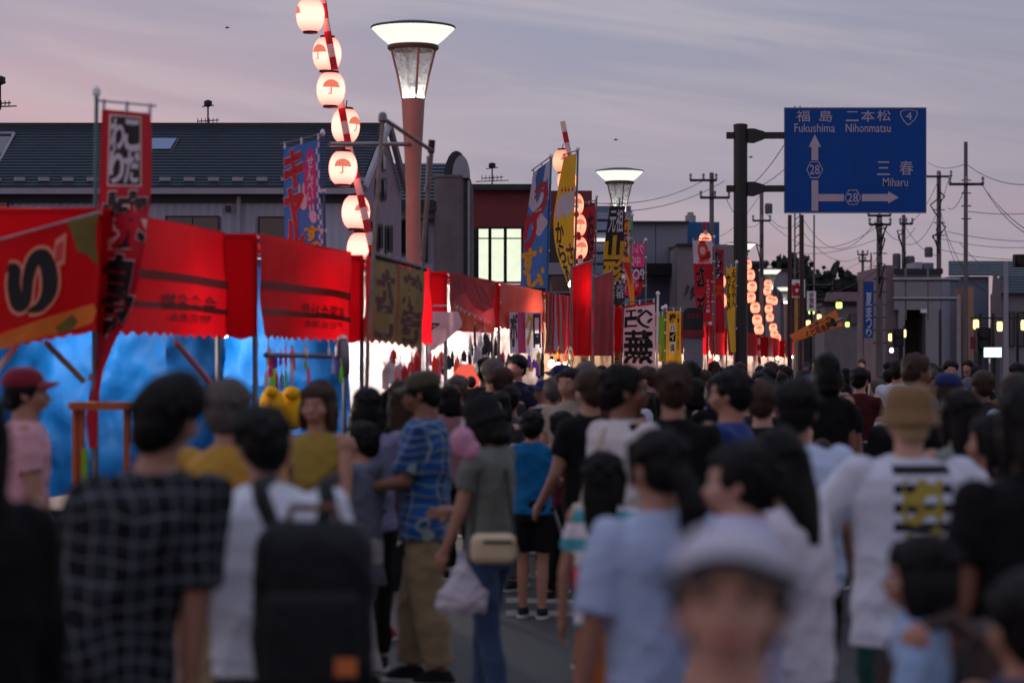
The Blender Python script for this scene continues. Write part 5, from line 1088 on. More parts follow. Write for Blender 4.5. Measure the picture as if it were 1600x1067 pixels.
blob('red_balloon_toy', 'round bright red toy disc with dark centre above the crowd', 'toy', [(P(730, 592, 24), .14, .15, emis('red_toy_glow', (.9, .12, .08), 1.0)), (P(736, 597, 23.86), .05, .06, BLACK)], RED)  # toy is no lamp; its red brightness is emission put into the material
# counter / crates at far left by the red flag
t = thing('wooden_stand', 'orange wooden stand beside the tall red flag foot', 'stand', (XP(128, 14.3), 14.3, 0)); WD = mat('orange_wood', (176, 84, 44), .6, .2, 6)
for px in (118, 128, 198): MB().tube([(XP(px, 14.3), 14.3, 0), P(px, 632, 14.3)], .02, 7).build('leg', WD, t)
MB().bx(XP(112, 14.3), XP(230, 14.3), 14.2, 14.45, ZP(640, 14.3), ZP(628, 14.3)).build('top_board', WD, t); MB().bx(XP(135, 14.3), XP(142, 14.3), 14.15, 14.2, ZP(760, 14.3), ZP(700, 14.3)).build('green_leg_wrap', GRNC, t)
# ------------------------------------------------------------------ people
def cloth_mat(name, c, var=.12, rough=.85, bump=.25, kind=None, c2=None, c3=None):
    if name in MATS: return MATS[name]
    m, t, b = bsdf_mat(name); co = N(t, 'ShaderNodeTexCoord').outputs['Object']
    n = N(t, 'ShaderNodeTexNoise', i_Vector=co); n.inputs['Scale'].default_value = 7; n.inputs['Detail'].default_value = 5
    c = lin(c); base = mixc(t, n.outputs[0], tuple(x * (1 - var) for x in c), tuple(min(1, x * (1 + var)) for x in c))
    s_ = N(t, 'ShaderNodeSeparateXYZ', i_0=co); X, Y, Z = s_.outputs
    if kind == 'plaid':
        wn_ = N(t, 'ShaderNodeTexNoise', i_Vector=co); wn_.inputs['Scale'].default_value = 3.2; wn_.inputs['Detail'].default_value = 2
        ws = N(t, 'ShaderNodeSeparateColor', i_0=wn_.outputs['Color']); X = mth(t, 'ADD', X, mth(t, 'MULTIPLY', ws.outputs[0], .11)); Z = mth(t, 'ADD', Z, mth(t, 'MULTIPLY', ws.outputs[1], .13))
        def band(ax, f, w, ph=0.0): return mth(t, 'LESS_THAN', mth(t, 'FRACT', mth(t, 'ADD', mth(t, 'MULTIPLY', ax, f), ph + 10)), w)
        ang = mth(t, 'ADD', X, mth(t, 'MULTIPLY', Y, .6))
        k2 = lin(c2); k3 = lin(c3 or c2)
        base = mixc(t, mth(t, 'MULTIPLY', band(ang, 9, .30), .55), base, k2); base = mixc(t, mth(t, 'MULTIPLY', band(Z, 9, .30, .3), .55), base, k2)
        base = mixc(t, mth(t, 'MULTIPLY', band(ang, 18, .10, .2), .8), base, k3); base = mixc(t, mth(t, 'MULTIPLY', band(Z, 18, .10, .2), .8), base, k3)
    elif kind == 'stripe':
        base = mixc(t, mth(t, 'LESS_THAN', mth(t, 'FRACT', mth(t, 'MULTIPLY', Z, 9.0)), .45), base, lin(c2))
    elif kind == 'backprint':
        zone = lambda x0, x1, z0, z1: mth(t, 'MULTIPLY', mth(t, 'MULTIPLY', mth(t, 'GREATER_THAN', X, x0), mth(t, 'LESS_THAN', X, x1)), mth(t, 'MULTIPLY', mth(t, 'GREATER_THAN', Z, z0), mth(t, 'LESS_THAN', Z, z1)))
        zz = c3
        st = mth(t, 'LESS_THAN', mth(t, 'FRACT', mth(t, 'MULTIPLY', mth(t, 'SUBTRACT', Z, zz - .38), 14.5)), .5)
        back = mth(t, 'LESS_THAN', Y, 0.0)
        base = mixc(t, mth(t, 'MULTIPLY', mth(t, 'MULTIPLY', st, back), zone(-.09, .13, zz - .36, zz)), base, (.012, .012, .014))
        vn = N(t, 'ShaderNodeTexVoronoi', i_Vector=co); vn.inputs['Scale'].default_value = 26
        ye_ = mth(t, 'MULTIPLY', mth(t, 'GREATER_THAN', vn.outputs['Color'], .45), back)
        base = mixc(t, mth(t, 'MULTIPLY', ye_, zone(-.06, .09, zz - .26, zz - .05)), base, (.40, .30, .05)); base = mixc(t, mth(t, 'MULTIPLY', back, zone(-.03, .06, zz - .36, zz - .27)), base, (.42, .38, .09))
    elif kind == 'graphic':
        vn = N(t, 'ShaderNodeTexNoise', i_Vector=co); vn.inputs['Scale'].default_value = 24
        zn_ = mth(t, 'MULTIPLY', mth(t, 'LESS_THAN', mth(t, 'ABSOLUTE', X), .10), mth(t, 'MULTIPLY', mth(t, 'GREATER_THAN', Z, c3 - .32), mth(t, 'LESS_THAN', Z, c3)))
        base = mixc(t, mth(t, 'MULTIPLY', zn_, mth(t, 'GREATER_THAN', vn.outputs[0], .54)), base, lin(c2))
    t.links.new(base, b.inputs['Base Color']); b.inputs['Roughness'].default_value = rough; b.inputs['Specular IOR Level'].default_value = .2
    b.inputs['Sheen Weight'].default_value = .15 if sum(c) > .1 else 0
    n2 = N(t, 'ShaderNodeTexNoise', i_Vector=co); n2.inputs['Scale'].default_value = 16; n2.inputs['Detail'].default_value = 3; n2.inputs['Distortion'].default_value = 1.2
    bp = N(t, 'ShaderNodeBump', i_Height=n2.outputs[0]); bp.inputs['Strength'].default_value = bump; bp.inputs['Distance'].default_value = .03
    t.links.new(bp.outputs[0], b.inputs['Normal']); MATS[name] = m; return m
def skin_mat(name, c):
    m, t, b = bsdf_mat(name); co = N(t, 'ShaderNodeTexCoord').outputs['Object']
    n = N(t, 'ShaderNodeTexNoise', i_Vector=co); n.inputs['Scale'].default_value = 9; n.inputs['Detail'].default_value = 4; c = lin(c)
    t.links.new(mixc(t, n.outputs[0], (c[0] * .86, c[1] * .78, c[2] * .76), (c[0] * 1.08, c[1] * 1.08, c[2] * 1.06)), b.inputs['Base Color'])
    b.inputs['Roughness'].default_value = .55; b.inputs['Subsurface Weight'].default_value = .12; b.inputs['Subsurface Radius'].default_value = (.02, .008, .004); b.inputs['Subsurface Scale'].default_value = .5
    MATS[name] = m; return m
SKIN = [skin_mat('skin_light', (192, 146, 126)), skin_mat('skin_mid', (168, 120, 98)), skin_mat('skin_tan', (130, 86, 66))]
def hair_mat(name, c):
    m, t, b = bsdf_mat(name); co = N(t, 'ShaderNodeTexCoord').outputs['Object']
    v = N(t, 'ShaderNodeVectorMath', operation='MULTIPLY', i_0=co); v.inputs[1].default_value = (90, 90, 7)
    n = N(t, 'ShaderNodeTexNoise', i_Vector=v.outputs[0]); n.inputs['Scale'].default_value = 1.5; n.inputs['Detail'].default_value = 4; c = lin(c)
    t.links.new(mixc(t, n.outputs[0], tuple(x * .5 for x in c), tuple(x * 1.6 for x in c)), b.inputs['Base Color']); b.inputs['Roughness'].default_value = .48; b.inputs['Specular IOR Level'].default_value = .16
    bp = N(t, 'ShaderNodeBump', i_Height=n.outputs[0]); bp.inputs['Strength'].default_value = .6; bp.inputs['Distance'].default_value = .01; t.links.new(bp.outputs[0], b.inputs['Normal']); MATS[name] = m; return m
HAIR = {'black': hair_mat('hair_black', (17, 14, 14)), 'brown': hair_mat('hair_brown', (58, 40, 32)), 'blond': hair_mat('hair_blond', (178, 150, 112)), 'grey': hair_mat('hair_grey', (84, 76, 72))}
EYEW = mat('eye_white', (215, 208, 204), .3, .04); EYED = mat('eye_iris', (26, 18, 16), .2, .1); LIP = mat('lip_skin', (168, 92, 86), .5, .08); BROW = mat('eyebrow_hair', (30, 24, 22), .8, .1)
SHOE = [cloth_mat('shoe_black', (30, 30, 34)), cloth_mat('shoe_white', (206, 204, 200)), cloth_mat('shoe_red', (170, 40, 50))]
SOLE = mat('shoe_sole', (200, 196, 190), .7, .1)
_b = bmesh.new(); bmesh.ops.create_icosphere(_b, subdivisions=3, radius=1); ICO = (np.array([v.co[:] for v in _b.verts]), [tuple(v.index for v in f.verts) for f in _b.faces]); _b.free()
SH = [0.0, 0.0, 1.0]
def shear(v):
    v = np.array(v, float); z = np.maximum(0, v[..., 2] - SH[2]); v[..., 0] += SH[0] * z; v[..., 1] += SH[1] * z; return v
class Blob:
    def __init__(s): s.v = []; s.f = []; s.n = 0; s.M = Matrix.Identity(4)
    def _add(s, v, f):
        v = np.asarray(v, float); M = np.array(s.M); v = v @ M[:3, :3].T + M[:3, 3]
        s.v.append(v); s.f += [tuple(i + s.n for i in q) for q in f]; s.n += len(v)
    def ell(s, c, r, rot=None):
        v = ICO[0] * np.array(r if isinstance(r, (tuple, list)) else (r,) * 3)
        if rot is not None: v = v @ np.array(rot).T
        s._add(v + np.array(c), ICO[1]); return s
    def loft(s, rings, k=20):           # rings of (x, y, z, rx, ry)
        a = np.linspace(0, 2 * PI, k, endpoint=False); v = []
        for (x, y, z, rx, ry) in rings:
            v.append(np.stack([x + rx * np.cos(a), y + ry * np.sin(a), np.full(k, z)], 1))
        f = [(i * k + j, i * k + (j + 1) % k, (i + 1) * k + (j + 1) % k, (i + 1) * k + j) for i in range(len(rings) - 1) for j in range(k)]
        f += [tuple(range(k))[::-1], tuple((len(rings) - 1) * k + j for j in range(k))]
        s._add(np.concatenate(v), f); return s
    def cap(s, p, q, r0, r1, ends=(True, True), k=14):
        p, q = Vector(p), Vector(q); u, w = ring_frame(q - p); a = np.linspace(0, 2 * PI, k, endpoint=False)
        v = [p + (u * math.cos(x) + w * math.sin(x)) * r0 for x in a] + [q + (u * math.cos(x) + w * math.sin(x)) * r1 for x in a]
        f = [(j, (j + 1) % k, k + (j + 1) % k, k + j) for j in range(k)] + [tuple(range(k))[::-1], tuple(k + j for j in range(k))]
        s._add([x[:] for x in v], f)
        if ends[0]: s.ell(p, r0)
        if ends[1]: s.ell(q, r1)
        return s
    def build(s, name, vox, m, parent, sm=4, fold=0.0, fk=1.0, ph=0.0, hairy=0.0):
        me = bpy.data.meshes.new(name); me.from_pydata(shear(np.concatenate(s.v)).tolist(), [], s.f); me.update()
        b = bmesh.new(); b.from_mesh(me); bmesh.ops.recalc_face_normals(b, faces=b.faces); b.to_mesh(me); b.free()
        o = bpy.data.objects.new('tmp', me); COL.objects.link(o)
        r = o.modifiers.new('r', 'REMESH'); r.mode = 'VOXEL'; r.voxel_size = vox
        q = o.modifiers.new('s', 'SMOOTH'); q.iterations = sm; q.factor = .5
        m2 = bpy.data.meshes.new_from_object(o.evaluated_get(bpy.context.evaluated_depsgraph_get()))
        bpy.data.objects.remove(o); bpy.data.meshes.remove(me)
        if fold or hairy:
            n = len(m2.vertices); co = np.zeros(n * 3); m2.vertices.foreach_get('co', co); co = co.reshape(-1, 3)
            no = np.zeros(n * 3); m2.vertices.foreach_get('normal', no); no = no.reshape(-1, 3)
            rs = np.random.RandomState(int(ph * 97) % 9999)
            d = np.zeros(n)
            if fold:
                for (k, a) in (((9, 7, 16), 1.0), ((-12, 9, 12), .8), ((16, -11, -9), .6), ((24, 19, 21), .4), ((-7, -10, 28), .5)):
                    kk = np.array(k) * fk * rs.uniform(.8, 1.25, 3); w_ = co @ kk + rs.uniform(0, 6) + 1.3 * np.sin(co @ (kk[::-1] * .4) + rs.uniform(0, 6))
                    d += a * (1 - np.abs(np.sin(w_ * .5))) ** 2
                d = (d - d.mean()) * fold
            if hairy:
                th = np.arctan2(co[:, 1] - co[:, 1].mean(), co[:, 0] - co[:, 0].mean())
                d += hairy * (np.sin(th * 17 + co[:, 2] * 30 + ph) * .5 + np.sin(th * 31 - co[:, 2] * 22 + ph) * .35 + np.sin(co @ np.array([60, 50, 20]) + ph) * .3)
            co = co + no * d[:, None]; m2.vertices.foreach_set('co', co.ravel()); m2.update()
        m2.name = name
        return link(name, m2, m, parent, smooth=True)
def dirv(pitch, out, side):
    """unit vector of a limb hanging down, swung forward by pitch and sideways by out (degrees)"""
    p, o = math.radians(pitch), math.radians(out)
    return Vector((side * math.sin(o) * math.cos(p * .3), math.sin(p) * math.cos(o), -math.cos(p) * math.cos(o)))
def human(label, px, top, Y, yaw=0, H=None, hair='short', hc='black', skin=1, shirt='tee', sm=None, bottom='trousers', bm=None, armR=(5, 8, 12), armL=(5, 8, 12), vox=.014,
          turn=0, nod=0, lean=0, face=True, female=False, hat=None, hm=None, shoe=0, stride=.10, group=None, sleeve=.62, wide=1.0, proto=False, x=None, hem=.86, hands=True, side=0.0):
    X = (XP(px, Y) if x is None else x) - side
    if H is None: H = EYE - (top - 565) / FPX * Y - .02
    s = H / 1.72; child = H < 1.5; hs = (1.10 if child else 1.0)
    t = thing('person', label, 'person', (X, Y, 0), group=group, rz=math.radians(yaw))
    ORG[t.name] = Vector((0, 0, 0))
    w = (.92 if female else 1.0) * wide * (.93 if child else 1)
    ph = (px * .37 + Y) % 6.28; ln_ = math.radians(lean)
    def Lz(z): return math.sin(ln_) * max(0, z - .95) * s        # forward lean offset at height z
    _y = math.radians(yaw); SH[2] = .95 * s; SH[0] = side / (.65 * s) * math.cos(_y); SH[1] = -side / (.65 * s) * math.sin(_y)
    B = Blob()
    tor = [(.86, .150, .100), (.92, .160, .108), (1.0, .145, .098), (1.08, .128 if female else .138, .090), (1.2, .150, .106), (1.3, .165, .108), (1.38, .160, .098), (1.43, .115, .08), (1.465, .062, .062)]
    B.loft([(0, Lz(z), z * s, rx * s * w, ry * s * w) for z, rx, ry in tor])
    B.cap((0, Lz(1.42), 1.42 * s), (0, Lz(1.52) + .012 * s, 1.54 * s), .056 * s, .052 * s)
    shz = 1.395
    arms = []
    for side, (pt_, ou, be, *ex) in ((1, armR), (-1, armL)):
        sh_ = Vector((side * .165 * s * w, Lz(shz), shz * s)); d1 = dirv(pt_, ou, side); el = sh_ + d1 * .275 * s
        inw = ex[0] if ex else 0
        d2 = dirv(pt_ + be, ou * .4 - inw, side); wr = el + d2 * .245 * s; arms.append((side, sh_, el, wr, d1, d2))
        B.ell(sh_, (.055 * s, .055 * s, .06 * s)); B.cap(sh_, el, .046 * s * w, .038 * s * w); B.cap(el, wr, .038 * s * w, .026 * s)
        if hands:
            u = d2.normalized(); sidev = Vector((-side, 0, 0)); nrm = u.cross(sidev).normalized(); sidev = nrm.cross(u).normalized()
            R = Matrix((sidev, nrm, u)).transposed()
            B.ell(wr + u * .045 * s, (.017 * s, .040 * s, .048 * s), R)
            for q in range(4):
                b0 = wr + u * (.078 - .004 * abs(q - 1.3)) * s + nrm * (q - 1.5) * .0185 * s; L1 = (.036, .042, .040, .030)[q] * s
                c1 = b0 + (u * .93 + sidev * .35) * L1; c2 = c1 + (u * .65 + sidev * .75) * L1 * .85
                B.cap(b0, c1, .0085 * s, .008 * s, k=8); B.cap(c1, c2, .008 * s, .0068 * s, k=8)
            tb = wr + u * .022 * s + nrm * -.030 * s; t1 = tb + (u * .75 - nrm * .55 + sidev * .3) * .038 * s; B.cap(tb, t1, .011 * s, .0095 * s, k=8); B.cap(t1, t1 + (u * .85 + sidev * .4) * .028 * s, .0095 * s, .0075 * s, k=8)
    legs = []
    for side in (1, -1):
        st = stride * side * s; hip = Vector((side * .085 * s * w, 0, .90 * s)); kn = Vector((side * .085 * s, st * .55 + .02 * s, .48 * s)); an = Vector((side * .085 * s, st - .01 * s, .085 * s))
        legs.append((side, hip, kn, an)); B.cap(hip, kn, .078 * s * w, .052 * s); B.cap(kn, kn.lerp(an, .35), .05 * s, .052 * s); B.cap(kn.lerp(an, .35), an, .052 * s, .034 * s)
        B.loft([(an.x, an.y + .035 * s, .012 * s, .040 * s, .105 * s), (an.x, an.y + .03 * s, .04 * s, .038 * s, .095 * s), (an.x, an.y + .0 * s, .085 * s, .034 * s, .045 * s)])
    # head
    piv = Vector((0, Lz(1.53), 1.52 * s)); k = s * hs
    HM = Matrix.Translation(piv) @ Matrix.Rotation(math.radians(turn), 4, 'Z') @ Matrix.Rotation(-math.radians(nod), 4, 'X') @ Matrix.Scale(k, 4)
    # with a bigger child head the neck shortens so the crown stays at H
    HM = HM @ Matrix.Translation((0, 0, -(.2 * (hs - 1)) / hs))
    B.M = HM
    B.ell((0, .005, .105), (.074, .092, .092)); B.ell((0, .035, .052), (.060, .062, .070)); B.ell((0, .052, .012), (.034, .036, .026)); B.ell((0, -.03, .06), (.058, .05, .07))
    B.cap((0, -.015, -.05), (0, -.005, .04), .054, .052)
    fine = vox < .009
    B.cap((0, .088, .085), (0, .112, .052), .010, .014, k=8); B.ell((0, .112, .048), (.018, .012, .010))
    B.ell((0, .088, .103), (.056, .014, .012)); B.ell((0, .094, .020), (.024, .012, .011))
    for sd in (1, -1): B.ell((sd * .076, -.002, .068), (.009, .019, .030)); B.ell((sd * .045, .062, .055), (.024, .028, .026))
    B.M = Matrix.Identity(4)
    B.build('body', vox, SKIN[skin], t, sm=3)
    if face:
        fb = 1.5 if Y < 4 else 1.0
        for sd in (1, -1):
            e = Blob(); e.M = HM; e.ell((sd * .031, .0865, .082), (.0145, .009, .0075)); ob = e.build('eye', .0028, EYEW, t, sm=1) if fine else MBell(HM @ Vector((sd * .031, .088, .082)), .013 * k, .008 * k, .0065 * k, 'eye', EYEW, t)
            MBell(HM @ Vector((sd * .031, .0955, .082)), .0062 * k * fb, .003 * k, .0066 * k * fb, 'iris', EYED, ob)
            MBell(HM @ Vector((sd * .032, .092, .1035)), .017 * k * fb, .007 * k, .0030 * k * fb * fb, 'eyebrow', BROW, t)
        MBell(HM @ Vector((0, .1035, .021)), .021 * k * fb, .006 * k, .0065 * k * fb, 'lips', LIP, t)
    # hair
    Hh = Blob(); Hh.M = HM; hv = max(.008, vox * .9)
    top_ = lambda: (Hh.ell((0, -.012, .128), (.086, .098, .086)), Hh.ell((0, -.038, .085), (.080, .078, .088)), Hh.ell((0, .045, .152), (.066, .052, .042)))
    if hat: Hh.ell((0, -.018, .09), (.082, .086, .082))
    else: top_()
    if hair == 'short': Hh.ell((0, -.05, .05), (.066, .052, .06)); [Hh.ell((sd * .072, .012, .10), (.016, .04, .038)) for sd in (1, -1)]
    elif hair == 'puffy': Hh.ell((0, -.015, .135), (.097, .108, .092)); Hh.ell((0, -.05, .06), (.076, .056, .07))
    elif hair == 'bob': Hh.ell((0, -.03, .05), (.094, .086, .115)); Hh.ell((0, -.05, -.02), (.086, .06, .06)); [Hh.ell((sd * .08, .012, .03), (.022, .042, .085)) for sd in (1, -1)]; Hh.ell((0, .082, .135), (.05, .018, .026))
    elif hair == 'long':
        Hh.loft([(0, -.075, -.20, .045, .02), (0, -.07, -.12, .072, .034), (0, -.055, 0, .086, .055), (0, -.03, .1, .085, .08)]); [Hh.cap((sd * .078, .01, .1), (sd * .080, .0, -.13), .022, .012) for sd in (1, -1)]; Hh.ell((0, .080, .14), (.052, .02, .026))
    elif hair == 'ponytail': Hh.ell((0, -.05, .06), (.07, .055, .06)); Hh.ell((0, -.12, .07), (.03, .03, .03)); Hh.cap((0, -.13, .06), (.02, -.155, -.04), .034, .048); Hh.cap((.02, -.155, -.04), (.02, -.13, -.16), .048, .016); Hh.ell((0, .080, .14), (.052, .02, .026))
    if hair == 'long' or hair == 'bob' or hair == 'ponytail': [Hh.cap((sd * .06, .06, .15), (sd * .075, .045, .03), .018, .010) for sd in (1, -1)]
    rt = np.random.RandomState(int(abs(px) * 7 + Y * 13) % 9999)
    if not hat:
        for q in range(46 if vox < .015 else 26):
            a_, e_ = rt.uniform(0, 2 * PI), rt.uniform(-.1, 1.45); 
            if -.9 < math.atan2(math.cos(a_), math.sin(a_)) < .9 and e_ < .75: continue
            d_ = np.array([math.cos(a_) * math.cos(e_) , math.sin(a_) * math.cos(e_), math.sin(e_)])
            p_ = d_ * (.080, .094, .084) * (1.08 if hair == 'puffy' else 1.0) + (0, -.014, .128); tg = np.array([d_[0] * .5 + rt.uniform(-.4, .4), d_[1] * .5 + rt.uniform(-.4, .4), -.5]); tg /= np.linalg.norm(tg)
            Hh.cap(p_.tolist(), (p_ + tg * rt.uniform(.02, .04) + d_ * .008).tolist(), .013, .005, ends=(False, True), k=7)
    if hat != 'shaved': Hh.build('hair', hv, HAIR[hc], t, sm=2, hairy=.0065 * k, ph=ph)
    if hat in ('cap', 'bucket'):
        C = Blob(); C.M = HM
        if hat == 'cap':
            C.loft([(0, -.012, .112, .093, .108), (0, -.012, .145, .091, .106), (0, -.012, .178, .078, .09), (0, -.012, .200, .052, .06), (0, -.012, .208, .015, .02)]); C.build('cap_crown', .008, hm[0] if isinstance(hm, tuple) else hm, t, sm=3)
            q = MB()
            for lay in (0, .006):
                q.grid(lambda u, v: Vector(shear(HM @ Vector(((u - .5) * (.205 if Y > 4 else .235) * (1 - .18 * v * v), .06 + .105 * v * (1 - (2 * u - 1) ** 2 * .55), .138 - .012 * v - .05 * (2 * u - 1) ** 2 * .6 + lay)))), 12, 5)
            q.build('cap_brim', hm if not isinstance(hm, tuple) else hm[1], t, smooth=True)
        else:
            C.loft([(0, -.01, .10, .100, .112), (0, -.01, .15, .098, .108), (0, -.01, .185, .090, .10), (0, -.01, .21, .072, .083), (0, -.01, .222, .045, .05)]); C.loft([(0, -.01, .062, .118, .132), (0, -.01, .068, .119, .133), (0, -.01, .12, .101, .114), (0, -.01, .115, .09, .10)]); C.build('bucket_hat', .008, hm, t, sm=2, fold=.0012)
    # shirt
    Sh = Blob(); g_ = .016 * s * (1.0 if vox < .015 else 1.1)
    if shirt:
        he = hem
        rows = [(z, rx, ry) for z, rx, ry in tor if z > he + .03]
        fl = .03 if shirt != 'tank' else .015
        z0rx = .168 if not female else .155
        rr_ = [(he, (z0rx + .01), .122), (he + .06, z0rx + .006, .120)] + [(z, max(rx, .142) + (.012 if shirt == 'loose' else 0) + fl * .4, max(ry, .100) + (.012 if shirt == 'loose' else 0)) for z, rx, ry in rows if z < 1.42]
        Sh.loft([(0, Lz(z), z * s, rx * s * w + g_ * .6, ry * s * w + g_ * .6) for z, rx, ry in rr_] + [(0, Lz(1.43), 1.435 * s, .118 * s * w + g_ * .5, .088 * s * w + g_ * .4), (0, Lz(1.47), 1.468 * s, .078 * s, .076 * s)])
        if shirt != 'tank':
            for side, a, b, c, d1, d2 in arms:
                Sh.ell(a + Vector((-side * .012 * s, 0, -.004)), (.064 * s, .066 * s, .062 * s))
                if sleeve <= 1:
                    e = a.lerp(b, sleeve); Sh.cap(a, e, .062 * s * w, .066 * s * w * (1.12 if shirt == 'loose' else 1), ends=(True, False))
                else: Sh.cap(a, b, .062 * s * w, .054 * s * w); Sh.cap(b, b.lerp(c, sleeve - 1), .054 * s * w, .046 * s * w, ends=(True, False))
        if shirt == 'hood': Sh.ell((0, Lz(1.42) - .085 * s, 1.43 * s), (.095 * s, .05 * s, .06 * s))
        if shirt == 'collar': Sh.loft([(0, Lz(1.46), 1.45 * s, .086 * s, .086 * s), (0, Lz(1.48), 1.50 * s, .072 * s, .074 * s)])
        Sh.build('shirt', max(vox * 1.05, .010), sm, t, sm=3, fold=.0095 * s, fk=1.15 / s, ph=ph)
    # lower garment
    Bo = Blob(); bh = .96
    waist = [(0, 0, .90 * s, .168 * s * w, .122 * s * w), (0, 0, 1.0 * s, .150 * s * w, .108 * s * w)]
    if bottom in ('trousers', 'shorts', 'wide'):
        Bo.loft([(0, 0, .80 * s, .155 * s * w, .115 * s * w)] + waist)
        for side, hip, kn, an in legs:
            if bottom == 'shorts': Bo.cap(hip, hip.lerp(kn, .82), .092 * s * w, .085 * s * w, ends=(True, False))
            else:
                wd = 1.35 if bottom == 'wide' else 1.0
                Bo.cap(hip, kn, .090 * s * w, .066 * s * wd * w); Bo.cap(kn, kn.lerp(an, .93), .066 * s * wd * w, .056 * s * wd * w, ends=(True, False))
    elif bottom == 'skirt': Bo.loft([(0, .0, .34 * s, .25 * s * w, .19 * s * w), (0, 0, .6 * s, .20 * s * w, .155 * s * w)] + waist)
    elif bottom == 'longskirt': Bo.loft([(0, .0, .14 * s, .22 * s * w, .18 * s * w), (0, 0, .5 * s, .19 * s * w, .155 * s * w)] + waist)
    if bottom: Bo.build({'trousers': 'trousers', 'wide': 'trousers', 'shorts': 'shorts', 'skirt': 'skirt', 'longskirt': 'skirt'}[bottom], max(vox * 1.1, .010), bm, t, sm=3, fold=.008 * s, fk=1.0 / s, ph=ph + 2)
    for side, hip, kn, an in legs:
        q = Blob(); q.loft([(an.x, an.y + .038 * s, .022 * s, .050 * s, .128 * s), (an.x, an.y + .036 * s, .05 * s, .047 * s, .118 * s), (an.x, an.y + .01 * s, .095 * s, .046 * s, .065 * s)], 16)
        so_ = q.build('shoe', max(vox, .012), SHOE[shoe], t, sm=2)
        MB().lathe((an.x, an.y + .038 * s, 0), [(.9, 0), (1.0, .006), (1.0, .024)], 18, sx=.053 * s, sy=.132 * s).build('sole', SOLE, so_) if not proto else None
    SH[0] = SH[1] = 0.0
    A_ = {sd: (t.matrix_basis @ c_.to_4d() if False else (Matrix.Translation((X, Y, 0)) @ Matrix.Rotation(math.radians(yaw), 4, 'Z') @ c_)) for sd, _a, _b2, c_, _d, _e in arms}
    return t, A_, s
def MBell(c, rx, ry, rz, name, m, parent):
    v = ICO[0][:42] if False else ICO[0]; me = bpy.data.meshes.new(name); me.from_pydata(shear(v * np.array((rx, ry, rz)) + np.array(c)).tolist(), [], ICO[1]); return link(name, me, m, parent, smooth=True)

CM = cloth_mat
BLK = CM('cotton_black', (13, 12, 14)); WHT = CM('cotton_white', (214, 216, 226)); GRY = CM('cotton_grey', (118, 116, 122)); NAV = CM('cotton_navy', (32, 42, 78)); JEAN = CM('denim_blue', (56, 74, 104)); KHA = CM('khaki_cotton', (142, 120, 88)); BEI = CM('beige_cotton', (204, 190, 176))
# --- foreground and middle-distance individuals
V = .010
human('man from behind in dark plaid overshirt with thick black hair, left foreground', 262, 582, 6.7, yaw=-12, side=.17, hair='puffy', sm=CM('plaid_dark', (12, 13, 16), kind='plaid', c2=(40, 43, 50), c3=(104, 106, 112)), bm=BLK, shirt='loose', sleeve=.95, wide=1.06, vox=V, turn=-12, armR=(0, 9, 10), armL=(25, 10, 60, 20), skin=1, face=False, hem=.78)
human('person in black with long dark hair filling the left edge', -48, 592, 5.6, yaw=20, hair='long', female=True, sm=BLK, bm=BLK, shirt='loose', sleeve=1.5, wide=1.0, vox=V)
human('person in a dark red cap and pink lettered shirt facing right before the blue tarp', 40, 569, 11.6, yaw=-80, hair='short', hat='cap', hm=CM('cap_maroon', (120, 24, 42)), sm=CM('pink_tee', (208, 150, 158), kind='graphic', c2=(50, 30, 40), c3=1.28), bm=BLK, vox=V, armR=(10, 5, 20))
bpk, A_, s_ = human('young man from behind in white tee wearing a big black backpack', 410, 628, 7.3, yaw=8, side=-.05, hair='short', sm=WHT, bm=BLK, sleeve=.8, wide=1.2, vox=V, armL=(-5, 16, 25), armR=(10, 10, 60), turn=12, face=False, shirt='loose')
human('grey-brown haired person in mustard shirt behind the plaid man', 358, 592, 9.6, yaw=-20, hair='puffy', hc='grey', sm=CM('mustard_tee', (176, 130, 48)), bm=KHA, vox=V, wide=1.1, face=False)
human('woman with dark bob in olive yellow top and grey skirt facing the camera', 498, 592, 12.0, yaw=160, hair='bob', hc='brown', female=True, sm=CM('olive_yellow_tank', (150, 122, 50)), shirt='tank', bottom='skirt', bm=CM('grey_pleats', (112, 108, 104)), vox=.008, armR=(30, 8, 75, 25), armL=(20, 8, 50, 25), skin=1)
human('black-haired person seen from behind in lilac grey shirt beside the woman in olive', 574, 602, 13.6, yaw=5, hair='bob', sm=CM('lilac_grey_tee', (126, 120, 150)), bm=BLK, vox=V, face=False)
human('youth in slate grey hooded jacket and white trousers holding a yellow cup, facing left', 566, 656, 13.0, yaw=62, hair='short', sm=CM('slate_hoodie', (98, 100, 116)), shirt='hood', sleeve=1.85, bottom='wide', bm=CM('offwhite_trousers', (180, 172, 168)), vox=.009, armR=(30, 4, 95, 10), armL=(10, 6, 70, 10), nod=5, wide=1.15, hem=.66)
human('woman with long brown hair in a black dress, between the hoodie youth and plaid-shirt man', 630, 592, 15.2, yaw=-25, hair='long', hc='brown', female=True, sm=BLK, bottom='skirt', bm=BLK, vox=V, shoe=2, face=False)
human('man in olive cap and blue checked shirt with khaki trousers, facing left', 664, 575, 13.1, yaw=78, hair='short', hat='cap', hm=CM('cap_olive', (66, 60, 40)), sm=CM('plaid_blue', (24, 76, 136), kind='plaid', c2=(14, 36, 78), c3=(150, 158, 140)), shirt='loose', sleeve=.85, bm=KHA, bottom='wide', vox=.008, armR=(15, 6, 62, 8), armL=(12, 8, 68, 8), nod=10, skin=2, wide=1.12, hem=.80)
gt_, GA, gs = human('person in black bucket hat and grey-green tee carrying a white plastic bag', 765, 618, 12.0, yaw=62, hair='bob', hat='bucket', hm=CM('hat_black', (22, 22, 24)), sm=CM('greygreen_tee', (104, 106, 96)), bm=JEAN, vox=.008, armL=(14, 6, 8), armR=(20, 4, 60, 10), nod=22, skin=1, wide=1.06, hem=.84)
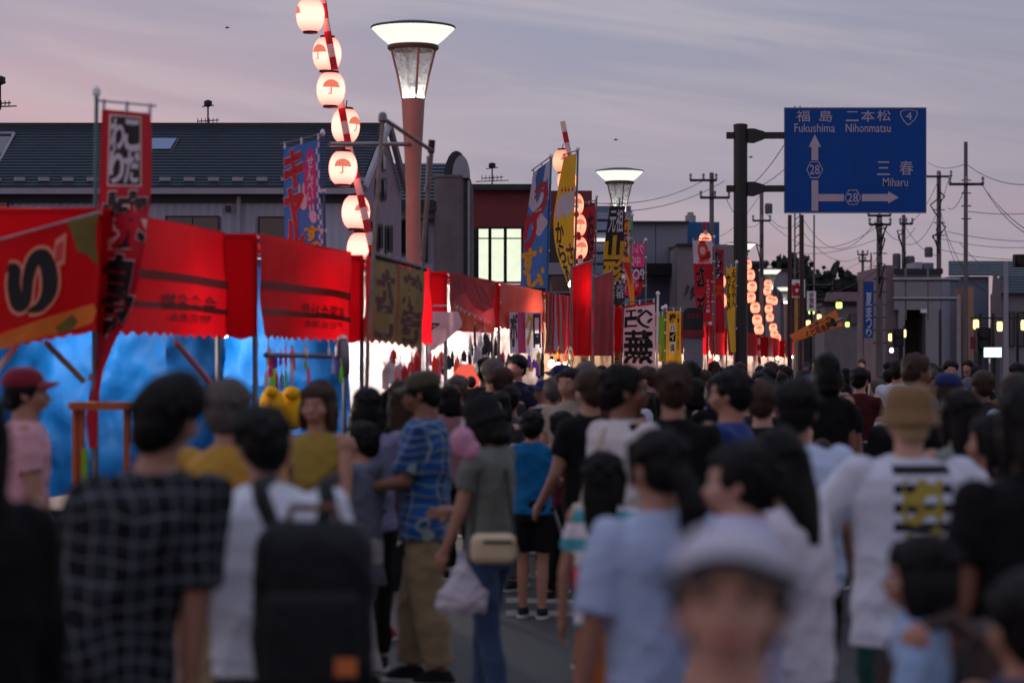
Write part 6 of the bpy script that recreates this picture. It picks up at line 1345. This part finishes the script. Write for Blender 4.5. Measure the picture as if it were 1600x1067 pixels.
human('boy in teal tee, black shorts and sneakers standing with his back turned', 832, 638, 16.5, yaw=-8, hair='short', sm=CM('teal_tee', (0, 92, 140)), bottom='shorts', bm=BLK, vox=V, face=False, stride=-.04, armR=(25, 6, 60))
human('person in black with lime green shoes beside the teal-shirted boy', 880, 640, 17.6, yaw=-60, hair='short', sm=CM('maroon_tee', (70, 24, 30)), bm=BLK, vox=.012)
human('tanned man in pale beige tee looking right, tote bag on his shoulder', 975, 566, 11.5, yaw=-55, hair='short', sm=CM('pale_beige_tee', (200, 188, 186)), bm=KHA, vox=.008, armL=(10, 10, 80), armR=(35, 8, 50, 10), skin=2, turn=-25, wide=1.12, shirt='loose')
human('dark-haired man seen from behind in black, right of the beige-tee man', 1052, 563, 11.4, yaw=0, hair='short', sm=BLK, bm=BLK, vox=.011, face=False, hc='brown')
human('woman with low ponytail in pale blue blouse with navy strap, back turned', 1028, 664, 7.0, yaw=22, hair='ponytail', female=True, sm=CM('pale_blue_blouse', (170, 182, 208)), shirt='loose', sleeve=.95, bottom='skirt', bm=JEAN, vox=V, face=False, wide=1.12, armL=(0, 12, 10), turn=12, hem=.90)
human('girl in white and teal striped top and long rust skirt behind the ponytail woman', 944, 700, 9.6, yaw=-20, hair='long', female=True, sm=CM('teal_stripe_top', (210, 200, 204), kind='stripe', c2=(70, 150, 160)), bottom='longskirt', bm=CM('rust_skirt', (156, 84, 40)), vox=V, face=False, armL=(0, 14, 10))
human('short-haired youth in lilac white collared shirt facing left', 1158, 684, 6.6, yaw=62, hair='short', sm=CM('lilac_shirt', (196, 188, 222)), shirt='collar', bm=NAV, vox=.009, wide=1.08, skin=0, turn=10, sleeve=.8)
human('child in white cap with dark brim, face close to the camera', 1140, 800, 3.15, yaw=168, nod=-15, hair='short', hat='cap', hm=(CM('cap_white', (186, 182, 194)), CM('cap_brim_dark', (26, 24, 32))), sm=CM('white_child_tee', (196, 200, 216)), bm=NAV, vox=.006, skin=0, wide=.95, turn=4)
human('woman with long black hair in loose white tee looking down left', 1222, 664, 7.4, yaw=48, side=-.04, hair='long', female=True, sm=CM('warm_white_tee', (218, 208, 216)), shirt='loose', sleeve=.9, bm=BLK, bottom='shorts', vox=.009, nod=8, wide=1.05, skin=1)
human('person in tan bucket hat and white tee with black striped yellow back print', 1420, 600, 8.9, yaw=6, hair='short', hc='blond', hat='bucket', hm=CM('hat_tan', (126, 96, 64)), sm=CM('white_backprint_tee', (206, 206, 218), kind='backprint', c2=(0, 0, 0), c3=1.375), shirt='loose', sleeve=.95, bottom='shorts', bm=CM('dark_green_shorts', (24, 58, 54)), vox=.009, wide=1.22, armL=(20, 35, 70, 30), armR=(15, 34, 60, 40), face=False, skin=0, hem=.74)
human('man in plain white tee seen from behind, left of the tan bucket hat', 1246, 592, 9.8, yaw=-14, hair='puffy', sm=CM('bluish_white_tee', (188, 200, 224)), bm=BLK, vox=V, face=False, wide=1.1, shirt='loose')
human('girl with long dark hair in pale blue top and brown straps, lower right foreground', 1440, 828, 6.1, yaw=72, hair='bob', female=True, sm=CM('pale_blue_top', (150, 172, 204)), bm=NAV, vox=.007, skin=1, wide=1.0, turn=8)
human('dark-haired woman seen from behind right of the tan bucket hat', 1502, 604, 10.6, yaw=20, hair='long', female=True, sm=CM('grey_green_blouse', (120, 128, 120)), bm=BLK, vox=.011, face=False)
human('large dark-haired figure in black tee cut off by the right edge', 1612, 586, 6.6, yaw=22, hair='long', sm=BLK, bm=BLK, vox=V, wide=1.1, armL=(4, 8, 12), skin=2, face=False)
human('child in navy top at the lower right corner', 1604, 890, 4.9, yaw=20, hair='puffy', sm=NAV, bm=NAV, vox=V, face=False)
human('man with black hair in navy shirt, face turned left, mid crowd', 1142, 574, 12.2, yaw=68, hair='short', sm=CM('royal_navy_tee', (34, 52, 112)), bm=BLK, vox=.011)
human('person in black tee with bent tan arm right of the printed tee', 1552, 640, 9.4, yaw=70, hair='long', female=True, sm=BLK, bm=BLK, vox=.011, armL=(15, 8, 85), skin=1)

# --- carried things
t = thing('backpack', 'large black backpack with brown top handle and orange patch on the man in white', 'backpack', (XP(470, 6.7), 6.72, .80))
yb = 6.74; q = Blob(); cx = XP(490, yb); zt1, zb1 = ZP(812, yb), ZP(1090, yb)
def rbox(B, c, d, r):
    cx_, cy_, cz_ = c; hx, hy, hz = (d[0] / 2 - r, d[1] / 2 - r, d[2] / 2 - r)
    B.loft([(cx_, cy_, cz_ - hz - r * .9, hx, hy), (cx_, cy_, cz_ + hz + r * .9, hx, hy)], 4) if False else None
    for x in (-hx, hx):
        for y in (-hy, hy): B.cap((cx_ + x, cy_ + y, cz_ - hz), (cx_ + x, cy_ + y, cz_ + hz), r, r)
    for z in (-hz, hz):
        for y in (-hy, hy): B.cap((cx_ - hx, cy_ + y, cz_ + z), (cx_ + hx, cy_ + y, cz_ + z), r, r)
    v = [(cx_ + a * d[0] / 2 * (1 if k == 0 else .9) , cy_ + b * d[1] / 2 * (1 if k == 1 else .8), cz_ + e * d[2] / 2 * (1 if k == 2 else .93)) for k in () for a in () for b in () for e in ()]
    for dx, dy, dz in ((d[0], d[1] - 2 * r, d[2] - 2 * r), (d[0] - 2 * r, d[1], d[2] - 2 * r), (d[0] - 2 * r, d[1] - 2 * r, d[2])):
        vs = [(cx_ + a * dx / 2, cy_ + b * dy / 2, cz_ + e * dz / 2) for a in (-1, 1) for b in (-1, 1) for e in (-1, 1)]
        B._add(vs, [(0, 1, 3, 2), (4, 6, 7, 5), (0, 4, 5, 1), (2, 3, 7, 6), (0, 2, 6, 4), (1, 5, 7, 3)])
O_ = ORG[t.name]; q.M = Matrix.Translation(-O_)
rbox(q, (cx, yb, (zt1 + zb1) / 2), (.34, .20, zt1 - zb1), .088); q.build('main_compartment', .010, CM('backpack_nylon', (24, 24, 26), rough=.6), t, sm=8, fold=.005, fk=1.3)
q = Blob(); q.M = Matrix.Translation(-O_); rbox(q, (cx, yb - .11, zb1 + .17), (.27, .08, .28), .03); q.build('front_pocket', .010, CM('backpack_nylon', (0, 0, 0)), t, sm=4, fold=.002)
MB().tube([(cx - .07, yb, zt1 - .005), (cx - .06, yb - .01, zt1 + .035), (cx + .06, yb - .01, zt1 + .035), (cx + .07, yb, zt1 - .005)], .012, 8).build('top_handle', mat('brown_leather', (110, 70, 46), .6, .2), t, smooth=True)
MB().bx(cx + .07, cx + .13, yb - .155, yb - .151, zb1 + .08, zb1 + .13).build('orange_patch', mat('orange_label', (190, 100, 44), .6, .2), t)
for px0, px1 in ((398, 430), (502, 500)):
    MB().tube([(XP(px0 + 14, yb), yb + .22, ZP(752, yb)), (XP(px0, yb), yb + .12, ZP(762, yb)), (XP(px0 + 8, yb), yb + .07, ZP(785, yb)), (XP(px1, yb), yb + .03, zt1 - .04)], [.018, .024, .026, .022], 8).build('shoulder_strap', CM('backpack_nylon', (0, 0, 0)), t, smooth=True)
hand = P(722, 868, 11.75)
t = thing('rucksack', 'brown strapped rucksack worn by the girl in pale blue at lower right', 'rucksack', P(1500, 1040, 6.1)); _x = XP(1452, 6.1)
q = Blob(); q.M = Matrix.Translation(-ORG[t.name]); rbox(q, (_x + .16, 6.12, .93), (.14, .24, .32), .05); q.build('bag', .010, CM('brown_canvas', (74, 54, 50)), t, sm=5, fold=.004)
for dy in (-.09, .09): MB().tube([(_x + .10, 6.1 + dy, 1.06), (_x + .04, 6.1 + dy, 1.115), (_x - .04, 6.1 + dy, 1.085), (_x - .105, 6.1 + dy, .98), (_x - .10, 6.1 + dy, .84)], .018, 8).build('strap', CM('brown_canvas', (0, 0, 0)), t, smooth=True)
t = thing('plastic_bag', 'white translucent plastic shopping bag held low by the person in the bucket hat', 'plastic bag', P(722, 960, 11.7))
q = Blob(); q.M = Matrix.Translation(-ORG[t.name]); yq = 11.7
bx0, bz0 = XP(722, yq), ZP(958, yq); q.loft([(bx0, yq, bz0, .105, .06), (bx0 - .003, yq, bz0 + .04, .132, .078), (bx0 + .004, yq, bz0 + .10, .118, .072), (bx0 + .004, yq, bz0 + .16, .078, .05), (bx0, yq, bz0 + .22, .04, .028), (bx0, yq, bz0 + .27, .014, .012)], 28)
PLB = mat('plastic_film', (222, 214, 222), .3, .1, 20, trans=.5, bump=.3, bscale=30); q.build('bag', .008, PLB, t, sm=2, fold=.010, fk=3.2); MB().bx(bx0 - .08, bx0 + .085, yq - .035, yq + .035, bz0 + .03, bz0 + .10).build('food_box', mat('pale_food_box', (214, 176, 160), .6, .2), t)
for dx in (-.02, .02): MB().tube([P(722, 880, yq) + Vector((dx, 0, 0)), P(722, 868, yq) + Vector((dx * .5, .0, .01)), P(722, 861, yq)], .008, 6).build('handle', PLB, t)
t = thing('shoulder_bag', 'cream leather shoulder bag with black zip on the hip of the bucket hat person', 'shoulder bag', P(770, 885, 11.65))
q = Blob(); q.M = Matrix.Translation(-ORG[t.name]); rbox(q, P(771, 857, 11.65), (.225, .09, .15), .04); CRL = mat('cream_leather', (206, 180, 146), .5, .12); q.build('bag', .010, CRL, t, sm=4)
MB().box(P(778, 846, 11.6), (.14, .012, .012)).build('zip', BLACK, t); MB().tube([P(738, 838, 11.65), P(748, 740, 11.8), P(770, 690, 12.0), P(792, 740, 11.9), P(804, 842, 11.65)], .009, 6).build('strap', BLACK, t)
t = thing('tote_bag', 'cream cloth tote bag hanging from the shoulder of the man in beige', 'tote bag', P(918, 880, 11.3))
q = Blob(); q.M = Matrix.Translation(-ORG[t.name]); rbox(q, P(918, 835, 11.3), (.16, .07, .30), .03); q.build('bag', .010, CM('tote_canvas', (190, 176, 156)), t, sm=3, fold=.006)
for px in (908, 922): MB().tube([P(px, 786, 11.3), P(px + 8, 735, 11.3), P(946, 668, 11.35)], .010, 6).build('strap', CM('tote_canvas', (0, 0, 0)), t)
t = thing('yellow_drink_cup', 'yellow drink cup raised to the hoodie youth face', 'cup', P(541, 712, 12.6)); MB().lathe(P(541, 722, 12.6), [(.03, 0), (.042, .12), (.044, .125), (.03, .127)], 14).build('cup', YP, t, smooth=True); MB().tube([P(541, 684, 12.6), P(545, 674, 12.6)], .005, 5).build('straw', WHITE, t)
t = thing('red_tumbler', 'small red can held low left of the rust skirt', 'can', P(907, 920, 9.4)); MB().lathe(P(907, 922, 9.4), [(.026, 0), (.033, .01), (.033, .085), (.026, .095)], 16).build('can', mat('red_can', (180, 16, 34), .35, .1), t, smooth=True); MB().lathe(P(907, 922, 9.4), [(.026, .0955), (.02, .099)], 14).build('lid', STEEL, t)
t = thing('pink_candy_bag', 'pink bag of cotton candy held up by the bucket hat person', 'candy bag', P(722, 715, 11.5)); q = Blob(); q.M = Matrix.Translation(-ORG[t.name]); q.ell(P(722, 690, 11.5), (.06, .05, .075)); q.ell(P(734, 703, 11.5), (.05, .04, .05)); q.build('bag', .009, mat('pink_film', (222, 165, 188), .4, .2, 9, trans=.4), t, sm=2, fold=.005, fk=2); MB().tube([P(722, 668, 11.5), P(724, 655, 11.5)], .006, 5).build('twist_tie', WHITE, t)
t = thing('folding_stick', 'dark metal folding stick leaning beside the boy in teal', 'stick', P(890, 890, 16)); MB().tube([P(866, 798, 16), P(893, 880, 16), P(905, 965, 16)], .014, 7).build('shaft', STEEL, t); MB().tube([P(866, 798, 16), P(863, 792, 16)], .022, 7).build('grip', BLACK, t)

# --- crowd: a few complete figures, copied with their parts
cols = {'black': (14, 13, 15), 'dark grey': (46, 44, 48), 'white': (186, 187, 196), 'navy': (22, 28, 54), 'beige': (150, 134, 120), 'dusty pink': (150, 104, 110), 'light blue': (104, 124, 160), 'grey': (92, 90, 94), 'maroon': (70, 22, 28), 'olive': (66, 62, 44), 'mustard': (120, 90, 46)}
SHM = {k: cloth_mat('crowd_' + k.replace(' ', '_'), c) for k, c in cols.items()}
protos = []
for i, kw in enumerate((dict(hair='short'), dict(hair='long', female=True), dict(hair='bob', female=True), dict(hair='puffy', armR=(20, 8, 80), armL=(10, 10, 30)), dict(hair='ponytail', female=True, bottom='skirt'), dict(hair='short', hat='cap', hm=CM('crowd_cap_navy', (30, 36, 84))), dict(hair='short', shirt='loose', wide=1.1, bottom='shorts'), dict(hair='puffy', hc='brown', sleeve=.9, armR=(40, 10, 100)))):
    p, _a, _s = human('crowd figure', 0, 0, 300, H=1.7, vox=.017, sm=BLK, bm=BLK, x=0, group='crowd', face=(i % 2 == 0), proto=False, hands=True, **kw); protos.append((p, kw))
rr = random.Random(11); NUM = 0; placed = []
HD = {'short': 'short hair', 'long': 'long hair', 'bob': 'bobbed hair', 'puffy': 'tousled hair', 'ponytail': 'a ponytail'}
def copy_person(src, X, Y, H, yaw, sc, bc, sk, label, group):
    r = src.copy(); COL.objects.link(r); r.location = (X, Y, 0); r.rotation_euler = (0, 0, math.radians(yaw)); f = H / 1.7; r.scale = (f * rr.uniform(.95, 1.08), f, f); r['label'] = label; r['group'] = group
    hpick = rr.random()
    for ch in src.children:
        c = ch.copy(); COL.objects.link(c); c.parent = r; b0 = ch.name.split('.')[0]
        nm = {'shirt': SHM[sc], 'trousers': SHM[bc], 'shorts': SHM[bc], 'skirt': SHM[bc], 'body': SKIN[sk]}.get(b0)
        if b0 == 'hair' and hpick < .3: nm = HAIR['brown' if hpick < .2 else 'grey']
        if nm: c.material_slots[0].link = 'OBJECT'; c.material_slots[0].material = nm
        for g in ch.children: d = g.copy(); COL.objects.link(d); d.parent = c
    return r
def place_of(px):
    for lim, nm in ((790, 'below crab stall'), (860, 'below salmon stall'), (905, 'below glittery stall'), (960, 'below yellow flags'), (1030, 'below white flag'), (1105, 'below octopus-ball flag'), (1165, 'below sign post'), (1225, 'below far lanterns'), (1320, 'below orange banner'), (1390, 'below cabled pole'), (1480, 'before corner building'), (1530, 'before slim pole'), (1700, 'at right edge')):
        if px < lim: return nm
rows = [(13.6, .6), (15.0, .55), (16.6, .55), (18.2, .52), (20.0, .52), (22, .55), (24.4, .55), (27.4, .6), (31, .65), (34.6, .7), (38, .8), (44, .9), (52, 1.0), (62, 1.15)]
for ri, (Y, sp) in enumerate(rows):
    x0 = max(XF(Y) + .5, XP(890 if Y < 17 else 800 if Y < 18 else 690, Y)); x1 = XP(1640, Y); n = int((x1 - x0) / sp)
    for i in range(n + 1):
        X = x0 + (i + rr.uniform(-.3, .3)) * sp; yy = Y + rr.uniform(-.35, .35) * (Y * .08); px = 800 + X / yy * FPX
        if Y < 15.5 and (px < 1085 or 1225 < px < 1270 or 1330 < px < 1520) and rr.random() < .8: continue
        if px > 1650 or px < 690 or (yy < 17.6 and px < 905): continue
        pr, kw = protos[rr.choice((0, 0, 1, 1, 2, 3, 3, 4, 5, 6, 7))]; H = rr.gauss(1.66, .075); H = min(1.80, max(1.45, H))
        if rr.random() < .08: H = rr.uniform(1.2, 1.4)
        yaw = rr.choice((0, 10, -15, 25, -30, 60, -70, 90, 150, 175, 200, 180))
        sc = rr.choice(('black', 'black', 'black', 'black', 'black', 'dark grey', 'dark grey', 'white', 'white', 'navy', 'navy', 'beige', 'dusty pink', 'light blue', 'grey', 'maroon', 'olive', 'mustard')); bc = rr.choice(('black', 'black', 'dark grey', 'navy', 'beige', 'grey'))
        fc = 'back turned' if abs(yaw) < 50 else 'facing left' if 50 < yaw < 120 else 'facing right' if yaw < -50 else 'facing the camera'
        hd = 'a navy cap' if kw.get('hat') else HD[kw['hair']]
        dist = 'front rows' if Y < 17 else 'middle rows' if Y < 27 else 'back rows'
        copy_person(pr, X, yy, H, yaw, sc, bc, rr.choice((0, 1, 1, 2)), 'person with %s, %s top, %s, %s %s' % (hd, sc, fc, dist, place_of(px)), 'people in the %s of the crowd' % dist); NUM += 1
# sparse figures in front of the left stalls
for px, top, Y, i, yaw, sc, lb in ((770, 560, 20.5, 3, 10, 'black', 'dark-haired person from behind beside the red disc toy'), (612, 604, 18.5, 1, 30, 'dark grey', 'dark long-haired person deep behind the plaid-shirt man'), (798, 600, 18.6, 0, -10, 'grey', 'grey-topped man just behind the bucket hat person'), (850, 590, 22, 5, 120, 'white', 'person in navy cap and white top under the bright bulbs'),
        (700, 600, 19.5, 2, 40, 'dusty pink', 'bob-haired person in dusty pink at the crab stall'), (890, 572, 18.0, 0, 150, 'beige', 'man in beige top beneath the warm bulb cluster'), (925, 585, 17.9, 1, 165, 'maroon', 'long-haired woman in maroon left of the beige-tee man'), (922, 575, 13.8, 3, 30, 'black', 'tousled-haired person in black just left of the beige-tee man')):
    copy_person(protos[i][0], XP(px, Y), Y, EYE - (top - 565) / FPX * Y - .02, yaw, sc, 'black', 1, lb, 'people before the middle stalls')
for p, kw in protos:
    for ch in list(p.children):
        for g in list(ch.children): bpy.data.objects.remove(g)
        bpy.data.objects.remove(ch)
    bpy.data.objects.remove(p)
